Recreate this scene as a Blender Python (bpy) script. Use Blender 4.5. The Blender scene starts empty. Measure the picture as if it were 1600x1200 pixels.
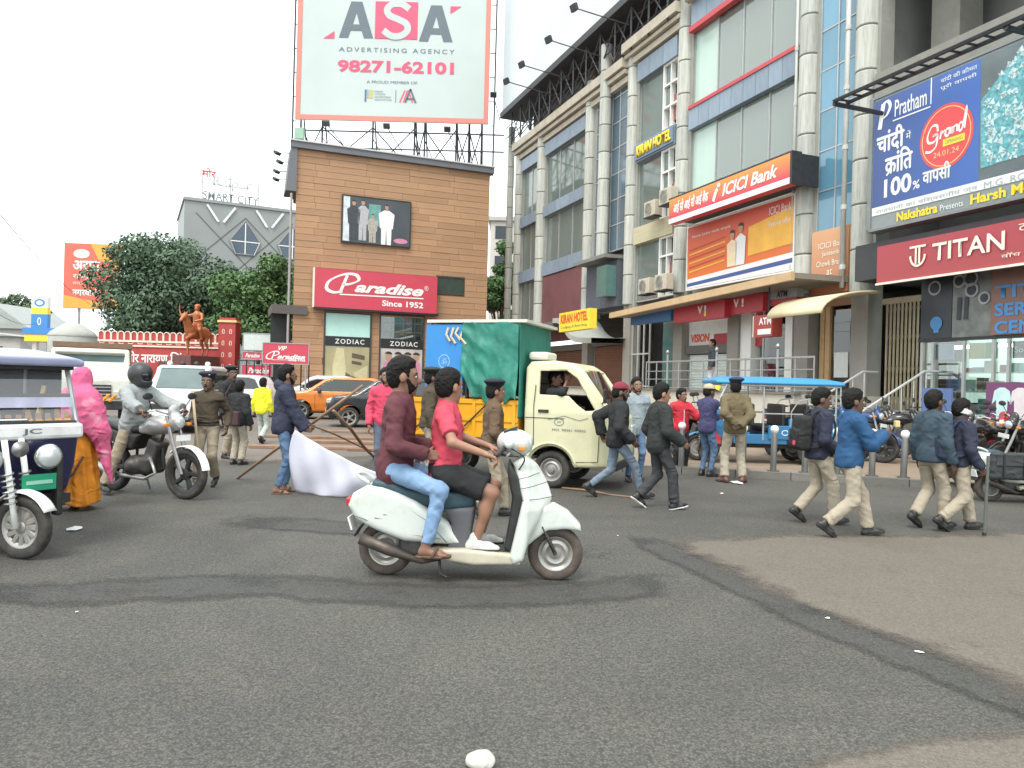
import bpy, math, random
import numpy as np
from mathutils import Vector, Matrix

SC = bpy.context.scene
COL = SC.collection
random.seed(7)
RNG = np.random.default_rng(11)
PI = math.pi
R_ = math.radians

# ---------------------------------------------------------------- camera
FPX, ROLL, CAMH = 1170.0, 0.026, 1.5
cam_data = bpy.data.cameras.new('camera')
cam_data.sensor_width = 36.0
cam_data.lens = 36.0 * FPX / 1600.0
cam_data.clip_end = 3000.0
cam = bpy.data.objects.new('camera', cam_data)
COL.objects.link(cam)
_c, _s = math.cos(ROLL), math.sin(ROLL)
cam.matrix_world = Matrix(((_c, -_s, 0, 0), (0, 0, -1, 0), (_s, _c, 0, CAMH), (0, 0, 0, 1)))
SC.camera = cam

# ---------------------------------------------------------------- sky, sun, exposure
world = bpy.data.worlds.new('World')
SC.world = world
world.use_nodes = True
wn, wl = world.node_tree.nodes, world.node_tree.links
wn.clear()
wo = wn.new('ShaderNodeOutputWorld')
wb = wn.new('ShaderNodeBackground')
sky = wn.new('ShaderNodeTexSky')
sky.sky_type = 'NISHITA'
sky.sun_disc = False
SUN_EL, SUN_ROT = R_(58), R_(200)
sky.sun_elevation = SUN_EL
sky.sun_rotation = SUN_ROT
sky.air_density = 1.0
sky.dust_density = 4.0
sky.ozone_density = 1.0
wmix = wn.new('ShaderNodeMix')
wmix.data_type = 'RGBA'
wmix.inputs['Factor'].default_value = 0.90
wmix.inputs['B'].default_value = (9.6, 10.3, 10.3, 1)      # closed cloud layer over the clear sky
wl.new(sky.outputs['Color'], wmix.inputs['A'])
wl.new(wmix.outputs['Result'], wb.inputs['Color'])
wb.inputs['Strength'].default_value = 0.10
wl.new(wb.outputs['Background'], wo.inputs['Surface'])
sun_data = bpy.data.lights.new('sun', 'SUN')
sun_data.energy = 1.3
sun_data.angle = R_(25)
sun_data.color = (1.0, 0.96, 0.9)
sun = bpy.data.objects.new('sun', sun_data)
COL.objects.link(sun)
sun.rotation_euler = (R_(32), 0, R_(-20))
SC.view_settings.view_transform = 'Standard'
SC.view_settings.look = 'None'
SC.view_settings.gamma = 1.0
SC.view_settings.use_curve_mapping = False
SC.view_settings.exposure = 1.12
SC.cycles.max_bounces = 6
SC.cycles.transparent_max_bounces = 12

# ---------------------------------------------------------------- geometry of the place
def ray(px, py):
    dx, dy = (px - 800) / FPX, (600 - py) / FPX
    return Vector((dx * _c - dy * _s, 1.0, dx * _s + dy * _c))
def gp(px, py, z=0.0):
    d = ray(px, py); t = (z - CAMH) / d.z
    return Vector((d.x * t, t, z))
def at(px, py, Y):
    d = ray(px, py)
    return Vector((d.x * Y, Y, CAMH + d.z * Y))
class Frame:
    """upright facade plane: x along it, y into the building, z up"""
    def __init__(s, o, rz):
        s.o, s.rz = Vector((o[0], o[1], 0)), rz
        s.X = Vector((math.cos(rz), math.sin(rz), 0)); s.Y = Vector((-math.sin(rz), math.cos(rz), 0))
    def loc(s, px, py, y=0.0):
        d = ray(px, py); t = (s.o.dot(s.Y) + y) / d.dot(s.Y)
        p = d * t
        return ((p - s.o).dot(s.X), CAMH + d.z * t)
    def w(s, x, y, z):
        p = s.o + s.X * x + s.Y * y
        return Vector((p.x, p.y, z))

# ---------------------------------------------------------------- materials
MATS = {}
def M(key, col=None, rough=0.6, metal=0.0, var=0.10, scale=6.0, bump=0.0, bscale=80.0, spec=0.5, rnd=0.0, dirt=None, dscale=3.0, damt=0.5, coat=0.0, stretch=None):
    if key in MATS: return MATS[key]
    m = bpy.data.materials.new(key); m.use_nodes = True
    n, l = m.node_tree.nodes, m.node_tree.links
    b = n['Principled BSDF']
    b.inputs['Roughness'].default_value = rough
    b.inputs['Metallic'].default_value = metal
    b.inputs['Specular IOR Level'].default_value = spec
    b.inputs['Coat Weight'].default_value = coat
    tc = n.new('ShaderNodeTexCoord')
    co = tc.outputs['Object']
    if stretch:
        mp = n.new('ShaderNodeMapping'); mp.inputs['Scale'].default_value = stretch
        l.new(co, mp.inputs['Vector']); co = mp.outputs['Vector']
    nz = n.new('ShaderNodeTexNoise'); nz.inputs['Scale'].default_value = scale; nz.inputs['Detail'].default_value = 5
    l.new(co, nz.inputs['Vector'])
    mx = n.new('ShaderNodeMix'); mx.data_type = 'RGBA'
    mx.inputs['A'].default_value = (*[max(0, c * (1 - 2 * var)) for c in col], 1)
    mx.inputs['B'].default_value = (*[min(1, c * (1 + 2 * var)) for c in col], 1)
    l.new(nz.outputs['Fac'], mx.inputs['Factor'])
    out = mx.outputs['Result']
    if dirt:
        n2 = n.new('ShaderNodeTexNoise'); n2.inputs['Scale'].default_value = dscale; n2.inputs['Detail'].default_value = 8
        n2.inputs['Roughness'].default_value = 0.7
        l.new(co, n2.inputs['Vector'])
        rp = n.new('ShaderNodeMapRange'); rp.inputs['From Min'].default_value = 0.48; rp.inputs['From Max'].default_value = 0.75
        rp.inputs['To Max'].default_value = damt
        l.new(n2.outputs['Fac'], rp.inputs['Value'])
        m2 = n.new('ShaderNodeMix'); m2.data_type = 'RGBA'; m2.inputs['B'].default_value = (*dirt, 1)
        l.new(rp.outputs['Result'], m2.inputs['Factor']); l.new(out, m2.inputs['A']); out = m2.outputs['Result']
    if rnd:
        oi = n.new('ShaderNodeObjectInfo')
        mr = n.new('ShaderNodeMapRange'); mr.inputs['To Min'].default_value = 1 - rnd; mr.inputs['To Max'].default_value = 1 + rnd
        l.new(oi.outputs['Random'], mr.inputs['Value'])
        vm = n.new('ShaderNodeVectorMath'); vm.operation = 'SCALE'
        l.new(out, vm.inputs[0]); l.new(mr.outputs['Result'], vm.inputs['Scale']); out = vm.outputs['Vector']
    l.new(out, b.inputs['Base Color'])
    if bump:
        n3 = n.new('ShaderNodeTexNoise'); n3.inputs['Scale'].default_value = bscale; n3.inputs['Detail'].default_value = 4
        l.new(co, n3.inputs['Vector'])
        bp = n.new('ShaderNodeBump'); bp.inputs['Strength'].default_value = bump; bp.inputs['Distance'].default_value = 0.01
        l.new(n3.outputs['Fac'], bp.inputs['Height']); l.new(bp.outputs['Normal'], b.inputs['Normal'])
    MATS[key] = m
    return m
def glass_mat(key, tint=(0.9, 0.95, 0.93), refl=0.12, rough=0.02, solid=0.0, solidcol=(.1, .12, .12)):
    """clear pane: mostly transparent, mirror at grazing angles, a share of tinted body colour"""
    if key in MATS: return MATS[key]
    m = bpy.data.materials.new(key); m.use_nodes = True
    n, l = m.node_tree.nodes, m.node_tree.links
    n.remove(n['Principled BSDF'])
    o = n['Material Output']
    tr = n.new('ShaderNodeBsdfTransparent'); tr.inputs['Color'].default_value = (*tint, 1)
    df = n.new('ShaderNodeBsdfDiffuse'); df.inputs['Color'].default_value = (*solidcol, 1)
    gl = n.new('ShaderNodeBsdfGlossy'); gl.inputs['Roughness'].default_value = rough
    lw = n.new('ShaderNodeFresnel'); lw.inputs['IOR'].default_value = 1.5
    ad = n.new('ShaderNodeMath'); ad.operation = 'ADD'; ad.inputs[1].default_value = refl; ad.use_clamp = True
    l.new(lw.outputs['Fac'], ad.inputs[0])
    m0 = n.new('ShaderNodeMixShader'); m0.inputs['Fac'].default_value = solid
    l.new(tr.outputs[0], m0.inputs[1]); l.new(df.outputs[0], m0.inputs[2])
    m1 = n.new('ShaderNodeMixShader')
    l.new(ad.outputs[0], m1.inputs['Fac']); l.new(m0.outputs[0], m1.inputs[1]); l.new(gl.outputs[0], m1.inputs[2])
    l.new(m1.outputs[0], o.inputs['Surface'])
    MATS[key] = m
    return m
def emis_mat(key, col, strength):
    if key in MATS: return MATS[key]
    m = M(key, col, rough=.4, var=.03)
    b = m.node_tree.nodes['Principled BSDF']
    b.inputs['Emission Color'].default_value = (*col, 1); b.inputs['Emission Strength'].default_value = strength
    return m

# ---------------------------------------------------------------- objects
def link(o, parent=None):
    COL.objects.link(o)
    if parent is not None: o.parent = parent
    return o
def tag(o, label=None, cat=None, group=None, kind=None):
    if label: o['label'] = label
    if cat: o['category'] = cat
    if group: o['group'] = group
    if kind: o['kind'] = kind
    return o
def thing(name, label, cat, loc=(0, 0, 0), rz=0.0, group=None, scale=None):
    o = bpy.data.objects.new(name, None); o.empty_display_size = .2
    link(o); o.location = loc; o.rotation_euler = (0, 0, rz)
    if scale: o.scale = (scale,) * 3
    return tag(o, label, cat, group)
def copy_tree(o, parent=None):
    c = o.copy(); link(c); c.parent = parent
    for ch in list(o.children): copy_tree(ch, c)
    return c
def mesh_obj(name, v, f, mat, parent=None, smooth=False, loc=None, rot=None, mats=None, mi=None, bevel=0, autosmooth=None):
    me = bpy.data.meshes.new(name)
    v = np.asarray(v, dtype=np.float64).reshape(-1, 3)
    me.from_pydata(v.tolist(), [], [list(map(int, q)) for q in f]); 
    for mm in (mats or [mat]): me.materials.append(mm)
    if mi is not None: me.polygons.foreach_set('material_index', np.asarray(mi, dtype=np.int32))
    if smooth: me.polygons.foreach_set('use_smooth', np.ones(len(me.polygons), dtype=bool))
    me.update()
    o = link(bpy.data.objects.new(name, me), parent)
    if loc is not None: o.location = loc
    if rot is not None: o.rotation_euler = rot
    if bevel:
        b = o.modifiers.new('bevel', 'BEVEL'); b.width = bevel; b.segments = 2; b.limit_method = 'ANGLE'
    if autosmooth:
        me.set_sharp_from_angle(angle=R_(autosmooth))
    return o

class MB:
    """collects simple solids and links them as ONE mesh object"""
    def __init__(s): s.v, s.f = [], []
    def add(s, v, f):
        o = len(s.v); s.v.extend([tuple(p) for p in v]); s.f.extend([tuple(i + o for i in q) for q in f]); return s
    def box(s, c, d, rot=None):
        x, y, z = d[0] / 2, d[1] / 2, d[2] / 2
        v = [Vector(p) for p in ((-x, -y, -z), (x, -y, -z), (x, y, -z), (-x, y, -z), (-x, -y, z), (x, -y, z), (x, y, z), (-x, y, z))]
        if rot is not None:
            m = rot if isinstance(rot, Matrix) else Matrix.Rotation(rot, 3, 'Z')
            v = [m @ p for p in v]
        c = Vector(c)
        return s.add([p + c for p in v], [(0, 3, 2, 1), (4, 5, 6, 7), (0, 1, 5, 4), (1, 2, 6, 5), (2, 3, 7, 6), (3, 0, 4, 7)])
    def b2(s, x0, x1, y0, y1, z0, z1):
        return s.box(((x0 + x1) / 2, (y0 + y1) / 2, (z0 + z1) / 2), (abs(x1 - x0), abs(y1 - y0), abs(z1 - z0)))
    def tube(s, pts, r, n=8, caps=True, closed=False):
        pts = [Vector(p) for p in pts]; k = len(pts)
        rr = r if isinstance(r, (list, tuple)) else [r] * k
        t0 = None; rings = []
        up = None
        for i, p in enumerate(pts):
            if closed: t = pts[(i + 1) % k] - pts[i - 1]
            else: t = (pts[min(i + 1, k - 1)] - pts[max(i - 1, 0)])
            t.normalize()
            if up is None:
                a = Vector((0, 0, 1)) if abs(t.z) < .9 else Vector((1, 0, 0))
                up = (a - t * a.dot(t)).normalized()
            else:
                up = (up - t * up.dot(t))
                up = up.normalized() if up.length > 1e-6 else t.orthogonal().normalized()
            sd = t.cross(up)
            rings.append([p + (up * math.cos(2 * PI * j / n) + sd * math.sin(2 * PI * j / n)) * rr[i] for j in range(n)])
        v = [q for rg in rings for q in rg]; f = []
        for i in range(k if closed else k - 1):
            a, b = i * n, ((i + 1) % k) * n
            for j in range(n): f.append((a + j, a + (j + 1) % n, b + (j + 1) % n, b + j))
        if caps and not closed:
            f.append(tuple(range(n - 1, -1, -1))); f.append(tuple((k - 1) * n + j for j in range(n)))
        return s.add(v, f)
    def lathe(s, prof, c=(0, 0, 0), axis='Z', n=24, closed=False):
        """prof: list of (radius, height)"""
        v, f = [], []
        for r, h in prof:
            for j in range(n):
                a = 2 * PI * j / n; p = (r * math.cos(a), r * math.sin(a), h)
                if axis == 'Y': p = (p[0], p[2], p[1])
                if axis == 'X': p = (p[2], p[0], p[1])
                v.append((p[0] + c[0], p[1] + c[1], p[2] + c[2]))
        k = len(prof)
        for i in range(k if closed else k - 1):
            a, b = i * n, ((i + 1) % k) * n
            for j in range(n): f.append((a + j, a + (j + 1) % n, b + (j + 1) % n, b + j))
        if not closed:
            f.append(tuple(range(n - 1, -1, -1))); f.append(tuple((k - 1) * n + j for j in range(n)))
        return s.add(v, f)
    def prism(s, poly, y0, y1):
        """polygon in x,z extruded along y"""
        n = len(poly)
        v = [(p[0], y0, p[1]) for p in poly] + [(p[0], y1, p[1]) for p in poly]
        f = [tuple(range(n)), tuple(range(2 * n - 1, n - 1, -1))] + [(i + n, (i + 1) % n + n, (i + 1) % n, i) for i in range(n)]
        return s.add(v, f)
    def sheet(s, poly, z):
        return s.add([(p[0], p[1], z) for p in poly], [tuple(range(len(poly)))])
    def obj(s, name, mat, parent=None, **k):
        return mesh_obj(name, s.v, s.f, mat, parent, **k)
UNIT = {}
def unit_box(name, mat, parent, c, d, rz=0, key=None):
    """box that shares one unit mesh per material"""
    k = ('box', mat.name)
    if k not in UNIT:
        o = MB().box((0, 0, 0), (1, 1, 1)).obj(name, mat); UNIT[k] = o.data
        bpy.data.objects.remove(o)
    o = link(bpy.data.objects.new(name, UNIT[k]), parent)
    o.location = c; o.scale = d; o.rotation_euler = (0, 0, rz)
    return o
def stroke_mesh(pts, w, y=0.0, cal=None):
    """flat ribbon along a polyline in x,z; cal=(wmin, angle) gives a broad-nib pen"""
    P = [Vector((p[0], p[1])) for p in pts]; v, f = [], []
    for i, p in enumerate(P):
        t = (P[min(i + 1, len(P) - 1)] - P[max(i - 1, 0)])
        if t.length < 1e-9: t = Vector((1, 0))
        t.normalize(); nrm = Vector((-t.y, t.x))
        ww = w
        if cal: ww = cal[0] + (w - cal[0]) * abs(math.sin(math.atan2(t.y, t.x) - cal[1]))
        a, b = p + nrm * ww / 2, p - nrm * ww / 2
        v += [(a.x, y, a.y), (b.x, y, b.y)]
    for i in range(len(P) - 1): f.append((2 * i, 2 * i + 1, 2 * i + 3, 2 * i + 2))
    return v, f
def spline(pts, n=8):
    P = [Vector((*p, 0)) if len(p) == 2 else Vector(p) for p in pts]; out = []
    for i in range(len(P) - 1):
        a, b, c, d = P[max(i - 1, 0)], P[i], P[i + 1], P[min(i + 2, len(P) - 1)]
        for j in range(n):
            t = j / n
            q = .5 * ((2 * b) + (c - a) * t + (2 * a - 5 * b + 4 * c - d) * t * t + (-a + 3 * b - 3 * c + d) * t ** 3)
            out.append(q)
    out.append(P[-1])
    return [tuple(q) if len(pts[0]) == 3 else (q.x, q.y) for q in out]
def text(parent, body, x0, x1, z0, z1, mat, y=-0.01, bold=0.0, shear=0.0, name='lettering', space=1.0, rot=None, thick=0.0):
    """lettering fitted to the box x0..x1, z0..z1 of the parent's own x-z plane"""
    c = bpy.data.curves.new('tmp', 'FONT'); c.body = body; c.size = 1; c.offset = 0 if any(ch > '\u0900' for ch in body) else bold; c.shear = shear; c.space_character = space
    c.resolution_u = 3; c.extrude = 0.0
    o = bpy.data.objects.new('tmp', c); COL.objects.link(o)
    dg = bpy.context.evaluated_depsgraph_get()
    me = bpy.data.meshes.new_from_object(o.evaluated_get(dg))
    bpy.data.objects.remove(o); bpy.data.curves.remove(c)
    n = len(me.vertices); a = np.empty(n * 3); me.vertices.foreach_get('co', a); a = a.reshape(-1, 3)
    lo, hi = a.min(0), a.max(0)
    q = np.empty_like(a)
    q[:, 0] = x0 + (a[:, 0] - lo[0]) / (hi[0] - lo[0]) * (x1 - x0)
    q[:, 2] = z0 + (a[:, 1] - lo[1]) / (hi[1] - lo[1]) * (z1 - z0)
    q[:, 1] = y
    if bold and any(ch > '\u0900' for ch in body):     # thicken without self-overlap
        fs = [tuple(pl.vertices) for pl in me.polygons]; me = bpy.data.meshes.new('t'); b_ = bold * (z1 - z0) * .9
        offs = [(-b_, 0), (b_, 0), (0, -b_), (0, b_)]
        vs = np.concatenate([q + np.array([ox, -.0012 * i, oz]) for i, (ox, oz) in enumerate(offs)])
        me.from_pydata(vs.tolist(), [], [tuple(i + k * n for i in f) for k in range(4) for f in fs]); q = vs
    me.vertices.foreach_set('co', q.ravel()); me.materials.clear(); me.materials.append(mat); me.update()
    ob = link(bpy.data.objects.new(name, me), parent)
    if thick:
        sd = ob.modifiers.new('thick', 'SOLIDIFY'); sd.thickness = thick; sd.offset = 0
    return ob
def flat(parent, name, poly, mat, y):
    """flat printed shape in the parent's x-z plane"""
    return mesh_obj(name, [(p[0], y, p[1]) for p in poly], [tuple(range(len(poly)))], mat, parent)
def circle_poly(cx, cz, rx, rz, n=28, a0=0, a1=2 * PI):
    return [(cx + rx * math.cos(a0 + (a1 - a0) * i / n), cz + rz * math.sin(a0 + (a1 - a0) * i / n)) for i in range(n)]

# ---------------------------------------------------------------- signed distance solids and surface nets
class Grid:
    def __init__(s, lo, hi, h):
        lo = np.array(lo, float) - 2.5 * h; hi = np.array(hi, float) + 2.5 * h
        s.n = np.maximum(4, np.ceil((hi - lo) / h).astype(int) + 1); s.lo, s.h = lo, h
        ax = [(lo[i] + h * np.arange(s.n[i])).astype(np.float32) for i in range(3)]
        s.x, s.y, s.z = ax[0][:, None, None], ax[1][None, :, None], ax[2][None, None, :]
    def rc(s, a, b, ra, rb):
        a = [float(q) for q in a]; ba = [float(b[i]) - a[i] for i in range(3)]
        L = max(sum(q * q for q in ba), 1e-9)
        X, Y, Z = s.x - a[0], s.y - a[1], s.z - a[2]
        h = np.clip((X * ba[0] + Y * ba[1] + Z * ba[2]) / L, 0, 1)
        return np.sqrt((X - h * ba[0]) ** 2 + (Y - h * ba[1]) ** 2 + (Z - h * ba[2]) ** 2) - (ra + (rb - ra) * h)
    def loc(s, c, R=None):
        X, Y, Z = s.x - c[0], s.y - c[1], s.z - c[2]
        if R is None: return X, Y, Z
        r = [[float(R[i][j]) for j in range(3)] for i in range(3)]   # columns = local axes
        return (X * r[0][0] + Y * r[1][0] + Z * r[2][0], X * r[0][1] + Y * r[1][1] + Z * r[2][1], X * r[0][2] + Y * r[1][2] + Z * r[2][2])
    def ell(s, c, r, R=None):
        X, Y, Z = s.loc(c, R)
        k0 = np.sqrt((X / r[0]) ** 2 + (Y / r[1]) ** 2 + (Z / r[2]) ** 2)
        k1 = np.sqrt((X / r[0] ** 2) ** 2 + (Y / r[1] ** 2) ** 2 + (Z / r[2] ** 2) ** 2)
        return k0 * (k0 - 1) / np.maximum(k1, 1e-6)
    def box(s, c, hs, rd=0.0, R=None):
        X, Y, Z = s.loc(c, R)
        qx, qy, qz = np.abs(X) - (hs[0] - rd), np.abs(Y) - (hs[1] - rd), np.abs(Z) - (hs[2] - rd)
        return np.sqrt(np.maximum(qx, 0) ** 2 + np.maximum(qy, 0) ** 2 + np.maximum(qz, 0) ** 2) + np.minimum(np.maximum(qx, np.maximum(qy, qz)), 0) - rd
    def plane(s, p, n):
        n = Vector(n).normalized()
        return (s.x - p[0]) * n.x + (s.y - p[1]) * n.y + (s.z - p[2]) * n.z
    def cyl(s, c, r, half, axis='Y'):
        X, Y, Z = s.loc(c)
        if axis == 'Y': return np.maximum(np.sqrt(X * X + Z * Z) - r, np.abs(Y) - half)
        if axis == 'Z': return np.maximum(np.sqrt(X * X + Y * Y) - r, np.abs(Z) - half)
        return np.maximum(np.sqrt(Y * Y + Z * Z) - r, np.abs(X) - half)
    def poly(s, pts, plane='xz'):
        A = {'x': s.x, 'y': s.y, 'z': s.z}; U, V = A[plane[0]], A[plane[1]]
        U, V = U + 0 * V, V + 0 * U
        d = np.full(U.shape, 1e9, np.float32); sg = np.ones(U.shape, np.float32); n = len(pts)
        for i in range(n):
            ax, az = pts[i]; bx, bz = pts[i - 1]
            ex, ez = bx - ax, bz - az; wx, wz = U - ax, V - az
            t = np.clip((wx * ex + wz * ez) / max(ex * ex + ez * ez, 1e-9), 0, 1)
            d = np.minimum(d, (wx - ex * t) ** 2 + (wz - ez * t) ** 2)
            c1, c2, c3 = V >= az, V < bz, ex * wz > ez * wx
            sg = np.where((c1 & c2 & c3) | (~c1 & ~c2 & ~c3), -sg, sg)
        return sg * np.sqrt(d)
    def wrinkle(s, amp, f=1.0, seed=0.0):
        x, y, z = s.x * f, s.y * f, s.z * f
        return amp * (np.sin(31 * z + 9 * x + 2.2 * np.sin(17 * y + seed) + seed) * np.sin(23 * x + 14 * y + 1.8 * np.sin(15 * z + seed))
                      + .6 * np.sin(57 * z - 22 * x + 2 * np.sin(33 * x + 19 * y + seed)) * np.sin(29 * y + 17 * x + seed))
    def folds(s, amp, f=1.0, seed=0.0):
        x, y, z = s.x * f, s.y * f, s.z * f
        a = 1 - np.abs(np.sin(15 * z + 11 * x + 9 * y + 1.6 * np.sin(9 * x + 7 * z + seed) + seed)); b = 1 - np.abs(np.sin(13 * z - 12 * x + 14 * y + 1.4 * np.sin(11 * y + 6 * z + 2 * seed) + 1.7 * seed))
        return -amp * (a ** 3 + b ** 3 - .5)
def smin(a, b, k):
    h = np.clip(.5 + .5 * (b - a) / k, 0, 1)
    return b + (a - b) * h - k * h * (1 - h)
def smax(a, b, k): return -smin(-a, -b, k)
_CN = np.array([(0, 0, 0), (1, 0, 0), (0, 1, 0), (1, 1, 0), (0, 0, 1), (1, 0, 1), (0, 1, 1), (1, 1, 1)])
_ED = [(0, 1), (2, 3), (4, 5), (6, 7), (0, 2), (1, 3), (4, 6), (5, 7), (0, 4), (1, 5), (2, 6), (3, 7)]
def snet(g, Fv):
    """naive surface nets: returns vertices and quads of the zero level of Fv (negative inside)"""
    Fv = np.ascontiguousarray(np.broadcast_to(Fv, tuple(g.n)), dtype=np.float32)
    S = Fv < 0
    n = g.n
    cnt = np.zeros(tuple(n - 1), np.int8)
    for c in _CN: cnt += S[c[0]:n[0] - 1 + c[0], c[1]:n[1] - 1 + c[1], c[2]:n[2] - 1 + c[2]]
    I = np.argwhere((cnt > 0) & (cnt < 8))
    if len(I) == 0: return np.zeros((0, 3)), []
    fc = np.stack([Fv[I[:, 0] + c[0], I[:, 1] + c[1], I[:, 2] + c[2]] for c in _CN], 1)
    acc = np.zeros((len(I), 3)); m = np.zeros(len(I))
    for a, b in _ED:
        fa, fb = fc[:, a], fc[:, b]; cr = (fa < 0) != (fb < 0)
        t = np.where(cr, fa / np.where(cr, fa - fb, 1), 0)[:, None]
        acc += np.where(cr[:, None], _CN[a] + t * (_CN[b] - _CN[a]), 0); m += cr
    V = g.lo + g.h * (I + acc / m[:, None])
    idx = np.full(tuple(n - 1), -1, np.int64); idx[I[:, 0], I[:, 1], I[:, 2]] = np.arange(len(I))
    Q = []
    for ax in range(3):
        sl0 = [slice(1, n[i] - 1) for i in range(3)]; sl1 = list(sl0)
        sl0[ax] = slice(0, n[ax] - 1); sl1[ax] = slice(1, n[ax])
        A, B = S[tuple(sl0)], S[tuple(sl1)]
        E = np.argwhere(A != B)
        if not len(E): continue
        ins = A[E[:, 0], E[:, 1], E[:, 2]]
        o1, o2 = (ax + 1) % 3, (ax + 2) % 3
        E = E.copy(); E[:, o1] += 1; E[:, o2] += 1
        def at_(d1, d2):
            K = E.copy(); K[:, o1] -= d1; K[:, o2] -= d2
            return idx[K[:, 0], K[:, 1], K[:, 2]]
        q = np.stack([at_(1, 1), at_(0, 1), at_(0, 0), at_(1, 0)], 1)
        q[~ins] = q[~ins][:, ::-1]
        Q.append(q)
    Q = np.concatenate(Q); Q = Q[(Q >= 0).all(1)]
    return V, Q
def np_mesh(name, V, Q, mat, parent=None, smooth=True, **k):
    me = bpy.data.meshes.new(name)
    V = np.asarray(V, np.float32); Q = np.asarray(Q, np.int32).reshape(-1, 4)
    me.vertices.add(len(V)); me.vertices.foreach_set('co', V.ravel())
    me.loops.add(Q.size); me.loops.foreach_set('vertex_index', Q.ravel())
    me.polygons.add(len(Q)); me.polygons.foreach_set('loop_start', np.arange(0, Q.size, 4, dtype=np.int32))
    if smooth: me.polygons.foreach_set('use_smooth', np.ones(len(Q), bool))
    me.materials.append(mat); me.update(calc_edges=True); me.validate()
    return link(bpy.data.objects.new(name, me), parent)
def sdf_obj(name, lo, hi, h, fn, mat, parent=None, **k):
    g = Grid(lo, hi, h)
    V, Q = snet(g, fn(g))
    return np_mesh(name, V, Q, mat, parent, **k)
# ================================================================ ground
def asphalt(key, c0, c1, c2, speck=0.5, soft=False):
    if key in MATS: return MATS[key]
    m = bpy.data.materials.new(key); m.use_nodes = True
    n, l = m.node_tree.nodes, m.node_tree.links
    b = n['Principled BSDF']; b.inputs['Roughness'].default_value = .82; b.inputs['Specular IOR Level'].default_value = .35
    tc = n.new('ShaderNodeTexCoord'); co = tc.outputs['Object']
    def noise(sc, det=4, dist=0):
        t = n.new('ShaderNodeTexNoise'); t.inputs['Scale'].default_value = sc; t.inputs['Detail'].default_value = det
        t.inputs['Distortion'].default_value = dist; t.inputs['Roughness'].default_value = .65
        l.new(co, t.inputs['Vector']); return t.outputs['Fac']
    def rng(v, a, b2, lo=0, hi=1):
        r = n.new('ShaderNodeMapRange'); r.inputs['From Min'].default_value = a; r.inputs['From Max'].default_value = b2
        r.inputs['To Min'].default_value = lo; r.inputs['To Max'].default_value = hi; l.new(v, r.inputs['Value']); return r.outputs['Result']
    def mix(f, A, B, mode='MIX'):
        x = n.new('ShaderNodeMix'); x.data_type = 'RGBA'; x.blend_type = mode
        if isinstance(f, float): x.inputs['Factor'].default_value = f
        else: l.new(f, x.inputs['Factor'])
        for k, q in (('A', A), ('B', B)):
            if isinstance(q, tuple): x.inputs[k].default_value = (*q, 1)
            else: l.new(q, x.inputs[k])
        return x.outputs['Result']
    big = mix(rng(noise(.28, 5, .8), .38, .62), c0, c1)
    big = mix(rng(noise(1.7, 6, .3), .5, .75, 0, .7), big, c2)
    vo = n.new('ShaderNodeTexVoronoi'); vo.inputs['Scale'].default_value = 85; l.new(co, vo.inputs['Vector'])
    sp = rng(vo.outputs['Distance'], .1, .65, 1 + speck * .75, 1 - speck * .75)
    sv = n.new('ShaderNodeVectorMath'); sv.operation = 'SCALE'; l.new(big, sv.inputs[0]); l.new(sp, sv.inputs['Scale'])
    fine = rng(noise(38, 3), .3, .7, 1 - speck * .75, 1 + speck * .75)
    s2 = n.new('ShaderNodeVectorMath'); s2.operation = 'SCALE'; l.new(sv.outputs[0], s2.inputs[0]); l.new(fine, s2.inputs['Scale'])
    l.new(s2.outputs[0], b.inputs['Base Color'])
    bp = n.new('ShaderNodeBump'); bp.inputs['Strength'].default_value = .55; bp.inputs['Distance'].default_value = .006
    l.new(vo.outputs['Distance'], bp.inputs['Height'])
    bp2 = n.new('ShaderNodeBump'); bp2.inputs['Strength'].default_value = .25; bp2.inputs['Distance'].default_value = .03
    l.new(noise(4, 4), bp2.inputs['Height']); l.new(bp.outputs['Normal'], bp2.inputs['Normal'])
    l.new(bp2.outputs['Normal'], b.inputs['Normal'])
    if soft:                                   # worn edge: the sheet thins out where its 'fade' attribute falls to 0
        at_ = n.new('ShaderNodeAttribute'); at_.attribute_name = 'fade'
        def mth(op, a, b_):
            q = n.new('ShaderNodeMath'); q.operation = op
            for i, w in enumerate((a, b_)):
                if isinstance(w, float): q.inputs[i].default_value = w
                else: l.new(w, q.inputs[i])
            return q.outputs[0]
        e = mth('ADD', at_.outputs['Fac'], mth('MULTIPLY', mth('SUBTRACT', noise(2.6, 7, .4), .5), 1.5)); e = mth('ADD', e, mth('MULTIPLY', mth('SUBTRACT', noise(45, 3), .5), .5))
        tr = n.new('ShaderNodeBsdfTransparent'); ms = n.new('ShaderNodeMixShader')
        l.new(rng(e, .2, .8), ms.inputs['Fac']); l.new(tr.outputs[0], ms.inputs[1]); l.new(b.outputs[0], ms.inputs[2]); l.new(ms.outputs[0], n['Material Output'].inputs['Surface'])
    MATS[key] = m; return m
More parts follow.
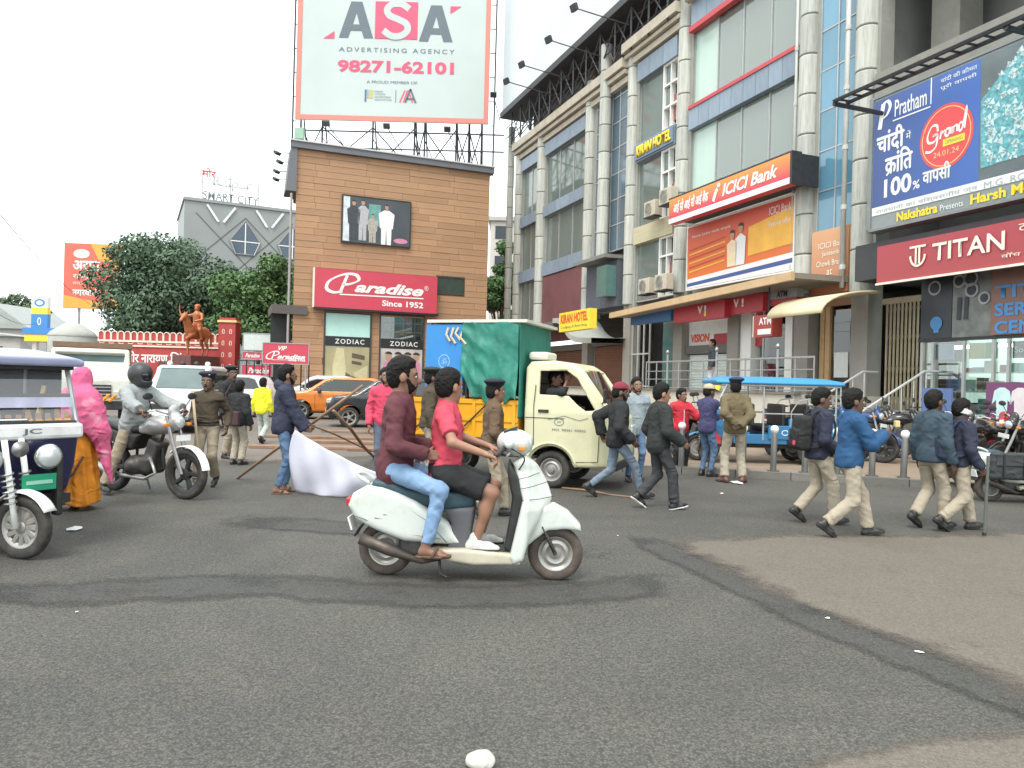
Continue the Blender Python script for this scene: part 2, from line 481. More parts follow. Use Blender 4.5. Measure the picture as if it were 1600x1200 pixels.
def soft_sheet(name, pts, z, mat, w):
    """sheet whose rim of width w carries fade 0 outside to 1 inside"""
    P = [Vector(p[:2]) for p in pts]; k = len(P)
    if sum(P[i].x * P[(i + 1) % k].y - P[(i + 1) % k].x * P[i].y for i in range(k)) < 0: P = P[::-1]
    out, inn = [], []
    for i in range(k):
        t = (P[(i + 1) % k] - P[i - 1]).normalized(); nn = Vector((t.y, -t.x))
        out.append(P[i] + nn * w * .5); inn.append(P[i] - nn * w * .5)
    v = [(q.x, q.y, z) for q in inn + out]; f = [tuple(range(k))] + [(i, k + i, k + (i + 1) % k, (i + 1) % k) for i in range(k)]
    o = mesh_obj(name, v, f, mat); a = o.data.attributes.new('fade', 'FLOAT', 'POINT'); a.data.foreach_set('value', [1.0] * k + [0.0] * k)
    return tag(o, kind='structure')
m_road = asphalt('asphalt_dark', (.078, .076, .069), (.108, .104, .092), (.122, .108, .091), .46)
m_old = asphalt('asphalt_dusty', (.145, .125, .104), (.162, .138, .114), (.125, .111, .092), .25, True)
m_fore = asphalt('forecourt_dust', (.175, .150, .130), (.155, .133, .116), (.21, .172, .142), .14, True)
m_smooth = asphalt('asphalt_tar', (.066, .065, .061), (.076, .074, .069), (.088, .083, .075), .4, True)
g = MB().sheet([(-900, -40), (900, -40), (900, 1500), (-900, 1500)], 0).obj('ground', m_road)
tag(g, kind='structure')
def wavy(pts, amp, n=10, seed=0, z=0.0):
    rr = random.Random(seed); out = []
    for i in range(len(pts)):
        a, b = Vector(pts[i][:2]), Vector(pts[(i + 1) % len(pts)][:2])
        k = max(1, min(n, int((b - a).length / .12)))
        for j in range(k):
            p = a.lerp(b, j / k); q = amp if j else amp * .4
            out.append((p.x + rr.uniform(-q, q), p.y + rr.uniform(-q, q)))
    return out
old_pts = [gp(*p) for p in ((1062, 846), (1075, 862), (1130, 884), (1185, 909), (1240, 937), (1310, 966), (1370, 985), (1440, 1010), (1500, 1040), (1600, 1080), (1800, 1150), (2100, 1150), (2100, 870), (1600, 836), (1400, 838), (1200, 838))]
soft_sheet('dusty_road_patch', wavy(old_pts, .015, 5, 3), .008, m_old, .42)
def soft_strip(name, pts, z, mat, wd):
    P = [Vector(p[:2]) for p in spline([(q[0], q[1]) for q in pts], 5)]; v, f, a = [], [], []
    for i, p in enumerate(P):
        t = (P[min(i + 1, len(P) - 1)] - P[max(i - 1, 0)]).normalized(); nn = Vector((-t.y, t.x)); e = min(1, min(i, len(P) - 1 - i) / 4)
        for q in (-1, -.4, .4, 1): r = p + nn * wd * q * .5; v.append((r.x, r.y, z)); a.append(e * .85 if abs(q) < 1 else 0.0)
    for i in range(len(P) - 1): f += [(4 * i + k, 4 * i + 4 + k, 4 * i + 5 + k, 4 * i + 1 + k)[::-1] for k in range(3)]
    o = mesh_obj(name, v, f, mat); q = o.data.attributes.new('fade', 'FLOAT', 'POINT'); q.data.foreach_set('value', a)
    return tag(o, kind='structure')
soft_strip('tar_seam', [gp(*p) for p in ((985, 832), (1045, 862), (1120, 896), (1200, 933), (1280, 972), (1370, 1008), (1480, 1050), (1620, 1105), (1750, 1160))], .004, m_smooth, .55)
for i, (pl, wd) in enumerate(((((-150, 935), (150, 925), (400, 915), (650, 930), (900, 925), (1080, 900)), .8), (((330, 812), (500, 822), (700, 840), (980, 872)), .9))):
    soft_strip('worn_tyre_track', [gp(*q) for q in pl], .0026 + .0004 * i, m_smooth, wd)
low = [gp(*p) for p in ((1240, 1215), (1330, 1180), (1430, 1162), (1610, 1148), (1750, 1170), (1750, 1300), (1300, 1300))]
soft_sheet('worn_road_patch', low, .006, m_old, .16)
streak = [gp(*p) for p in ((480, 880), (640, 905), (860, 915), (1010, 890), (1000, 850), (900, 840), (700, 850))]
fore = [gp(*p) for p in ((200, 716), (420, 722), (600, 712), (800, 714), (930, 725))] + [Vector((3, 40, 0)), Vector((-1, 75, 0)), Vector((-40, 75, 0)), Vector((-40, 19, 0))]
soft_sheet('forecourt', fore, .002, m_fore, 1.2)

# ---- pavement along the shops with kerb stones
FR = Frame((-0.1, 43.5), R_(-68.75))
KERB = [(1.0, 13.45), (3.0, 13.08), (6.46, 12.1), (9.0, 11.35), (14.0, 9.9), (22.0, 7.6)]
m_pave = M('pavement_stone', (.27, .205, .15), .85, var=.14, scale=3, bump=.3, bscale=40, dirt=(.20, .16, .13), dscale=1.2, damt=.6)
m_kerb = M('kerb_concrete', (.17, .16, .145), .85, var=.15, scale=6, bump=.4, bscale=50, dirt=(.12, .11, .1), dscale=4, damt=.7, rnd=.15)
back = [tuple(FR.w(40, .5, 0))[:2], tuple(FR.w(-2, .5, 0))[:2], tuple(FR.w(-2, -5.0, 0))[:2]]
inner = [(x + .03, y + .17) for x, y in KERB]
pv = MB(); pp = inner + back
pv.sheet(pp, .118)
pvo = pv.obj('pavement', m_pave); tag(pvo, kind='structure')
for i in range(len(KERB) - 1):
    a, b = Vector((*KERB[i], 0)), Vector((*KERB[i + 1], 0)); L = (b - a).length; k = max(1, round(L / .9)); rz = math.atan2(b.y - a.y, b.x - a.x)
    for j in range(k):
        c = a.lerp(b, (j + .5) / k)
        unit_box('kerb_stone', m_kerb, pvo, (c.x - .085 * math.sin(rz), c.y + .085 * math.cos(rz), .062 + random.uniform(-.004, .004)), (L / k - .012, .17, .125), rz)
a, b = Vector((*KERB[0], 0)), FR.w(-2, -5.0, 0); k = 26; rz = math.atan2(b.y - a.y, b.x - a.x)
for j in range(k):
    c = a.lerp(b, (j + .5) / k)
    unit_box('kerb_stone', m_kerb, pvo, (c.x, c.y, .062), ((b - a).length / k - .012, .17, .125), rz)

# ================================================================ trees
m_bark = M('bark', (.10, .075, .055), .9, var=.25, scale=9, bump=.6, bscale=30)
def leaf_mat(key, col, rnd=.3):
    m = M(key, col, .6, var=.3, scale=.9, spec=.25)
    b = m.node_tree.nodes['Principled BSDF']
    b.inputs['Subsurface Weight'].default_value = 0
    return m
def tree(name, label, base, H, crown_c, crown_r, col, seed, nleaf=9000, lsize=.22, trunk_r=.22, lobes=9, group='trees behind the square'):
    rr = random.Random(seed); rg = np.random.default_rng(seed)
    t = thing(name, label, 'tree', base, 0, group)
    cz = crown_c
    tr = MB()
    pts = [(0, 0, 0), (.08, .05, cz * .3), (-.05, .02, cz * .6), (.06, -.03, cz)]
    tr.tube(pts, [trunk_r, trunk_r * .8, trunk_r * .62, trunk_r * .35], 10)
    # lobes: clumps inside an uneven crown
    lb = []
    for i in range(lobes * 3):
        d = Vector((rr.gauss(0, 1), rr.gauss(0, 1), rr.gauss(0, .9))); d.normalize()
        rad = rr.uniform(.35, .86)
        c = Vector((d.x * crown_r[0] * rad, d.y * crown_r[1] * rad, cz + d.z * crown_r[2] * rad))
        if c.z < cz - crown_r[2] * .8: c.z = cz - crown_r[2] * .6
        lb.append((c, rr.uniform(.20, .36) * min(crown_r)))
    for c, r in lb[::2]:
        s = Vector((0, 0, cz * rr.uniform(.35, .65)))
        md = s.lerp(c, .5) + Vector((0, 0, -.15 * r))
        tr.tube([s, md, c], [trunk_r * .4, trunk_r * .26, trunk_r * .1], 6)
    tr.obj('trunk', m_bark, t, smooth=True)
    w = np.array([r ** 2 for _, r in lb]); w /= w.sum()
    pick = rg.choice(len(lb), nleaf, p=w)
    C = np.array([tuple(c) for c, _ in lb])[pick]; Rr = np.array([r for _, r in lb])[pick]
    d = rg.normal(size=(nleaf, 3)); d /= np.linalg.norm(d, axis=1)[:, None]
    P = C + d * (Rr * rg.uniform(.45, 1.12, nleaf) ** .7)[:, None] * np.array([1.15, 1.15, .85])
    # leaf quads, hanging outward and a little down
    nrm = d + rg.normal(scale=.55, size=(nleaf, 3)) + np.array([0, 0, .35]); nrm /= np.linalg.norm(nrm, axis=1)[:, None]
    u = np.cross(nrm, rg.normal(size=(nleaf, 3))); u /= np.linalg.norm(u, axis=1)[:, None]
    v = np.cross(nrm, u); s = lsize * rg.uniform(.6, 1.3, nleaf)[:, None]
    fold = nrm * s * .12
    V = np.stack([P - u * s * .75, P - v * s * .36 + fold, P + u * s * .75, P + v * s * .36 + fold], 1).reshape(-1, 3)
    np_mesh('crown', V, np.arange(nleaf * 4).reshape(-1, 4), leaf_mat('leaf_' + name + str(seed), col), t, smooth=False)
    return t
p = at(268, 600, 47); tree('spreading_tree', 'large dark green tree with dense rounded crown behind the red wall', (p.x, 47, 0), 10, 6.7, (4.6, 4.2, 4.8), (.095, .150, .092), 3, 40000, .19, .28, 18)
p = at(402, 600, 44); tree('spreading_tree', 'brighter green tree between the red pillar and the brown building', (p.x, 44, 0), 9, 5.6, (3.0, 2.8, 4.2), (.105, .19, .075), 5, 22000, .18, .2, 11)
p = at(779, 600, 56); tree('spreading_tree', 'green tree squeezed between the brown building and the glass building', (p.x, 56, 0), 11, 8.0, (2.2, 2.2, 4.3), (.09, .17, .06), 8, 12000, .19, .2, 8)
p = at(20, 600, 95); tree('spreading_tree', 'pale distant tree at the left edge above the grey roofs', (p.x, 95, 0), 11, 8.2, (6, 4, 3.6), (.10, .14, .08), 10, 5000, .4, .3, 8)
p = at(455, 600, 62); tree('spreading_tree', 'dark tree in the shade beside the brown building side wall', (p.x - 1, 62, 0), 9, 6.0, (3, 2.5, 3.4), (.07, .125, .065), 12, 9000, .22, .2, 8)
p = at(60, 600, 120); tree('spreading_tree', 'small distant tree behind the fuel station pylon', (p.x + 4, 120, 0), 9, 6.0, (5, 4, 3), (.10, .13, .085), 14, 3000, .45, .2, 8)

# ================================================================ left background
m_redwall = M('red_painted_wall', (.42, .055, .05), .7, var=.12, scale=2.5, bump=.2, dirt=(.2, .05, .05), dscale=2, damt=.4)
m_cream = M('cream_paint', (.72, .66, .55), .7, var=.06)
m_white = M('white_paint', (.78, .78, .75), .55, var=.05, scale=3)
m_gold = M('ochre_line', (.75, .55, .28), .6, var=.1)
YW = 40.0
FW = Frame((at(150, 600, YW).x, YW), R_(3))
w = thing('monument_wall', 'red monument wall with arched crest and Hindi lettering behind the traffic', 'wall', FW.w(0, 0, 0), FW.rz)
def wl(px, py): return FW.loc(px, py)
x1 = wl(345, 560)[0]; zt = wl(250, 534)[1]
MB().b2(0, x1, 0, .4, 0, zt).obj('wall_body', m_redwall, w)
zl = wl(250, 541)[1]
MB().b2(-.05, x1, -.06, 0, zl - .06, zl + .02).obj('ledge', m_cream, w)
MB().b2(-.05, x1, -.04, 0, zt - .06, zt + .04).obj('ledge', m_cream, w)
nA = 19
for i in range(nA):                       # arched battlement openings, outlined in cream
    cx = (i + .5) * x1 / nA; hw = x1 / nA * .42; b0 = zt + .045
    arc = [(cx - hw, b0), (cx - hw, b0 + .32)] + [(cx - hw * math.cos(a), b0 + .32 + hw * math.sin(a)) for a in np.linspace(.1, PI - .1, 7)] + [(cx + hw, b0 + .32), (cx + hw, b0)]
    MB().prism(arc[::-1], .1, .3).obj('battlement', m_redwall, w)
    MB().tube([(q[0], .08, q[1]) for q in arc], .028, 5).obj('arch_trim', m_cream, w)
for i in range(13):
    cx = (i + .5) * x1 / 13
    v, f = stroke_mesh([(cx - .12, zl + .1), (cx + .12, zl + .1), (cx + .12, zl + .26), (cx - .12, zl + .26), (cx - .12, zl + .1)], .035, -.012)
    mesh_obj('square_motif', v, f, m_cream, w)
xa, za = wl(199, 552); xb, zb = wl(262, 566)
text(w, 'वीर नारायण', xa, xb, zb - .05, za + .12, m_white, -.02, bold=.03)
xa, xb = wl(266, 560)[0], wl(296, 560)[0]
text(w, 'सिंह'.replace('सि', 'िस'), xa, xb, zb - .05, za + .12, m_white, -.02, bold=.03)
MB().b2(x1 * .55, x1, -.9, -.0, 0, wl(300, 566)[1]).obj('plinth_step', M('maroon_stone', (.13, .05, .045), .6, var=.15), w)
# pillars
def pillar(px0, px1, pyt, label):
    xa, xb = wl(px0, 540)[0], wl(px1, 540)[0]; z = wl((px0 + px1) / 2, pyt)[1]; wd = xb - xa
    t = thing('monument_pillar', label, 'pillar', FW.w(xa, -.3, 0), FW.rz, 'red monument pillars')
    MB().b2(0, wd, 0, wd, 0, z - .25).obj('shaft', m_redwall, t)
    MB().b2(-.06, wd + .06, -.06, wd + .06, z - .25, z - .14).obj('cap', m_gold, t)
    MB().b2(.02, wd - .02, .02, wd - .02, z - .14, z).obj('top_block', m_redwall, t)
    for k in range(int(z / .62)):
        for q in (.28, .72):
            cz = z - .75 - k * .62
            if cz < .3: continue
            v, f = stroke_mesh([(wd * q - .05, cz - .1), (wd * q - .05, cz + .08), (wd * q, cz + .13), (wd * q + .05, cz + .08), (wd * q + .05, cz - .1), (wd * q - .05, cz - .1)], .035, -.012)
            mesh_obj('motif', v, f, m_cream, t)
pillar(344, 370, 497, 'tall red monument pillar with cream motifs right of the horseman statue')

# equestrian statue
m_bronze = M('orange_bronze', (.40, .13, .05), .45, metal=.25, var=.2, scale=5, bump=.2, bscale=20)
ST = at(306, 600, 38.6)
st = thing('horseman_statue', 'orange bronze statue of a turbaned horseman raising a sword on a plinth', 'statue', (ST.x, 38.6, 0), R_(-105))
zs = at(306, 556, 38.6).z
MB().box((0, 0, zs / 2), (2.3, 1.1, zs)).obj('plinth', M('maroon_stone'), st, bevel=.03)
def horse(gd):
    z = zs
    d = gd.ell((-.05, 0, z + 1.15), (.72, .27, .32))
    d = smin(d, gd.ell((.45, 0, z + 1.2), (.33, .25, .34)), .12)
    d = smin(d, gd.ell((-.55, 0, z + 1.2), (.33, .27, .33)), .12)
    d = smin(d, gd.rc((.6, 0, z + 1.35), (.95, 0, z + 1.95), .23, .14), .12)
    d = smin(d, gd.rc((.95, 0, z + 2.0), (1.25, 0, z + 1.72), .14, .08), .06)
    for q in (-.06, .06): d = smin(d, gd.rc((.9, q, z + 2.08), (.88, q * 1.3, z + 2.24), .045, .015), .03)
    for y in (-.14, .14):
        d = smin(d, gd.rc((-.6, y, z + 1.1), (-.52, y, z + .68), .15, .09), .08)
        d = smin(d, gd.rc((-.52, y, z + .68), (-.68, y, z + .4), .085, .055), .03)
        d = smin(d, gd.rc((-.68, y, z + .4), (-.62, y, z + .06), .05, .055), .02)
    d = smin(d, gd.rc((.5, -.14, z + 1.0), (.52, -.14, z + .5), .13, .065), .06); d = smin(d, gd.rc((.52, -.14, z + .5), (.5, -.14, z + .05), .055, .055), .02)
    d = smin(d, gd.rc((.52, .14, z + 1.05), (.95, .15, z + .85), .13, .07), .06); d = smin(d, gd.rc((.95, .15, z + .85), (.8, .15, z + .45), .06, .05), .02)
    d = smin(d, gd.rc((-.85, 0, z + 1.35), (-1.1, 0, z + 1.1), .07, .1), .05); d = smin(d, gd.rc((-1.1, 0, z + 1.1), (-1.12, 0, z + .5), .1, .03), .04)
    return d
sdf_obj('horse', (-1.3, -.5, zs - .05), (1.45, .5, zs + 2.4), .035, horse, m_bronze, st)
def hrider(gd):
    z = zs + 1.5
    d = gd.ell((-.02, 0, z + .12), (.2, .24, .2)); d = smin(d, gd.rc((-.02, 0, z + .15), (.02, 0, z + .6), .2, .22), .08)
    d = smin(d, gd.rc((0, -.24, z + .62), (0, .24, z + .62), .1, .1), .06)
    d = smin(d, gd.ell((.05, 0, z + .93), (.13, .11, .16)), .04); d = smin(d, gd.ell((.0, 0, z + 1.06), (.17, .16, .11)), .03)
    d = smin(d, gd.rc((0, 0, z + .65), (.03, 0, z + .85), .08, .07), .04)
    for y in (-1, 1):
        d = smin(d, gd.rc((0, y * .15, z + .05), (.3, y * .36, z - .18), .14, .1), .06); d = smin(d, gd.rc((.3, y * .36, z - .18), (.12, y * .36, z - .62), .095, .06), .04)
        d = smin(d, gd.rc((.1, y * .36, z - .66), (.3, y * .37, z - .68), .06, .045), .02)
    d = smin(d, gd.rc((0, .27, z + .6), (.2, .42, z + .35), .085, .07), .04); d = smin(d, gd.rc((.2, .42, z + .35), (.42, .18, z + .25), .065, .05), .03)
    d = smin(d, gd.rc((0, -.27, z + .6), (.1, -.62, z + .55), .085, .07), .04); d = smin(d, gd.rc((.1, -.62, z + .55), (.15, -.86, z + .62), .065, .05), .03)
    return d
sdf_obj('rider', (-.4, -1.0, zs + .7), (.6, .6, zs + 2.75), .03, hrider, m_bronze, st)
MB().tube([(.15, -.86, zs + 2.02), (.12, -1.0, zs + 2.35), (.1, -1.02, zs + 2.7)], [.035, .03, .008], 6).obj('sword', m_bronze, st)
MB().box((.15, -.86, zs + 2.08), (.16, .16, .03)).obj('hilt', m_bronze, st)

# orange hoarding
def steel(): return M('dark_steel', (.06, .06, .065), .55, metal=.6, var=.2)
m_steel = steel()
m_gsteel = M('galvanised_steel', (.35, .35, .35), .45, metal=.7, var=.15, scale=12)
YB = 62.0; FB = Frame((at(95, 600, YB).x, YB), R_(4))
bb = thing('orange_hoarding', 'orange and yellow hoarding with Hindi lettering on a pole left of the trees', 'billboard', FB.w(0, 0, 0), FB.rz)
xr, zb_ = FB.loc(189, 484); zt_ = FB.loc(96, 379)[1]
MB().b2(0, xr, 0, .25, zb_, zt_).obj('panel', M('hoarding_red', (.72, .13, .09), .5, var=.1, scale=.5), bb)
MB().b2(.2, xr - .2, .1, .25, zb_ - 6, zb_).obj('legs', m_gsteel, bb) if False else None
for q in (.25, .75): MB().tube([(xr * q, .3, 0), (xr * q, .3, zb_ + 1)], .12, 8).obj('leg', m_gsteel, bb)
m_hor = M('hoarding_orange', (.85, .36, .06), .5, var=.12, scale=1)
hh = zt_ - zb_
flat(bb, 'printed_band', [(0.02, zb_ + .02), (xr - .02, zb_ + .02), (xr - .02, zb_ + hh * .16), (xr * .5, zb_ + hh * .12), (0.02, zb_ + hh * .2)], m_hor, -.012)
flat(bb, 'printed_band', [(xr * .45, zt_ - .02), (xr - .02, zt_ - .02), (xr - .02, zt_ - hh * .5), (xr * .8, zt_ - hh * .3), (xr * .6, zt_ - hh * .25)][::-1], m_hor, -.012)
flat(bb, 'printed_disc', circle_poly(xr * .95, zb_ + hh * .42, xr * .05, hh * .2)[::1], m_white, -.016)
flat(bb, 'printed_figure', circle_poly(xr * .3, zt_ - hh * .16, xr * .14, hh * .07), m_cream, -.016)
text(bb, 'अरपा', xr * .16, xr * .62, zt_ - hh * .42, zt_ - hh * .27, m_white, -.02, bold=.04)
text(bb, 'रायपुर', xr * .16, xr * .5, zt_ - hh * .56, zt_ - hh * .48, m_white, -.02)
text(bb, 'छत्तीसगढ़', xr * .16, xr * .55, zt_ - hh * .64, zt_ - hh * .58, m_cream, -.02)
text(bb, 'नगरवासी', xr * .16, xr * .62, zt_ - hh * .80, zt_ - hh * .68, m_white, -.02, bold=.03)

# fuel-station pylon and canopy
m_bpblue = M('pylon_blue', (.05, .22, .55), .4, var=.05); m_bpyel = M('pylon_yellow', (.85, .6, .05), .4, var=.05)
YP = 58; FP = Frame((at(46, 600, YP).x, YP), 0)
py_ = thing('fuel_station_pylon', 'white yellow and blue fuel station pylon at the left edge', 'sign', FP.w(0, 0, 0), 0)
xw = FP.loc(74, 500)[0]
for pt, pb, mm, nm in ((464, 481, m_white, 'logo_panel'), (481, 491, m_bpyel, 'yellow_panel'), (491, 513, m_bpblue, 'blue_panel')):
    MB().b2(0, xw, 0, .4, FP.loc(60, pb)[1] + .01, FP.loc(60, pt)[1]).obj(nm, mm, py_)
flat(py_, 'emblem', circle_poly(xw * .5, FP.loc(60, 473)[1], .42, .3), m_bpblue, -.01)
flat(py_, 'emblem', circle_poly(xw * .5, FP.loc(60, 473)[1], .26, .17), m_white, -.015)
text(py_, '0', xw * .38, xw * .62, FP.loc(60, 508)[1], FP.loc(60, 496)[1], m_white, -.01)
MB().b2(.1, xw - .1, .1, .3, 0, FP.loc(60, 513)[1]).obj('post', m_gsteel, py_)
YC = 52; FC = Frame((at(33, 600, YC).x, YC), 0)
cn = thing('fuel_station_canopy', 'blue and yellow fuel station canopy behind the autorickshaw', 'canopy', FC.w(0, 0, 0), 0)
xc = FC.loc(82, 520)[0]
MB().b2(0, xc, 0, 5, FC.loc(50, 522)[1], FC.loc(50, 512)[1]).obj('blue_fascia', m_bpblue, cn)
MB().b2(.1, xc - .05, .05, 4.9, FC.loc(50, 533)[1], FC.loc(50, 522)[1] - .01).obj('yellow_fascia', m_bpyel, cn)
for q in (.25, .8): MB().b2(xc * q - .15, xc * q + .15, .5, .8, 0, FC.loc(50, 533)[1]).obj('post', m_white, cn)
# grey shed roofs far left
m_roofgrey = M('grey_sheet_roof', (.30, .32, .31), .6, var=.15, scale=1, stretch=(1, 6, 1))
m_conc = M('concrete_wall', (.42, .40, .37), .8, var=.12, scale=1.5, dirt=(.2, .19, .17), dscale=.8, damt=.5)
def shed(px0, px1, pyt, pye, Y, label, dep=8):
    a = at(px0, 600, Y); b = at(px1, 600, Y); zt = at(px0, pyt, Y).z; ze = at(px0, pye, Y).z
    t = thing('grey_shed', label, 'shed', (a.x, Y, 0), 0, 'sheds beyond the square')
    L = b.x - a.x
    MB().b2(0, L, 0, dep, 0, ze).obj('wall', m_conc, t)
    MB().prism([(-.3, ze), (L + .3, ze - .0), (L * .35, zt)][::-1], -.4, dep + .4).obj('roof', m_roofgrey, t)
    for q in range(4):
        MB().b2(L * (.1 + .22 * q), L * (.1 + .22 * q) + L * .12, -.04, 0, ze * .45, ze * .8).obj('window', M('dark_window', (.05, .06, .07), .2, var=.1), t)
shed(-40, 44, 472, 512, 85, 'grey gabled shed roof at the far left edge', 10)
shed(-200, 30, 505, 520, 75, 'low grey sheet roof building left of the fuel canopy', 8)
# grey domed tank of the site behind the lorry
YT = 34; a = at(78, 600, YT); b = at(146, 600, YT); rT = (b.x - a.x) / 2
dt = thing('grey_water_tank', 'squat grey water tank with sloping shoulders behind the lorry', 'tank', ((a.x + b.x) / 2, YT, 0), 0)
z0, z1, z2 = at(110, 548, YT).z, at(110, 524, YT).z, at(110, 505, YT).z
MB().lathe([(rT * .98, 0), (rT, z0), (rT, z1), (rT * .9, z1 + .15), (rT * .35, z2 - .03), (rT * .2, z2)], n=32).obj('shell', M('tank_grey', (.36, .37, .34), .6, var=.1, dirt=(.2, .2, .18), dscale=1), dt, smooth=True, autosmooth=35)
MB().lathe([(rT * 1.02, z1 - .06), (rT * 1.02, z1)], n=32).obj('rim', m_conc, dt)

# grey faceted office with hexagonal windows
YS = 88.0; FS = Frame((at(281, 600, YS).x, YS), R_(27))
so = thing('faceted_office', 'grey faceted office block with diamond seams and hexagonal windows', 'building', FS.w(0, 0, 0), FS.rz)
m_acp = M('grey_cladding', (.235, .25, .245), .5, var=.06, scale=.4); m_seam = M('seam_dark', (.10, .11, .11), .7)
zt = FS.loc(290, 312)[1]; xR = FS.loc(470, 400)[0]
MB().b2(0, xR, 0, 14, 0, zt).obj('wall', m_acp, so)
MB().b2(-.15, xR + .1, -.2, 14.1, zt, zt + .35).obj('parapet', m_acp, so)
dx = 5.6; dz = 5.6
zc0 = FS.loc(383, 377)[1]; xc0 = FS.loc(383, 377)[0]
def diam(i, j): return xc0 + i * dx + (dx / 2 if j % 2 else 0), zc0 + j * dz / 2
for j in range(-6, 5):
    for i in range(-4, 5):
        cx, cz = diam(i, j)
        for sx in (-1, 1):
            pts = [(cx, cz + dz / 2), (cx + sx * dx / 2, cz)]
            if all(0 < q[0] < xR and 1 < q[1] < zt for q in pts):
                v, f = stroke_mesh(pts, .13, -.03); mesh_obj('seam', v, f, m_seam, so)
for i in range(-3, 3):                       # bright triangular fins under the roof edge
    cx = xc0 + (i + .5) * dx
    if 1.5 < cx < xR - 1.5:
        for sx in (-1, 1): MB().tube([(cx + sx * .3, -.15, zt - 2.2), (cx + sx * 1.6, -.15, zt - .3)], .14, 5).obj('fin', m_white, so)
m_bglass = M('blue_window_glass', (.03, .055, .09), .08, var=.2, spec=.8)
for i in (0, 1):
    cx, cz = diam(i, 0); r = dx * .31
    hexa = [(cx - r, cz), (cx - r * .62, cz - r * .95), (cx + r * .62, cz - r * .95), (cx + r, cz), (cx + r * .05, cz + r * 1.35), (cx - r * .05, cz + r * 1.35)]
    wnd = MB().prism(hexa[::-1], -.14, -.02).obj('window', m_bglass, so)
    for k in range(6):
        MB().tube([(hexa[k][0], -.15, hexa[k][1]), (hexa[(k + 1) % 6][0], -.15, hexa[(k + 1) % 6][1])], .09, 5).obj('frame', m_gsteel, wnd)
    MB().box((cx, -.16, cz + r * .15), (.1, .06, r * 2.2)).obj('mullion', m_white, wnd)
    MB().box((cx, -.17, cz - .1), (r * 1.9, .06, .1)).obj('mullion', m_white, wnd)
# roof sign of the office
YS2 = FS.w(3, 0, 0)
rs = thing('rooftop_letter_sign', 'rooftop letter sign reading SMART CITY on thin posts', 'sign', FS.w(0, 1.5, 0), FS.rz)
def sl(px, py): return FS.loc(px, py, 1.5)
m_sg = M('letter_grey', (.22, .23, .23), .5)
for px in (316, 360, 404): MB().tube([(sl(px, 300)[0], 0, zt - .1), (sl(px, 300)[0], 0, sl(px, 268)[1])], .07, 6).obj('post', m_gsteel, rs)
for pyy in (285, 302, 316): MB().tube([(sl(316, pyy)[0], .05, sl(316, pyy)[1]), (sl(404, pyy)[0], .05, sl(316, pyy)[1])], .05, 5).obj('rail', m_gsteel, rs)
text(rs, 'मोर', sl(316, 270)[0], sl(337, 270)[0], sl(316, 276)[1], sl(316, 262)[1], M('sign_red', (.65, .05, .06), .4, var=.05), -.1, bold=.03, thick=.1)
text(rs, 'Raipur', sl(333, 280)[0], sl(394, 280)[0], sl(350, 297)[1], sl(350, 276)[1], M('letter_pale', (.55, .57, .56), .5), -.1, bold=.02, thick=.1)
text(rs, 'SMART CITY', sl(317, 310)[0], sl(404, 310)[0], sl(350, 315)[1], sl(350, 302)[1], m_sg, -.1, bold=.01, thick=.1)

# small boards at the foot of the brown building
def board(name, label, px0, px1, pyt, pyb, Y, mat, rz=0.0, legs=True, cat='sign'):
    fr = Frame((at(px0, 600, Y).x, Y), rz)
    t = thing(name, label, cat, fr.w(0, 0, 0), rz)
    L = fr.loc(px1, (pyt + pyb) / 2)[0]; z1 = fr.loc(px0, pyt)[1]; z0 = fr.loc(px0, pyb)[1]
    MB().b2(0, L, 0, .06, z0, z1).obj('panel', mat, t)
    fm = MB(); e = .04
    fm.b2(-e, L + e, -.02, .08, z1, z1 + e); fm.b2(-e, L + e, -.02, .08, z0 - e, z0); fm.b2(-e, 0, -.02, .08, z0, z1); fm.b2(L, L + e, -.02, .08, z0, z1)
    fm.obj('frame', m_gsteel, t)
    if legs:
        for q in (.06, .94): MB().b2(L * q - .03, L * q + .03, .06, .12, 0, z0).obj('leg', m_gsteel, t)
    return t, fr, L, z0, z1
m_par = M('paradise_red', (.53, .05, .085), .4, var=.05, scale=2)
def paradise(t, L, z0, z1, since=True, y=-.02, x0=.1, x1=.94, zz0=.30, zz1=.86):
    """slanted script word mark with a looped capital and an underline"""
    h = z1 - z0; X0, X1 = L * x0, L * x1; Z0, Z1 = z0 + h * zz0, z0 + h * zz1
    w_ = X1 - X0; hh_ = Z1 - Z0
    loop = [(.22, -.02), (.14, .30), (.05, .18), (.0, .38), (.08, .72), (.24, .98), (.36, .92), (.36, .66), (.22, .50), (.12, .46)]
    loop = [(.17, .10), (.25, .90)], [(.20, .18), (.10, .10), (.02, .25), (.05, .60), (.20, .92), (.34, .96), (.38, .72), (.28, .52), (.19, .48)]
    for st_ in loop:
        pts = spline([(X0 + q[0] * w_ * .85, Z0 + q[1] * hh_) for q in st_], 6)
        v, f = stroke_mesh(pts, hh_ * .16, y, cal=(hh_ * .07, .5)); mesh_obj('lettering', v, f, m_white, t)
    text(t, 'aradise', X0 + w_ * .285, X1 - w_ * .02, Z0 + hh_ * .17, Z0 + hh_ * .66, m_white, y, bold=.035, shear=.35)
    v, f = stroke_mesh([(X0 + w_ * .14, Z0 + hh_ * .03), (X1 - w_ * .02, Z0 + hh_ * .08)], hh_ * .055, y); mesh_obj('underline', v, f, m_white, t)
    if since: text(t, 'Since 1952', X0 + w_ * .56, X1 - w_ * .02, z0 + h * .12, z0 + h * .28, m_white, y, bold=.03)
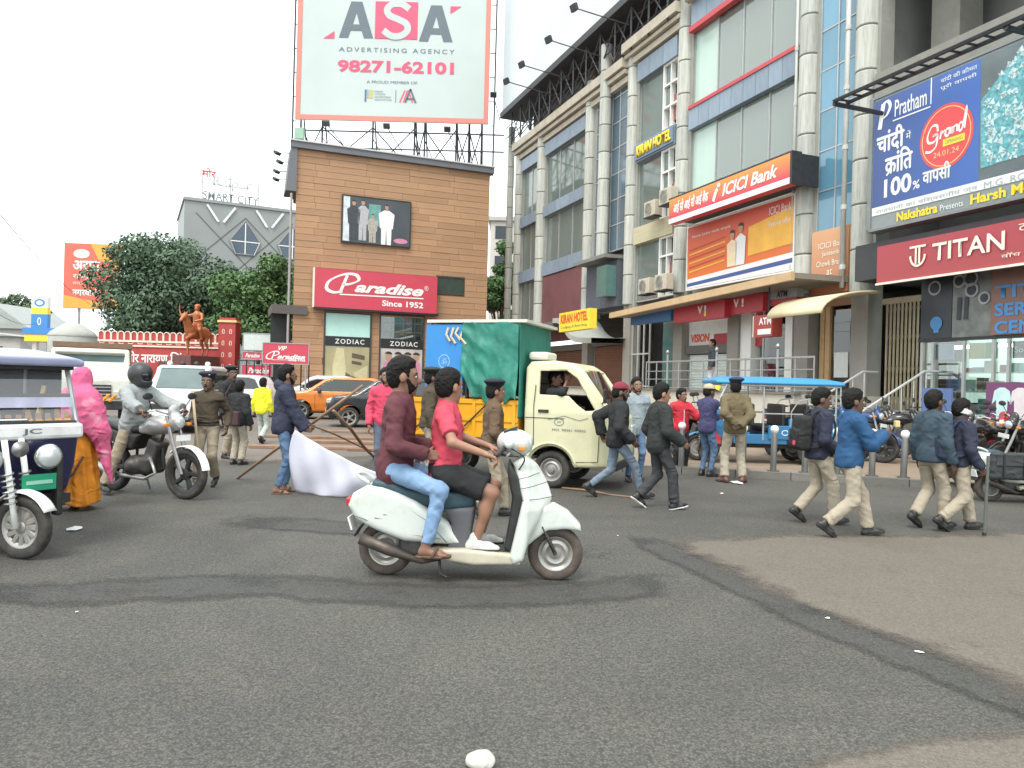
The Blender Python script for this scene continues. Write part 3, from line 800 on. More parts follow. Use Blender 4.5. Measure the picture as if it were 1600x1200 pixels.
# ================================================================ brown clad shop building
FBR = Frame((-10.76, 36.5), R_(21.25))
def bl(px, py, y=0.0): return FBR.loc(px, py, y)
br = thing('brown_shop_building', 'brown wood-clad shop building with slate roof edge under the white hoarding', 'building', FBR.w(0, 0, 0), FBR.rz)
BW, BH = 10.0, 12.72
m_core = M('brown_core', (.30, .165, .09), .8, var=.1)
m_plank = M('wood_cladding', (.39, .225, .125), .65, var=.2, scale=1.5, rnd=.11, stretch=(1, 1, 5), dirt=(.30, .16, .08), dscale=.7, damt=.35)
m_slate = M('slate_cap', (.13, .135, .15), .6, var=.1, scale=1)
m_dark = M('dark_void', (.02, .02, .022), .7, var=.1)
# openings: x0,x1,z0,z1
W1 = (1.5, 3.85, .9, 4.85); W2 = (4.26, 6.6, .9, 4.9); WN = (7.16, 8.72, 6.12, 7.08); DR = (7.1, 8.75, 0.0, 3.95)
def slab(x0, x1, y0, y1, z0, z1, inset=1.15):
    pl_ = [(x0, y0), (x1, y0), (x1, y1), (x0 + inset, y1)]
    return MB().add([(q[0], q[1], z) for z in (z0, z1) for q in pl_], [(0, 3, 2, 1), (4, 5, 6, 7)] + [(i, (i + 1) % 4, 4 + (i + 1) % 4, 4 + i) for i in range(4)])
slab(0, BW, .12, 12, 0, BH).obj('wall', m_core, br)
opens = [W1, W2, WN, DR]
nr = 40; ch = BH / nr; rr = random.Random(4); npl = 0
for r in range(nr):
    x = 0.0; z = (r + .5) * ch
    first = True
    while x < BW - .01:
        L = rr.uniform(.8, 1.7) if first else rr.uniform(1.5, 2.6)
        first = False
        e = min(BW, x + L)
        if BW - e < .5: e = BW
        segs = [(x, e)]
        for o in opens:
            if o[2] - .02 < z < o[3] + .02:
                ns = []
                for a, b in segs:
                    if b <= o[0] or a >= o[1]: ns.append((a, b)); continue
                    if a < o[0] - .05: ns.append((a, o[0]))
                    if b > o[1] + .05: ns.append((o[1], b))
                segs = ns
        for a, b in segs:
            t = rr.uniform(.045, .06)
            unit_box('plank', m_plank, br, ((a + b) / 2, .12 - t / 2, z), (b - a - .012, t, ch - .016)); npl += 1
        x = e
# side wall and cap
slab(-.3, BW + .15, -.18, 12.1, BH, BH + .3).obj('roof_cap', m_slate, br)
slab(-.35, BW + .18, -.24, 12.15, BH + .3, BH + .37).obj('coping', M('pale_coping', (.5, .5, .48), .7), br)
MB().prism([(-.5, 10.6), (0, 10.6), (0, BH), (-.3, BH)], -.1, 1.4).obj('side_fascia', m_slate, br)
MB().tube([(-.22, -.03, 0), (-.22, -.03, 10.5)], .06, 8).obj('downpipe', M('downpipe_grey', (.3, .28, .27), .5), br)
MB().b2(-1.0, .66, -.1, 3, 4.62, 5.05).obj('side_canopy', M('canopy_dark', (.10, .085, .08), .7), br)
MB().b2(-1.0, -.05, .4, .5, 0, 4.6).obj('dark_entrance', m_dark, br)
# shop windows with posters and name strips
m_strip = M('black_strip', (.012, .012, .014), .35, var=.05)
m_clear = glass_mat('shop_glass', (.85, .9, .88), .08)
def shopwin(o, blind, label=None):
    x0, x1, z0, z1 = o
    w_ = MB().b2(x0, x1, .1, .118, z0, z1).obj('window', M('window_back', (.07, .07, .065), .7), br)
    fm = MB()
    for q in (x0 + .03, x1 - .03): fm.b2(q - .035, q + .035, .0, .1, z0, z1)
    fm.b2(x0 + .07, x1 - .07, .0, .1, z1 - .05, z1 + .0)
    fm.obj('frame', M('frame_dark', (.05, .05, .05), .5), w_)
    MB().b2(x0 + .07, x1 - .07, .07, .09, z0, z1 - .05).obj('pane', m_clear, w_)
    zs_, ze = bl(540, 541)[1] + .0, bl(540, 526)[1]
    MB().b2(x0 + .07, x1 - .07, .03, .068, zs_, ze).obj('name_strip', m_strip, w_)
    text(w_, 'ZODIAC', x0 + .55, x1 - .35, zs_ + .12, ze - .12, m_white, .022, bold=.01, space=1.25)
    return w_, zs_, ze
w1, zs_, ze_ = shopwin(W1, True)
MB().b2(1.58, 3.77, .045, .066, ze_ + .005, W1[3] - .06).obj('blind', M('aqua_blind', (.46, .72, .66), .6, var=.06, scale=2), w1)
pz0, pz1 = .95, zs_ - .02
m_khaki = M('poster_khaki', (.36, .32, .18), .5, var=.12, scale=2); m_khd = M('poster_khaki_dark', (.10, .08, .05), .5, var=.2); m_khl = M('poster_khaki_light', (.52, .47, .28), .5, var=.1)
MB().b2(1.58, 3.77, .05, .066, pz0, pz1).obj('poster', m_khaki, w1)
flat(w1, 'printed_sleeve', [(2.0, pz0 + .1), (2.55, pz0 + .1), (2.62, pz0 + 1.1), (2.5, pz1 - .1), (2.15, pz1 - .05), (1.95, pz0 + 1.2)], m_khl, .042)
flat(w1, 'printed_fold', [(2.35, pz0 + .2), (3.2, pz0 + .1), (3.4, pz0 + .6), (2.9, pz0 + .75), (2.5, pz0 + 1.0)], m_khd, .045)
flat(w1, 'printed_fold', [(3.0, pz0 + .9), (3.7, pz0 + 1.3), (3.7, pz0 + .2), (3.3, pz0 + .05)], m_khl, .047)
flat(w1, 'printed_badge', [(2.9, pz1 - .55), (3.55, pz1 - .65), (3.55, pz1 - .42), (2.9, pz1 - .3)], m_khd, .047)
flat(w1, 'printed_badge', [(2.9, pz1 - .85), (3.4, pz1 - .92), (3.4, pz1 - .76), (2.9, pz1 - .68)], m_khd, .047)
w2, zs_, ze_ = shopwin(W2, False)
for q in (4.9, 5.5, 6.1): MB().b2(q - .02, q + .02, .074, .098, ze_, W2[3] - .1).obj('shelf_post', M('shelf_grey', (.25, .27, .26), .5), w2)
for q in (.35, .8): MB().b2(4.4, 6.45, .072, .099, ze_ + q, ze_ + q + .04).obj('shelf', M('shelf_grey'), w2)
MB().b2(4.34, 6.52, .05, .066, pz0, pz1).obj('poster', M('poster_mixed', (.45, .42, .40), .5, var=.3, scale=1.2), w2)
for cx, ww, mm in ((4.75, .32, M('print_pink', (.55, .22, .33), .5)), (5.25, .35, M('print_olive', (.4, .4, .22), .5)), (5.75, .3, M('print_lilac', (.42, .34, .5), .5)), (6.2, .28, M('print_pink'))):
    flat(w2, 'printed_figure', [(cx - ww, pz0 + .05), (cx + ww, pz0 + .05), (cx + ww * .8, pz1 - .75), (cx, pz1 - .6), (cx - ww * .8, pz1 - .75)], mm, .045)
    flat(w2, 'printed_face', circle_poly(cx, pz1 - .42, .17, .22), M('print_skin', (.42, .25, .17), .5), .041)
    flat(w2, 'printed_hair', circle_poly(cx, pz1 - .32, .2, .17, 14, .1, PI - .1), M('print_black', (.03, .025, .025), .5), .038)
wn_ = MB().b2(WN[0], WN[1], .09, .115, WN[2], WN[3]).obj('window', M('green_dark_glass', (.035, .055, .045), .15, var=.2, spec=.7), br)
fm = MB(); fm.b2(WN[0], WN[0] + .06, .03, .088, WN[2], WN[3]); fm.b2(WN[1] - .06, WN[1], .03, .088, WN[2], WN[3]); fm.b2(WN[0] + .06, WN[1] - .06, .03, .088, WN[3] - .06, WN[3]); fm.b2(WN[0] + .06, WN[1] - .06, .03, .088, WN[2], WN[2] + .06)
fm.obj('frame', M('frame_dark'), wn_)
d_ = MB().b2(DR[0], DR[1], .09, .115, DR[2], DR[3]).obj('door', M('door_grey', (.12, .13, .13), .4, var=.1), br)
MB().b2(DR[0] + .1, DR[1] - .1, .07, .088, DR[3] - .55, DR[3] - .1).obj('pane', M('green_dark_glass'), d_)
# photo poster high on the wall
x0, z1 = 2.25, 10.68; x1, z0 = 5.66, 8.40
po = thing('group_photo_poster', 'framed dark poster of four standing figures high on the brown wall', 'poster', FBR.w(0, -.05, 0), FBR.rz)
MB().b2(x0, x1, 0, .08, z0, z1).obj('panel', M('poster_dark', (.055, .065, .075), .4, var=.3, scale=.9), po)
fm = MB(); e = .05
fm.b2(x0 - e, x1 + e, -.02, .1, z1, z1 + e); fm.b2(x0 - e, x1 + e, -.02, .1, z0 - e, z0); fm.b2(x0 - e, x0, -.02, .1, z0, z1); fm.b2(x1, x1 + e, -.02, .1, z0, z1)
fm.obj('frame', m_strip, po)
def fig(cx, zb, h, w_, top, bot, skin=M('print_skin'), y=-.012):
    flat(po, 'printed_trousers', [(cx - w_ * .42, zb), (cx - w_ * .05, zb), (cx, zb + h * .42), (cx + w_ * .05, zb), (cx + w_ * .42, zb), (cx + w_ * .45, zb + h * .48), (cx - w_ * .45, zb + h * .48)], bot, y)
    flat(po, 'printed_shirt', [(cx - w_ * .55, zb + h * .40), (cx + w_ * .55, zb + h * .40), (cx + w_ * .68, zb + h * .76), (cx + w_ * .2, zb + h * .85), (cx - w_ * .2, zb + h * .85), (cx - w_ * .68, zb + h * .76)], top, y - .003)
    flat(po, 'printed_face', circle_poly(cx, zb + h * .925, h * .045, h * .065), skin, y - .005)
    flat(po, 'printed_hair', circle_poly(cx, zb + h * .955, h * .05, h * .048, 14, .0, PI), M('print_black'), y - .007)
pw = M('print_white', (.72, .72, .72), .5, var=.06); pg = M('print_grey', (.4, .4, .42), .5, var=.15); pb_ = M('print_black'); pbl = M('print_navy', (.04, .045, .06), .5, var=.3)
flat(po, 'printed_backdrop', [(x0 + .03, z0 + .03), (x0 + .35, z0 + .03), (x0 + .35, z1 - .03), (x0 + .03, z1 - .03)], M('print_pale', (.55, .6, .65), .5, var=.3, scale=3), -.008)
flat(po, 'printed_backdrop', [(x0 + 1.3, z0 + .9), (x0 + 1.9, z0 + .9), (x0 + 1.9, z1 - .3), (x0 + 1.3, z1 - .3)], M('print_teal', (.12, .3, .28), .5, var=.3, scale=3), -.008)
fig(x0 + .55, z0 + .1, 2.0, .5, pbl, pbl); fig(x0 + 1.0, z0 + .12, 2.05, .44, pg, pg)
fig(x0 + 1.5, z0 + .05, 1.45, .4, M('print_floral', (.36, .33, .3), .5, var=.4, scale=9), M('print_floral')); fig(x0 + 2.2, z0 + .0, 2.05, .6, pw, pw)
flat(po, 'printed_mark', circle_poly(x0 + 2.95, z0 + .25, .36, .13), M('print_pink'), -.012)
# main red sign
x0, x1, z0, z1 = .94, 7.1, 5.02, 6.92
sg = thing('red_shop_sign', 'large red shop sign with white Paradise script on the brown building', 'sign', FBR.w(x0, -.42, 0), FBR.rz)
L = x1 - x0
MB().b2(0, L, 0, .36, z0, z1).obj('box', m_par, sg)
MB().b2(-.06, 0, -.01, .37, z0 - .02, z1 + .02).obj('end_cap', m_cream, sg)
MB().b2(0, L + .1, .02, .38, z0 - .1, z0 - .005).obj('bottom_tray', m_strip, sg)
paradise(sg, L, z0, z1, True, -.012, .08, .90, .34, .92)
text(sg, '®', L * .89, L * .925, z1 - .75, z1 - .5, m_white, -.012)
# floodlights on the left roof edge
m_lamp = M('floodlight_body', (.05, .05, .055), .5, metal=.3)
def floodlight(label, p, aim, root, group, sz=.28):
    t = thing('floodlight', label, 'floodlight', p, 0, group)
    d = Vector(aim).normalized(); q = d.to_track_quat('-Z', 'Y').to_matrix()
    m = MB(); m.box((0, 0, 0), (sz, sz * .8, sz * .45), q); m.obj('lamp_housing', m_lamp, t, bevel=.01)
    g2 = MB(); g2.box(d * sz * .235, (sz * .85, sz * .65, .012), q); g2.obj('lens', M('lamp_lens', (.3, .32, .32), .1, spec=.8), t)
    r = Vector(root) - Vector(p)
    MB().tube([(0, 0, 0), r], .025, 5).obj('arm', m_steel, t)
for i, (px, py) in enumerate(((433, 239), (437, 253), (432, 268), (431, 280))):
    q = FBR.w(-1.1, 1.0 + i * 2.0, 0); z = at(px, py, q.y).z
    q = at(px, py, 36.3 + i * 1.2)
    rt = q + Vector((.55, .3, .1))
    floodlight(['highest', 'second highest', 'third highest', 'lowest'][i] + ' of the small floodlights on the left roof edge of the brown building', q, (-.5, .3, -.8), rt, 'floodlights left of the brown roof', .3)

# big white hoarding on lattice above the roof
YH = 41.5; FH = Frame((at(458, 600, YH).x, YH), 0.0)
ho = thing('roof_hoarding', 'huge white advertising hoarding with red border on steel lattice above the roof', 'billboard', FH.w(0, 0, 0), 0)
def hl(px, py): return FH.loc(px, py)
HX0, HZ0 = hl(461, 186); HX1 = hl(763, 190)[0]; HZ1 = hl(461, -130)[1]
m_hw = M('hoarding_vinyl', (.43, .485, .47), .5, var=.05, scale=.35, bump=.15, bscale=.8)
MB().b2(HX0, HX1, 0, .12, HZ0, HZ1).obj('vinyl', m_hw, ho)
m_hred = M('hoarding_border', (.56, .19, .15), .5, var=.06)
bwd = .27
for r in ((HX0, HX1, HZ0, HZ0 + bwd), (HX0, HX0 + bwd, HZ0 + bwd, HZ1), (HX1 - bwd, HX1, HZ0 + bwd, HZ1)):
    MB().b2(r[0], r[1], -.03, -.003, r[2], r[3]).obj('border', m_hred, ho)
m_hg = M('print_charcoal', (.10, .125, .15), .5, var=.06); m_hr2 = M('print_crimson', (.62, .07, .14), .5, var=.05)
def hbox(pl, pr, pt, pb): 
    xa, za = hl(pl, pt); xb, zb2 = hl(pr, pb); return xa, xb, zb2, za
def bigA(pl, pr, pt, pb):
    x0, x1, z0, z1 = hbox(pl, pr, pt, pb); w_ = x1 - x0; h = z1 - z0
    o_ = [(0, 0), (.27, 0), (.34, .2), (.66, .2), (.73, 0), (1, 0), (.66, 1), (.34, 1)]
    tri = [(.40, .37), (.60, .37), (.5, .70)]
    P = lambda q: (x0 + q[0] * w_, -.02, z0 + q[1] * h)
    v = [P(q) for q in o_] + [P(q) for q in tri]
    f = [(0, 1, 2, 8), (0, 8, 10, 7), (2, 3, 9, 8), (3, 4, 5, 9), (5, 6, 10, 9), (6, 7, 10)]
    mesh_obj('lettering', v, f, m_hg, ho)
bigA(531, 583, 2, 60); bigA(656, 707, 8, 66)
x0, x1, z0, z1 = hbox(587, 652, 2, 62)
MB().b2(x0, x1, -.03, -.003, z0, z1).obj('logo_tile', m_hr2, ho, bevel=.02)
SS = [(.80, .80), (.62, .93), (.40, .92), (.28, .78), (.34, .62), (.55, .52), (.74, .40), (.76, .22), (.60, .08), (.38, .08), (.20, .22)]
v, f = stroke_mesh(spline([(x0 + q[0] * (x1 - x0), z0 + q[1] * (z1 - z0)) for q in SS], 6), .36, -.045); mesh_obj('lettering', v, f, m_hw, ho)
xa, za = hl(505, 60); flat(ho, 'logo_corner', [(xa, za), (xa + .62, za), (xa + .62, za + .42)], m_hr2, -.02)
xa, za = hl(704, 10); flat(ho, 'logo_corner', [(xa, za), (xa, za - .42), (xa + .62, za)], m_hr2, -.02)
x0, x1, z0, z1 = hbox(530, 710, 70, 84); text(ho, 'ADVERTISING AGENCY', x0, x1, z0 - .03, z1 - .12, m_hg, -.02, space=1.35)
x0, x1, z0, z1 = hbox(528, 709, 90, 117); text(ho, '98271-62101', x0, x1, z0, z1 - .1, m_hr2, -.02, bold=.035)
x0, x1, z0, z1 = hbox(573, 652, 124, 132); text(ho, 'A PROUD MEMBER OF', x0, x1, z0, z1 - .06, m_hg, -.02)
x0, x1, z0, z1 = hbox(570, 578, 140, 159)
for i, mm in enumerate((m_hg, M('print_cyan', (.1, .4, .5), .5), M('hoarding_orange'), M('print_olive'))):
    MB().b2(x0 + i * .12, x0 + i * .12 + .1, -.02, -.003, z0 + (.2 if i else 0), z1).obj('logo_bar', mm, ho)
for i in range(4):
    zz = z1 - .05 - i * .15; text(ho, ['INDIAN', 'OUTDOOR', 'ADVERTISING', 'ASSOCIATION'][i], x0 + .55, x0 + [1.0, 1.15, 1.45, 1.5][i], zz - .09, zz, m_hg, -.02)
xa = hl(618, 150)[0]; MB().b2(xa, xa + .03, -.02, -.003, z0, z1).obj('logo_rule', m_hg, ho)
x0, x1, z0, z1 = hbox(625, 656, 141, 161)
for q, mm in ((0, m_hr2), (.24, m_hr2), (.62, m_hr2), (.86, m_hr2)):
    v, f = stroke_mesh([(x0 + q * .85, z0), (x0 + q * .6 + .28, z1)] if q < .5 else [(x0 + q * .85 + .18, z0), (x0 + q * .6 + .1, z1)], .07, -.02); mesh_obj('logo_stripe', v, f, mm, ho)
for pts in (((.28, 0), (.52, 1.1)), ((.52, 1.1), (.78, 0)), ((.36, .3), (.68, .3))):
    v, f = stroke_mesh([(x0 + a * (x1 - x0), z0 + b * (z1 - z0)) for a, b in pts], .1, -.025); mesh_obj('logo_letter', v, f, m_hg, ho)
# lattice behind and below
lt = MB(); zr = BH + .37
roofz = zr
xs = [hl(px, 200)[0] for px in (466, 500, 580, 646, 662, 712, 732, 752)]
for x in xs:
    lt.tube([(x, .5, roofz), (x, .5, HZ0 + 3)], .055, 5)
    lt.tube([(x, 2.6, roofz), (x, .5, HZ0 + 1.5)], .045, 5); lt.tube([(x, 2.6, roofz), (x, .5, roofz + .3)], .03, 4)
for z in (HZ0 - .45, HZ0 - 1.4): lt.tube([(HX0 - .1, .45, z), (HX1 + .9, .45, z)], .045, 5)
for i in range(len(xs) - 1):
    lt.tube([(xs[i], .5, roofz + .1), (xs[i + 1], .5, HZ0 - .2)], .035, 4); lt.tube([(xs[i], .5, HZ0 - .2), (xs[i + 1], .5, roofz + .1)], .035, 4)
    m_ = (xs[i] + xs[i + 1]) / 2; lt.tube([(m_, 2.4, roofz), (xs[i], .5, HZ0 - .8)], .03, 4)
for xx in (HX0 - .22, HX1 + .3):
    lt.tube([(xx, .3, roofz), (xx, .3, HZ1)], .05, 5)
    for k in range(9): 
        z = HZ0 + k * 1.35; e_ = HX0 if xx < HX0 else HX1
        lt.tube([(xx, .3, z), (e_, .3, z)], .03, 4)
lt.obj('lattice', m_steel, ho)
MB().b2(hl(466, 0)[0], hl(480, 0)[0], -.1, .2, hl(466, 217)[1], hl(466, 200)[1]).obj('meter_box', M('box_green', (.25, .42, .33), .5, dirt=(.25, .2, .1)), ho)
for i, (px, py) in enumerate(((510, 193), (604, 197), (699, 202), (771, 148))):
    q = FH.w(*hl(px, py)[:1], 0, 0); q = at(px, py, 38.5)
    floodlight(['floodlight below the left part of the white hoarding', 'floodlight below the middle of the white hoarding', 'floodlight below the right part of the white hoarding', 'floodlight beside the right edge of the white hoarding'][i], q, (0, .8, .6), (q.x + .3, YH + .3, q.z - .25), 'floodlights of the white hoarding', .34)
# boards at the foot
t, fr, L, z0, z1 = board('red_shop_board', 'small red Paradise board on legs left of the brown building', 410, 482, 536, 567, 33.5, m_par, R_(8))
paradise(t, L, z0, z1, True, -.012, .06, .95, .16, .62)
text(t, 'VIP', L * .33, L * .52, z0 + (z1 - z0) * .66, z0 + (z1 - z0) * .88, m_white, -.012, bold=.02, shear=.3)
t, fr, L, z0, z1 = board('faded_white_board', 'plain pale board above the red signs beside the pillar', 379, 440, 521, 546, 37.5, M('board_pale', (.55, .6, .57), .6, var=.1), R_(3))
t, fr, L, z0, z1 = board('red_strip_board', 'narrow red Paradise board half hidden behind the larger red board', 378, 409, 550, 560, 35.2, m_par, R_(3))
text(t, 'Paradise', L * .15, L * .9, z0 + .06, z1 - .06, m_white, -.012, bold=.02, shear=.3)
t, fr, L, z0, z1 = board('red_strip_board', 'lower red Paradise board on the railing beside the parked cars', 378, 425, 570, 586, 34.8, m_par, R_(3))
text(t, 'Paradise', L * .2, L * .9, z0 + .1, z1 - .12, m_white, -.012, bold=.02, shear=.3)
gt = thing('steel_gate', 'dark steel railing gate behind the yellow shirted man', 'gate', (at(372, 600, 34.2).x, 34.2, 0), 0)
gw = at(482, 600, 34.2).x - at(372, 600, 34.2).x
for q in range(10): MB().tube([(gw * q / 9, 0, 0), (gw * q / 9, 0, 2.3)], .03, 5).obj('bar', m_steel, gt)
for z in (.3, 1.2, 2.25): MB().tube([(0, 0, z), (gw, 0, z)], .03, 5).obj('rail', m_steel, gt)
# plain building seen in the gap
t = thing('distant_flats', 'sliver of pale flats behind the brown building top right', 'building', (at(760, 600, 75).x, 75, 0), 0)
zz = at(770, 345, 75).z
MB().b2(0, 2.4, 0, 6, 0, zz).obj('wall', M('flats_pale', (.5, .46, .42), .7), t); MB().b2(-.2, 2.6, -.3, 6, zz, zz + .4).obj('roof', m_conc, t)
for k in range(3): MB().b2(.5, 1.6, -.05, 0, zz - 1.8 - k * 3, zz - .5 - k * 3).obj('window', M('dark_window'), t)
# ================================================================ long glass-fronted building on the right
def rl(px, py, y=0.0): return FR.loc(px, py, y)
rb = thing('glass_shop_building', 'long four storey building with drum columns and blue bands lined with shops', 'building', FR.w(0, 0, 0), FR.rz)
m_drum = M('column_concrete', (.46, .465, .42), .7, var=.14, scale=1.2, bump=.25, bscale=12, dirt=(.21, .20, .17), dscale=1.6, damt=.75, rnd=.12, stretch=(2.2, 2.2, .7))
m_joint = M('column_joint', (.16, .155, .14), .8)
m_band = M('blue_band', (.23, .29, .36), .5, var=.14, scale=1.0, dirt=(.17, .17, .17), dscale=1.4, damt=.6, rnd=.12, stretch=(2, 2, .8))
m_tint = M('tinted_glass', (.135, .165, .15), .06, var=.25, scale=.35, spec=.9, rnd=.22)
m_blue = M('blue_glass', (.10, .24, .34), .07, var=.22, scale=.5, spec=.9, rnd=.18)
m_mull = M('mullion_alu', (.42, .43, .42), .4, metal=.4)
m_beige = M('beige_moulding', (.46, .41, .33), .7, var=.12, scale=2, dirt=(.22, .18, .14), dscale=1.5, damt=.6)
m_wallg = M('wall_grey', (.20, .20, .19), .75, var=.12, scale=1, dirt=(.1, .1, .1), dscale=.8)
ZTOP = 15.3
for a_ in ((.3, 17.44, 4.8, ZTOP), (22.91, 25.6, 4.8, ZTOP), (17.45, 22.9, 4.8, 8.19), (17.45, 22.9, 10.86, 11.74), (17.45, 22.9, 14.61, ZTOP)): MB().b2(a_[0], a_[1], .55, 9, a_[2], a_[3]).obj('core', m_wallg, rb)
MB().b2(25.61, 40, 2.6, 9, 0, ZTOP).obj('core', m_wallg, rb)
MB().b2(.3, 25.6, 4.5, 9, 0, 4.79).obj('core', m_wallg, rb)
_drum = None
for x, w_ in ((.56, .35), (3.83, .42), (9.45, .45), (13.26, .42), (17.0, .43), (23.33, .41), (25.45, .4)): MB().b2(x - w_, x + w_, .08, .54, 4.6, 15.2).obj('pilaster', M('pilaster_grey', (.30, .30, .27), .7, var=.12, dirt=(.16, .15, .13), dscale=1.5), rb)
def column(x, r, zb, zt, y=0.0, step=1.2):
    global _drum
    c = MB().tube([(x, y, zb), (x, y, zt)], r * .93, 14).obj('column', m_joint, rb)
    if _drum is None:
        o = MB().lathe([(.96, -.49), (1.0, -.47), (1.0, .47), (.96, .49)], n=18).obj('drum', m_drum, smooth=True, autosmooth=40); _drum = o.data; bpy.data.objects.remove(o)
    k = int(round((zt - zb) / step)); h = (zt - zb) / k
    for i in range(k):
        d = link(bpy.data.objects.new('drum', _drum), c); d.location = (x, y, zb + (i + .5) * h); d.scale = (r, r, h * .985); d.rotation_euler = (0, 0, random.uniform(0, 6))
for x, r, zb, zt, y in ((-.68, .2, 0, 16.6, -.05), (.56, .27, 3.2, 14.6, .05), (3.83, .3, 3.4, 15.3, .05), (9.45, .28, 3.6, 15.6, .05), (11.27, .26, 7.0, 16.5, -.2), (13.26, .25, 4.9, 16.0, .05), (17.0, .27, 5.0, 17.2, .05), (23.33, .28, 4.3, 17, .05), (25.45, .3, 4.1, 17, .05)):
    column(x, r, zb, zt, y)
# ground-level piers under the columns
for x in (3.83, 9.45, 13.26, 17.0, 20.2, 23.33, 25.45):
    MB().b2(x - .28, x + .28, .0, .5, 0, 4.9).obj('pier', M('pier_paint', (.27, .255, .23), .7, var=.1, dirt=(.2, .18, .16), damt=.5), rb)
def band(x0, x1, z0, z1, mat=m_band, y=-.05, panels=4):
    w_ = (x1 - x0) / panels
    for i in range(panels):
        unit_box('band_panel', mat, rb, (x0 + (i + .5) * w_, y + .12, (z0 + z1) / 2), (w_ - .015, .24, z1 - z0))
def glazing(x0, x1, z0, z1, nx, nz, mat=m_tint, y=.18, mw=.05):
    w_, h = (x1 - x0) / nx, (z1 - z0) / nz
    for i in range(nx):
        for j in range(nz):
            o = unit_box('pane', mat, rb, (x0 + (i + .5) * w_, y + .02, z0 + (j + .5) * h), (w_ - mw, .03, h - mw))
            o.rotation_euler = (random.uniform(-.012, .012), 0, random.uniform(-.012, .012))
    m = MB()
    for i in range(nx + 1): m.b2(x0 + i * w_ - mw / 2, x0 + i * w_ + mw / 2, y - .02, y + .1, z0, z1)
    for j in range(nz + 1): m.b2(x0 + mw / 2, x1 - mw / 2, y - .012, y + .09, z0 + j * h - mw / 2, z0 + j * h + mw / 2)
    m.obj('mullions', m_mull, rb)
# bay 1 and 2
for x0, x1, nx in ((.95, 3.4, 2), (4.26, 9.0, 3)):
    zz = [(7.2, 7.85), (10.33, 10.9), (13.55, 14.2)]
    for z0, z1 in zz: band(x0, x1, z0, z1, panels=nx)
    glazing(x0, x1, 7.85, 10.33, nx, 1); glazing(x0, x1, 10.9, 13.55, nx, 1)
    glazing(x0, x1, 4.9, 7.2, nx, 1, m_tint) if x0 < 2 else None
pn = M('maroon_panel', (.17, .07, .075), .45, var=.2, scale=1.2)
ms = thing('maroon_shop_hoarding', 'faded maroon hoarding on the first floor between drum columns', 'sign', FR.w(0, -.0, 0), FR.rz)
MB().b2(4.3, 8.95, 0, .14, 3.7, 7.15).obj('panel', pn, ms)
# blue glass bay 3 around the slim column
glazing(9.95, 12.8, 7.4, 15.2, 4, 7, M('blue_grey_glass', (.085, .125, .16), .07, var=.25, scale=.5, spec=.9, rnd=.2), .1)
MB().b2(9.9, 12.85, -.9, .1, 6.9, 7.05).obj('bay_slab', m_wallg, rb)
MB().b2(9.95, 12.8, -.25, .1, 4.9, 6.9).obj('bay_wall', M('bay_wall_dark', (.09, .10, .12), .6, var=.15), rb)
MB().b2(11.9, 12.75, -.75, -.26, 5.3, 6.6).obj('sign_cabinet', M('teal_glass', (.08, .17, .16), .15, spec=.8), rb)
# bay 4 (hotel)
for (z0, z1), mt in zip(((7.32, 8.0), (10.68, 11.42), (14.0, 14.76)), (M('cloth_beige', (.50, .45, .30), .8, var=.15, scale=3, stretch=(.6, 1, 6)), m_band, m_band)):
    band(13.68, 16.56, z0, z1, mt, panels=1 if mt is not m_band else 3)
def hotel_win(z0, z1):
    glazing(13.7, 15.45, z0, z1, 1, 1, m_tint)
    w_ = MB().b2(15.5, 16.55, .3, .34, z0, z1).obj('window', m_dark, rb)
    f = MB(); f.b2(15.5, 15.57, .05, .3, z0, z1); f.b2(16.48, 16.55, .05, .3, z0, z1); f.b2(16.0, 16.05, .06, .28, z0, z1)
    for q in (0, .33, .66, .97): zc = z0 + (z1 - z0) * q; f.b2(15.57, 16.48, .055, .29, zc, zc + .07)
    f.obj('frame', m_white, w_)
    for i, q in enumerate((.35, .68)):
        zc = z0 + (z1 - z0) * q
        MB().b2(15.58, 16.0, .15, .17, zc + .06, zc + (z1 - z0) * .28).obj('pane', m_tint, w_)
    MB().b2(16.06, 16.47, .2, .21, z0 + .3, z0 + 1.3).obj('curtain', M('curtain', (.3, .12, .1), .8, var=.3), w_)
for z0, z1 in ((5.0, 7.32), (8.0, 10.68), (11.42, 14.0)): hotel_win(z0, z1)
# moulding at the top of bays 1-4
for z0, z1, pr in ((14.3, 14.55, .12), (14.62, 14.8, .28), (14.86, 15.25, .4)):
    MB().b2(.3, 13.0, -pr, .54, z0, z1).obj('moulding', m_beige, rb)
for z0, z1, pr in ((14.85, 15.1, .15), (15.15, 15.3, .3), (15.36, 15.75, .45)):
    MB().b2(13.0, 17.0, -pr, .54, z0, z1).obj('moulding', m_beige, rb)
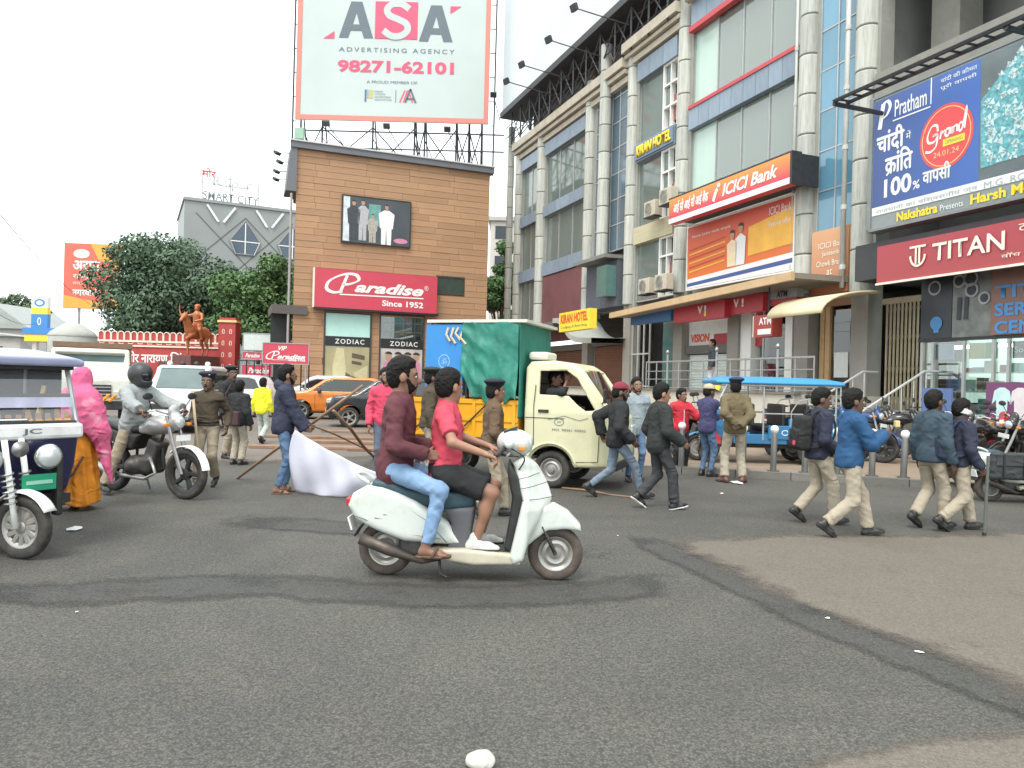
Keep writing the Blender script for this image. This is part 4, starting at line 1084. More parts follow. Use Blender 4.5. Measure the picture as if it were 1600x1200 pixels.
# bay 5 bank: transparent fronts with lit rooms
m_room = M('room_wall', (.6, .64, .6), .8, var=.1); m_ceil = M('room_ceiling', (.6, .6, .58), .8)
m_tube = emis_mat('light_tube', (1, 1, .95), 4.0)
m_bank = glass_mat('bank_glass', (.80, .88, .84), .10, .01, .42, (.46, .54, .49))
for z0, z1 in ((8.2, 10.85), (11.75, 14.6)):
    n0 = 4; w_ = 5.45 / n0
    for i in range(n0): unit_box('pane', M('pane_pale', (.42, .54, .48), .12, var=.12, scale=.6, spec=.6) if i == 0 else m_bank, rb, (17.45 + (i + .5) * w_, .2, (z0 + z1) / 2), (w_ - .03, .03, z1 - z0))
    m = MB()
    for i in range(n0 + 1): m.b2(17.45 + i * w_ - .02, 17.45 + i * w_ + .02, .15, .26, z0, z1)
    m.obj('mullions', m_mull, rb)
    MB().b2(17.46, 22.89, 5.0, 5.1, z0, z1).obj('room_back', m_room, rb)
    for q in (17.46, 22.85): MB().b2(q, q + .04, .5, 5, z0 + .01, z1 - .06).obj('room_side', m_room, rb)
    MB().b2(17.52, 22.84, .5, 4.99, z1 - .05, z1 - .005).obj('room_ceiling', m_ceil, rb)
    MB().b2(19.0, 19.1, 2.2, 5, z0 + .01, z1 - .06).obj('partition', m_white, rb); MB().b2(20.2, 21.6, 2.6, 3.2, z0 + .01, z0 + 1.1).obj('desk', M('desk_wood', (.3, .2, .12), .6), rb); MB().b2(17.9, 18.7, 1.5, 2.0, z0 + .01, z0 + 1.6).obj('cabinet', M('cabinet_blue', (.1, .2, .3), .5), rb)
for z0, z1 in ((8.2, 10.85), (11.75, 14.6)):
    for i in range(5):
        MB().box((18.0 + i * 1.1, 1.2 + .9 * (i % 3), z1 - .1), (.12, 1.2, .06)).obj('light_tube', m_tube, rb)
band(17.42, 22.92, 10.88, 11.62, panels=9); MB().b2(17.42, 22.92, -.09, .1, 11.62, 11.74).obj('red_trim', M('red_trim', (.5, .06, .07), .5), rb)
band(17.42, 22.92, 14.62, 15.5, panels=6); MB().b2(17.42, 22.92, -.14, .1, 14.42, 14.61).obj('red_trim', M('red_trim'), rb)
MB().b2(17.42, 22.92, .3, .54, 4.8, 8.2).obj('wall_panel', M('wall_pale', (.42, .42, .38), .7, var=.1), rb)
MB().b2(17.42, 22.92, -.35, .54, 15.5, 15.8).obj('moulding', m_beige, rb)
# bay 6 blue stair glass
glazing(23.75, 25.05, 6.05, 15.2, 2, 8, m_blue, .1, .04)
# pipes
m_pipe = M('pvc_pipe', (.50, .50, .47), .5, var=.12, dirt=(.3, .28, .25))
def pipe(x, z0, z1, r=.075, y=-.55):
    o = MB().tube([(x, y, z0), (x, y, z1)], r, 8).obj('downpipe', m_pipe, rb, smooth=True)
    for k in range(int((z1 - z0) / 1.6)):
        MB().tube([(x, y, z0 + .5 + k * 1.6), (x, y, z0 + .62 + k * 1.6)], r * 1.35, 8).obj('bracket', m_pipe, o)
pipe(23.0, 4.6, 15.6, .045, -.12); pipe(25.08, 4.3, 16, .06, -.25); pipe(24.98, 4.3, 16, .04, -.2);
# bay 7: dark open floor above the big sign
MB().b2(25.85, 40, -.1, .7, 9.05, 9.75).obj('edge_beam', M('beam_concrete', (.24, .23, .20), .8, var=.15, dirt=(.12, .11, .1)), rb)
MB().b2(25.85, 40, .0, 2.6, 12.6, 13.4).obj('edge_beam', M('beam_concrete'), rb)
MB().b2(26.4, 27.2, 1.2, 2.0, 9.75, 12.6).obj('inner_pier', M('beam_concrete'), rb)
MB().b2(25.85, 40, .71, 2.6, 9.05, 9.2).obj('floor_slab', M('beam_concrete'), rb)
# hotel name on the band
hs = thing('hotel_letter_sign', 'yellow KIRAN HOTEL letters on the blue band between columns', 'sign', FR.w(0, -.06, 0), FR.rz)
MB().b2(13.72, 16.5, -.05, 0, 10.74, 11.36).obj('backing', M('sign_blue_grey', (.16, .22, .32), .5), hs)
text(hs, 'KIRAN HOTEL', 13.9, 16.4, 10.84, 11.28, M('letter_yellow', (.85, .62, .03), .45, var=.05), -.08, bold=.04, shear=.1, thick=.04)
# air conditioners
m_ac = M('ac_beige', (.50, .45, .36), .5, var=.1, dirt=(.3, .2, .12), dscale=3, damt=.6)
def ac(label, x, y, z):
    t = thing('air_conditioner', label, 'air conditioner', FR.w(x, y, z), FR.rz, 'outdoor air conditioning units')
    MB().box((0, 0, .3), (.78, .32, .58)).obj('casing', m_ac, t, bevel=.015)
    MB().lathe([(.24, 0), (.24, .015), (.21, .02), (.21, .0)], (-.08, -.18, .3), 'Y', 20).obj('fan_ring', M('ac_ring', (.35, .33, .28), .5), t)
    m = MB()
    for k in range(5): m.box((-.08, -.172, .12 + .09 * k), (.42, .012, .012))
    m.obj('grille', m_steel, t); MB().lathe([(.2, 0), (.2, .008)], (-.08, -.166, .3), 'Y', 20).obj('fan_shadow', M('ac_dark', (.06, .06, .06), .6), t)
    MB().box((0, 0, -.02), (.7, .4, .04)).obj('bracket', m_steel, t)
x, z = rl(1024, 330, -.4); ac('left air conditioner of the pair under the hotel window by the bank sign', x - .1, -.45, z - .2)
x, z = rl(1038, 322, -.4); ac('right air conditioner of the pair under the hotel window by the bank sign', x + .35, -.45, z - .02)
x, z = rl(1013, 460, -.6); ac('left air conditioner of the pair sitting on the canopy', x - .1, -.6, 5.06)
x, z = rl(1029, 457, -.6); ac('right air conditioner of the pair sitting on the canopy', x + .35, -.6, 5.08)

# ---- roof hoarding seen edge-on with lamp arms
rh = thing('roof_hoarding', 'pale roof hoarding seen edge on above the glass building with lattice below', 'billboard', FR.w(0, 0, 0), FR.rz)
MB().b2(-.9, 14.5, -.62, -.5, 17.45, 25).obj('vinyl', M('vinyl_pale', (.62, .66, .68), .5, var=.05, scale=.4), rh)
MB().b2(-.9, 17.5, -.75, .9, 17.1, 17.42).obj('walkway', M('walkway_dark', (.05, .05, .055), .6), rh)
lt = MB()
for i in range(13):
    x = .2 + i * 1.35
    lt.tube([(x, -.4, 15.3), (x, -.4, 17.1)], .05, 5); lt.tube([(x, .8, 15.3), (x, .8, 17.1)], .05, 5)
    lt.tube([(x, -.4, 15.3), (x + 1.35, -.4, 17.05)], .035, 4); lt.tube([(x, -.4, 17.05), (x + 1.35, -.4, 15.3)], .035, 4); lt.tube([(x, -.4, 15.4), (x, .8, 17)], .03, 4)
for z in (15.9, 16.5): lt.tube([(-.8, -.4, z), (17.5, -.4, z)], .035, 4)
lt.obj('lattice', m_steel, rh)
MB().b2(.3, 17, .9, 1.0, 15.3, 17.1).obj('parapet_wall', M('parapet_dark', (.13, .11, .10), .8, var=.2), rh)
for i, (px, py) in enumerate(((897, 12), (857, 62), (815, 101), (791, 127))):
    x, z = rl(px, py, -3.0)
    p_ = FR.w(x, -3.0, z)
    floodlight(['topmost', 'second', 'third', 'lowest'][i] + ' of four floodlights on arms sticking out from the roof hoarding', p_, (.8, .5, .4), FR.w(x + .2, -.6, z - .35 if i else z - .3), 'floodlights on arms of the roof hoarding', .34)

# ---- bank sign and advertising hoarding
def sgn(name, label, x0, z0, x1, z1, y, dep, mat, cat='sign'):
    t = thing(name, label, cat, FR.w(x0, y, 0), FR.rz)
    MB().b2(0, x1 - x0, 0, dep, z0, z1).obj('panel', mat, t)
    return t, x1 - x0
x0, z1 = rl(1046, 313, -1.0); x1, z0 = rl(1234, 287, -1.0); z0b = rl(1046, 350, -1.0)[1]
z0 = (z0 + z0b) / 2
def grad_mat(key, c0, c1, z0, z1, axis='Z'):
    if key in MATS: return MATS[key]
    m = M(key, c0, .45, var=.04); n, l = m.node_tree.nodes, m.node_tree.links
    b = n['Principled BSDF']
    tc = n.new('ShaderNodeTexCoord'); sp = n.new('ShaderNodeSeparateXYZ'); l.new(tc.outputs['Object'], sp.inputs[0])
    r = n.new('ShaderNodeMapRange'); r.inputs['From Min'].default_value = z0; r.inputs['From Max'].default_value = z1
    l.new(sp.outputs[axis], r.inputs['Value'])
    mx = n.new('ShaderNodeMix'); mx.data_type = 'RGBA'; mx.inputs['A'].default_value = (*c0, 1); mx.inputs['B'].default_value = (*c1, 1)
    l.new(r.outputs['Result'], mx.inputs['Factor']); l.new(mx.outputs['Result'], b.inputs['Base Color'])
    return m
t, L = sgn('bank_sign', 'orange and crimson ICICI Bank sign box projecting over the first floor', x0, z0, x1, z1, -1.0, .3, grad_mat('bank_orange', (.68, .05, .09), (.88, .30, .06), z0 + .2, z1))
h = z1 - z0
MB().b2(0, L, -.012, -.002, z0, z0 + h * .2).obj('white_band', m_white, t)
MB().b2(-.04, L + .06, .0, .35, z1, z1 + .06).obj('top_frame', m_steel, t); MB().b2(L, L + .08, -.01, .95, z0 - .02, z1).obj('end_frame', m_steel, t)
MB().b2(.1, L, .32, .98, z0 + .1, z0 + .16).obj('underside', M('underside_dark', (.07, .07, .07), .7), t)
for k in range(8): MB().tube([(L * k / 7, .3, z0 + .1), (L * k / 7, 1.0, z0 + .35)], .03, 4).obj('bracket', m_steel, t)
text(t, 'ICICI Bank', L * .50, L * .92, z0 + h * .36, z0 + h * .82, m_white, -.014, bold=.03, shear=.25)
text(t, 'आई सी आई सी आई बैंक', L * .05, L * .38, z0 + h * .34, z0 + h * .84, m_white, -.014, bold=.03, shear=.2)
v, f = stroke_mesh(spline([(L * .425, z0 + h * .3), (L * .445, z0 + h * .6), (L * .46, z0 + h * .72)], 5), .14, -.014); mesh_obj('bank_mark', v, f, m_white, t)
flat(t, 'bank_mark', circle_poly(L * .468, z0 + h * .85, .09, .07), m_white, -.014)
x0, z1 = rl(1076, 357, -.15); x1, _ = rl(1242, 310, -.15); z0 = rl(1076, 452, -.15)[1]
t, L = sgn('bank_hoarding', 'orange advertising hoarding with printed couple under the bank sign', x0, z0, x1, z1, -.15, .1, grad_mat('ad_orange', (.70, .16, .03), (.60, .09, .06), z0 + .5, z1))
h = z1 - z0
ao = M('ad_amber', (.85, .42, .06), .5, var=.15, scale=2)
flat(t, 'printed_sky', [(L * .62, z0 + h * .32), (L - .03, z0 + h * .36), (L - .03, z0 + h * .86), (L * .62, z0 + h * .74)], ao, -.012)
flat(t, 'printed_foot', [(.02, z0 + .02), (L - .02, z0 + .02), (L - .02, z0 + h * .24), (.02, z0 + h * .16)], m_white, -.014)
flat(t, 'printed_stripe', [(.02, z0 + .08), (L - .02, z0 + .22), (L - .02, z0 + .36), (.02, z0 + .2)], M('print_blue', (.05, .09, .26), .5), -.018)
for k in range(6):
    zz = z0 + h * (.26 + .07 * k)
    flat(t, 'printed_streak', [(.1, zz), (L * .40, zz + .16), (L * .40, zz + .21), (.1, zz + .05)], [ao, M('ad_deep', (.5, .07, .03), .5)][k % 2], -.012)
for cx, hh_, mt in ((.47, .48, M('print_cream', (.75, .6, .4), .5)), (.55, .55, M('print_white'))):
    fx = L * cx; zb_ = z0 + h * .22
    flat(t, 'printed_body', [(fx - .22, zb_), (fx + .22, zb_), (fx + .26, zb_ + h * hh_ * .72), (fx, zb_ + h * hh_ * .85), (fx - .26, zb_ + h * hh_ * .72)], mt, -.02)
    flat(t, 'printed_face', circle_poly(fx, zb_ + h * hh_ * .98, .11, .14), M('print_skin'), -.023)
    flat(t, 'printed_hair', circle_poly(fx, zb_ + h * hh_ * 1.03, .13, .12, 14, 0, PI), M('print_black'), -.026)
text(t, 'ICICI Bank', L * .80, L * .98, z0 + h * .82, z0 + h * .93, m_white, -.02)
text(t, 'Home Loans made simple', L * .05, L * .45, z0 + h * .80, z0 + h * .86, m_white, -.02)
text(t, 'Festive offer', L * .80, L * .98, z0 + h * .66, z0 + h * .73, m_white, -.02)
fm = MB(); e = .05
fm.b2(-e, 0, -.03, .1, z0, z1); fm.b2(L, L + e, -.03, .1, z0, z1); fm.b2(-e, L + e, -.03, .1, z1, z1 + e); fm.b2(-e, L + e, -.03, .1, z0 - e, z0); fm.obj('frame', m_white, t)
# orange panel at the stair bay
x0, z1 = rl(1269, 364, -.1); x1, _ = rl(1326, 356, -.1); z0 = rl(1269, 462, -.1)[1]
t, L = sgn('branch_notice_panel', 'dull orange bank branch notice panel between the two pipes', x0, z0, x1, z1, -.1, .08, grad_mat('panel_orange', (.42, .16, .09), (.62, .33, .17), z0, z1))
h = z1 - z0
for i, (s_, a, b) in enumerate((('ICICI Bank', .2, .95), ('Jaistambh', .3, .85), ('Chowk Branch', .15, .95), ('at', .45, .6), ('1st Floor', .25, .8))):
    zz = z1 - h * (.25 + .14 * i); text(t, s_, L * a, L * b, zz - h * .04, zz + h * .05, m_cream, -.012, bold=.01)

# ---- canopy and ground-floor shops
m_canedge = M('canopy_edge', (.52, .36, .20), .6, var=.15, scale=2, dirt=(.3, .22, .14))
CY = -2.0
xa, za = rl(952, 489, CY); xb, zb_ = rl(1236, 424, CY)
can = thing('shop_canopy', 'long tan edged canopy over the shop row', 'canopy', FR.w(0, 0, 0), FR.rz)
MB().add([(xa, CY, za), (xb, CY, zb_), (xb, CY, zb_ - .22), (xa, CY, za - .2), (xa, CY + .12, za), (xb, CY + .12, zb_), (xb, CY + .12, zb_ - .22), (xa, CY + .12, za - .2)],
         [(0, 3, 2, 1), (4, 5, 6, 7), (0, 1, 5, 4), (3, 7, 6, 2), (1, 2, 6, 5), (0, 4, 7, 3)]).obj('edge_beam', m_canedge, can)
MB().add([(xa, CY + .12, za - .02), (xb, CY + .12, zb_ - .02), (xb, -.02, zb_ + .02), (xa, -.02, za + .02), (xa, CY + .12, za - .16), (xb, CY + .12, zb_ - .16), (xb, -.02, zb_ - .14), (xa, -.02, za - .14)],
         [(0, 3, 2, 1), (4, 5, 6, 7), (0, 1, 5, 4), (2, 3, 7, 6), (1, 2, 6, 5), (0, 4, 7, 3)][::1]).obj('slab', M('canopy_slab', (.22, .19, .16), .8), can)
PZ = 1.42
m_plinth = M('plinth_plaster', (.50, .47, .40), .75, var=.1, scale=1.5, dirt=(.25, .21, .17), dscale=1.6, damt=.7)
pl = MB().b2(12.6, 25.9, -2.5, 4.5, .1, PZ).obj('raised_plinth', m_plinth); pl.location = FR.w(0, 0, 0); pl.rotation_euler = (0, 0, FR.rz)
tag(pl, 'cream plastered raised walkway in front of the shop row', 'plinth')
MB().b2(12.55, 25.95, -2.56, -2.3, PZ, PZ + .06).obj('edge_stone', m_kerb, pl)
MB().b2(-2, 12.6, .3, 4.5, .1, .5).obj('low_plinth', m_plinth, pl)
# shutters
m_shut = M('shutter_maroon', (.15, .07, .05), .5, var=.15, scale=2, dirt=(.1, .08, .07)); m_shutw = M('shutter_white', (.58, .63, .60), .5, var=.08)
def shutter(label, x0, x1, z0, z1, mat, y=.35):
    t = thing('roller_shutter', label, 'shutter', FR.w(x0, y, 0), FR.rz, 'roller shutters of the shop row')
    L = x1 - x0; v, f = [], []; n = int((z1 - z0) / .09)
    for i in range(n + 1):
        z = z0 + (z1 - z0) * i / n
        for dz, yy in ((.0, 0), (.03, -.025), (.06, -.025), (.085, 0)): v += [(0, yy, min(z + dz, z1)), (L, yy, min(z + dz, z1))]
    for i in range(len(v) // 2 - 1): f.append((2 * i, 2 * i + 1, 2 * i + 3, 2 * i + 2))
    mesh_obj('curtain', v, f, mat, t)
    m = MB(); m.b2(-.08, 0, -.06, .08, z0, z1); m.b2(L, L + .08, -.06, .08, z0, z1); m.obj('guide_rails', m_gsteel, t)
    MB().b2(-.08, L + .08, -.2, .12, z1, z1 + .3).obj('box', M('shutter_box', (.12, .11, .1), .6), t)
shutter('dark maroon roller shutter behind the green tarpaulin', 4.2, 8.9, .5, 3.2, m_shut)
shutter('brown roller shutter left of the steel grille door', 9.9, 12.9, .5, 3.3, M('shutter_brown', (.19, .09, .06), .5, var=.15))
shutter('white half open roller shutter behind the walkway railing', 17.35, 20.0, PZ, 2.75, m_shutw)
xk0, zk1 = rl(874, 490, -2.6); xk1, zk0 = rl(921, 517, -2.6)
t, L = sgn('yellow_hotel_sign', 'yellow light box with red KIRAN HOTEL lettering over the shutters', xk0, rl(874, 519, -2.6)[1], xk1, zk1, -2.6, .3, M('sign_yellow', (.85, .62, .05), .45, var=.05))
z0, z1 = rl(874, 519, -2.6)[1], zk1; h = z1 - z0
text(t, 'KIRAN HOTEL', L * .06, L * .94, z0 + h * .42, z0 + h * .9, M('letter_red', (.70, .07, .03), .45), -.012, bold=.03)
text(t, 'Lodging & Boarding', L * .08, L * .92, z0 + h * .12, z0 + h * .3, M('letter_green', (.12, .30, .08), .5), -.012)
MB().tube([(L * .5, .3, z1 - .1), (L * .5, 2.6, z1 + .1)], .03, 5).obj('bracket', m_steel, t)
# curved concrete awning and dark porch
aw = thing('curved_awning', 'curved grey concrete awning beside the yellow hotel sign', 'awning', FR.w(0, 0, 0), FR.rz)
arc = [(9.3, 4.55), (9.9, 4.5), (10.4, 4.25), (10.9, 3.85), (11.6, 3.6), (12.6, 3.5), (13.2, 3.48)]
arc = spline(arc, 4)
v = []; f = []
for x, z in arc: v += [(x, -1.6, z), (x, -1.6, z - .22), (x, .3, z + .05), (x, .3, z - .17)]
for i in range(len(arc) - 1):
    a = 4 * i; f += [(a, a + 1, a + 5, a + 4), (a + 2, a + 6, a + 7, a + 3), (a, a + 4, a + 6, a + 2), (a + 1, a + 3, a + 7, a + 5)]
mesh_obj('shell', v, f, M('awning_grey', (.36, .37, .34), .7, var=.1), aw, smooth=False)
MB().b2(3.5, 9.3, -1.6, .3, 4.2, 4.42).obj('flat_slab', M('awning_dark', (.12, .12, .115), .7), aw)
# grille door
gd_ = thing('steel_grille_door', 'tall white steel grille door under the tan canopy', 'door', FR.w(13.55, .1, PZ), FR.rz)
m_bar = M('bar_white', (.55, .56, .54), .4, metal=.3)
for q in (0, .45, .9, 1.35): MB().b2(q - .03, q + .03, 0, .05, 0, 2.9).obj('bar', m_bar, gd_)
for z in (.1, 1.4, 2.85): MB().b2(-.03, 1.38, -.005, .045, z, z + .06).obj('rail', m_bar, gd_)
MB().b2(13.5, 17.2, 1.2, 1.25, PZ, 4.6).obj('dark_recess', m_dark, rb); MB().b2(15.4, 17.0, .4, .45, PZ, 4.2).obj('glass_front', M('teal_glass'), rb)
# blue and red fascia boxes
def fascia(name, label, pl_, pr_, pt, pb, y, mat):
    x0, z1 = rl(pl_, pt, y); x1 = rl(pr_, pt, y)[0]; z0 = rl(pl_, pb, y)[1]
    t, L = sgn(name, label, x0, z0, x1, z1, y, .25, mat); return t, L, z0, z1
t, L, z0, z1 = fascia('blue_fascia_sign', 'unlit blue fascia sign under the tan canopy', 986, 1048, 484, 508, -1.2, M('fascia_blue', (.04, .13, .30), .45, var=.15))
m_vi = M('fascia_red', (.40, .03, .042), .4, var=.08); m_vig = M('vi_silver', (.68, .62, .6), .4)
t, L, z0, z1 = fascia('red_phone_shop_sign', 'red fascia sign with silver Vi mark under the tan canopy', 1053, 1132, 479, 505, -1.2, m_vi)
h = z1 - z0
text(t, 'V', L * .50, L * .60, z0 + h * .36, z0 + h * .80, m_vig, -.012, bold=.05); text(t, '!', L * .63, L * .67, z0 + h * .36, z0 + h * .80, m_vig, -.012, bold=.04)
flat(t, 'dot', circle_poly(L * .65, z0 + h * .28, .06, .06), M('dot_yellow', (.85, .55, .05), .4), -.014)
t, L, z0, z1 = fascia('red_phone_shop_sign', 'second red fascia sign with Vi mark left of the ATM board', 1136, 1192, 466, 492, -1.0, m_vi)
h = z1 - z0
text(t, 'V', L * .20, L * .36, z0 + h * .36, z0 + h * .85, m_vig, -.012, bold=.05); text(t, '!', L * .43, L * .50, z0 + h * .36, z0 + h * .85, m_vig, -.012, bold=.04)
# phone shop front: posters, glass, counter
m_post = M('poster_white', (.66, .68, .66), .5)
ph = thing('phone_showroom', 'glass phone shop front with red posters behind the man in dark jacket', 'shopfront', FR.w(17.3, .3, PZ), FR.rz)
MB().b2(0, 3.0, .0, .05, 1.62, 3.2).obj('poster_panel', m_post, ph)
text(ph, 'VISION', .15, 1.25, 1.75, 2.05, M('letter_red'), -.012, bold=.04, shear=.15)
MB().b2(1.5, 3.0, -.012, -.002, 1.62, 2.0).obj('red_stripe', m_vi, ph); MB().b2(0, 3.0, -.02, .05, 1.3, 1.6).obj('dark_band', m_dark, ph)
MB().b2(3.2, 4.0, -.02, .06, 1.5, 2.9).obj('red_poster', m_vi, ph); text(ph, 'VI', 3.4, 3.8, 2.1, 2.5, m_vig, -.03)
MB().b2(3.2, 6.1, .9, .95, 0, 3.2).obj('back_wall', M('shop_back', (.28, .30, .27), .7, var=.2, scale=1.5), ph)
MB().b2(4.1, 6.0, -.02, .02, 0, 3.0).obj('glass', m_clear, ph)
for x in (3.15, 4.05, 6.02): MB().b2(x, x + .07, -.04, .06, 0, 3.2).obj('mullion', m_mull, ph)
MB().b2(4.3, 5.8, .5, .8, 0, .95).obj('counter', M('counter_wood', (.22, .12, .06), .5), ph); MB().b2(4.6, 5.2, .6, .7, 1.0, 1.6).obj('display', M('display_red', (.4, .06, .06), .5), ph)
MB().b2(4.3, 5.5, .82, .88, 1.6, 2.3).obj('wall_chart', m_post, ph)
# ATM signs
x0, z1 = rl(1178, 494, -1.6); x1, z0 = rl(1206, 525, -1.6)
t, L = sgn('atm_sign', 'hanging maroon ATM sign box beside the phone shop', x0, z0, x1, z1, -1.6, .35, M('atm_maroon', (.33, .05, .04), .45, var=.05))
h = z1 - z0
text(t, 'ATM', L * .3, L * .96, z0 + h * .55, z0 + h * .88, m_white, -.012, bold=.03); MB().b2(L * .25, L * .95, -.015, -.003, z0 + h * .1, z0 + h * .35).obj('white_strip', m_white, t)
MB().b2(-.03, 0, -.01, .36, z0, z1).obj('end_cap', m_cream, t); MB().tube([(L / 2, .2, z1), (L / 2, .2, z1 + .9)], .025, 5).obj('hanger', m_steel, t)
t, L, z0, z1 = fascia('atm_board', 'grey and red ATM board under the bank hoarding', 1196, 1245, 456, 470, -.8, M('board_grey', (.28, .27, .26), .5))
h = z1 - z0
text(t, 'ATM', L * .38, L * .72, z0 + h * .15, z0 + h * .85, m_strip, -.012, bold=.03); MB().b2(0, L, -.01, .25, z0 - h * .6, z0 - .01).obj('red_strip', m_vi, t)
# cream barrel awning over the ATM door
ba = thing('barrel_awning', 'cream barrel awning over the ATM lobby doors', 'awning', FR.w(0, 0, 0), FR.rz)
x0 = rl(1200, 495, -2.2)[0]; x1 = rl(1285, 488, -2.2)[0]; zb_ = rl(1240, 494, -2.2)[1]
v, f = [], []
prof = [(-2.2 + 1.9 * (1 - math.cos(a)), zb_ + .62 * math.sin(a)) for a in np.linspace(0, PI / 2, 9)]
for y, z in prof: v += [(x0, y, z), (x1, y, z)]
for i in range(8): f.append((2 * i, 2 * i + 2, 2 * i + 3, 2 * i + 1))
o = mesh_obj('shell', v, f, M('awning_cream', (.62, .54, .34), .6, var=.08, dirt=(.4, .32, .2)), ba, smooth=True); s_ = o.modifiers.new('s', 'SOLIDIFY'); s_.thickness = .05
MB().prism([(y, z) for y, z in prof] + [(prof[-1][0], zb_)], 0, .05).obj('tmp', m_cream) if False else None
# ATM lobby: pillars, tan doors, glass
al = thing('atm_lobby', 'ATM lobby front with tan framed doors behind the railing', 'shopfront', FR.w(20.5, .2, PZ), FR.rz)
MB().b2(-.1, .5, -.1, .3, 0, 3.2).obj('white_pier', m_white, al); MB().b2(.6, 2.0, .25, .3, 0, 2.9).obj('green_glass', M('teal_glass_pale', (.16, .23, .2), .1, var=.15, spec=.8), al)
MB().b2(1.2, 1.5, .235, .249, 1.3, 1.6).obj('notice', m_strip, al)
MB().b2(2.0, 2.3, -.05, .3, 0, 3.0).obj('white_pier', m_white, al)
m_tan = M('door_tan', (.48, .30, .15), .5, var=.12)
MB().b2(2.3, 4.6, .3, .35, 0, 3.0).obj('door_back', M('lobby_back', (.2, .2, .17), .6, var=.2), al)
for x in (2.35, 3.25, 3.45, 4.4): MB().b2(x, x + .17, .1, .28, 0, 2.5).obj('door_stile', m_tan, al)
MB().b2(2.3, 4.6, .08, .28, 2.5, 2.95).obj('door_head', M('door_head', (.36, .2, .12), .5), al)
for x in (2.52, 3.62): MB().b2(x, x + .72, .18, .2, .1, 2.5).obj('pane', m_clear, al)
MB().b2(3.75, 4.25, .16, .175, .5, 1.2).obj('notice', m_post, al); MB().b2(2.7, 3.1, .16, .175, 1.4, 1.9).obj('notice', M('notice_blue', (.2, .35, .5), .5), al)
# railing on the walkway edge
rw = thing('walkway_railing', 'grey steel railing along the raised walkway', 'railing', FR.w(0, -2.4, PZ), FR.rz)
xa = rl(1010, 575, -2.4)[0]; xb = rl(1272, 575, -2.4)[0]
for z, r in ((.92, .028), (.62, .016), (.36, .016), (.1, .016)): MB().tube([(xa, 0, z), (xb, 0, z)], r, 6).obj('rail', m_gsteel, rw)
n = 13
for i in range(n):
    x = xa + (xb - xa) * i / (n - 1); big = i % 4 == 2
    p_ = MB().tube([(x, 0, .06), (x, 0, 1.15 if big else .95)], .035 if big else .02, 7).obj('post', m_gsteel, rw)
    if big: MB().lathe([(.02, 1.15), (.06, 1.2), (.06, 1.24), (.02, 1.3)], (x, 0, 0), n=10).obj('finial', m_gsteel, p_, smooth=True)
# stair opening with collapsible gate
MB().b2(25.9, 27.0, 1.6, 1.65, 0, 4.4).obj('stair_dark', m_dark, rb)
cg = thing('collapsible_gate', 'tan collapsible steel gate left of the watch shop', 'gate', FR.w(26.05, .3, .9), FR.rz)
m_tg = M('gate_tan', (.36, .29, .2), .5, metal=.2, var=.12)
for i in range(11): MB().b2(i * .115, i * .115 + .035, -.02, .02, 0, 2.9).obj('bar', m_tg, cg)
for z in (.4, 1.2, 2.0, 2.7):
    for i in range(10): MB().tube([(i * .115 + .02, -.03, z - .12), (i * .115 + .135, -.03, z + .12)], .008, 4).obj('link', m_tg, cg)
MB().b2(-.12, 1.35, -.05, .06, 2.9, 3.05).obj('track', m_tg, cg); MB().b2(1.28, 1.45, -.1, .1, -.8, 3.05).obj('jamb', M('jamb_pale', (.5, .48, .42), .6), cg)
stp = thing('entrance_steps', 'stone entrance steps with white railing up to the dark stairway', 'steps', FR.w(25.95, -2.4, .1), FR.rz)
for i in range(5): MB().b2(0, 1.9, i * .38, 2.6, i * .2, (i + 1) * .2).obj('step', m_kerb, stp)
for x in (.05, 1.85):
    MB().tube([(x, .05, .95), (x, 2.0, 1.95), (x, 2.5, 1.95)], .03, 6).obj('handrail', m_bar, stp)
    for i in range(6): MB().tube([(x, .15 + i * .38, .2 * (i + 1) if i < 5 else 1.0), (x, .15 + i * .38, 1.0 + .19 * i)], .015, 5).obj('baluster', m_bar, stp)

# ---- watch shop
x0, z1 = rl(1371, 386, -1.0); z0 = rl(1371, 443, -1.0)[1]; x1 = 33.5
m_tit = grad_mat('watch_red', (.36, .055, .06), (.38, .05, .065), z0, z1)
t, L = sgn('watch_shop_sign', 'long red TITAN shop sign with cream lettering', x0, z0, x1, z1, -1.0, .35, m_tit)
h = z1 - z0; SX = lambda px: rl(px, 400, -1.0)[0] - x0
m_tc = M('letter_cream', (.78, .70, .60), .45)
text(t, 'TITAN', SX(1458), SX(1571), z0 + h * .36, z0 + h * .80, m_tc, -.03, bold=.015)
cx = SX(1435); 
for pts in ([(cx - .21, z0 + h * .80), (cx + .21, z0 + h * .80)], [(cx - .045, z0 + h * .80), (cx - .045, z0 + h * .36)], [(cx + .045, z0 + h * .80), (cx + .045, z0 + h * .36)]):
    v, f = stroke_mesh(pts, .05, -.03); mesh_obj('logo_mark', v, f, m_tc, t)
v, f = stroke_mesh([(cx + .19 * math.cos(a), z0 + h * .58 + .24 * math.sin(a)) for a in np.linspace(PI, 2 * PI, 14)], .05, -.03); mesh_obj('logo_mark', v, f, m_tc, t)
text(t, 'टाइटन', SX(1592), SX(1592) + .8, z0 + h * .70, z0 + h * .88, m_tc, -.03); text(t, 'वॉच सेंटर', SX(1566), SX(1566) + .9, z0 + h * .17, z0 + h * .28, m_tc, -.03)
MB().b2(0, L, -.04, .0, z0 - .05, z0 + .0).obj('bottom_trim', m_tc, t)
MB().b2(25.85, 40, -.6, 2.6, 4.35, 5.25).obj('fascia_back', M('fascia_dark', (.045, .045, .05), .7), rb)
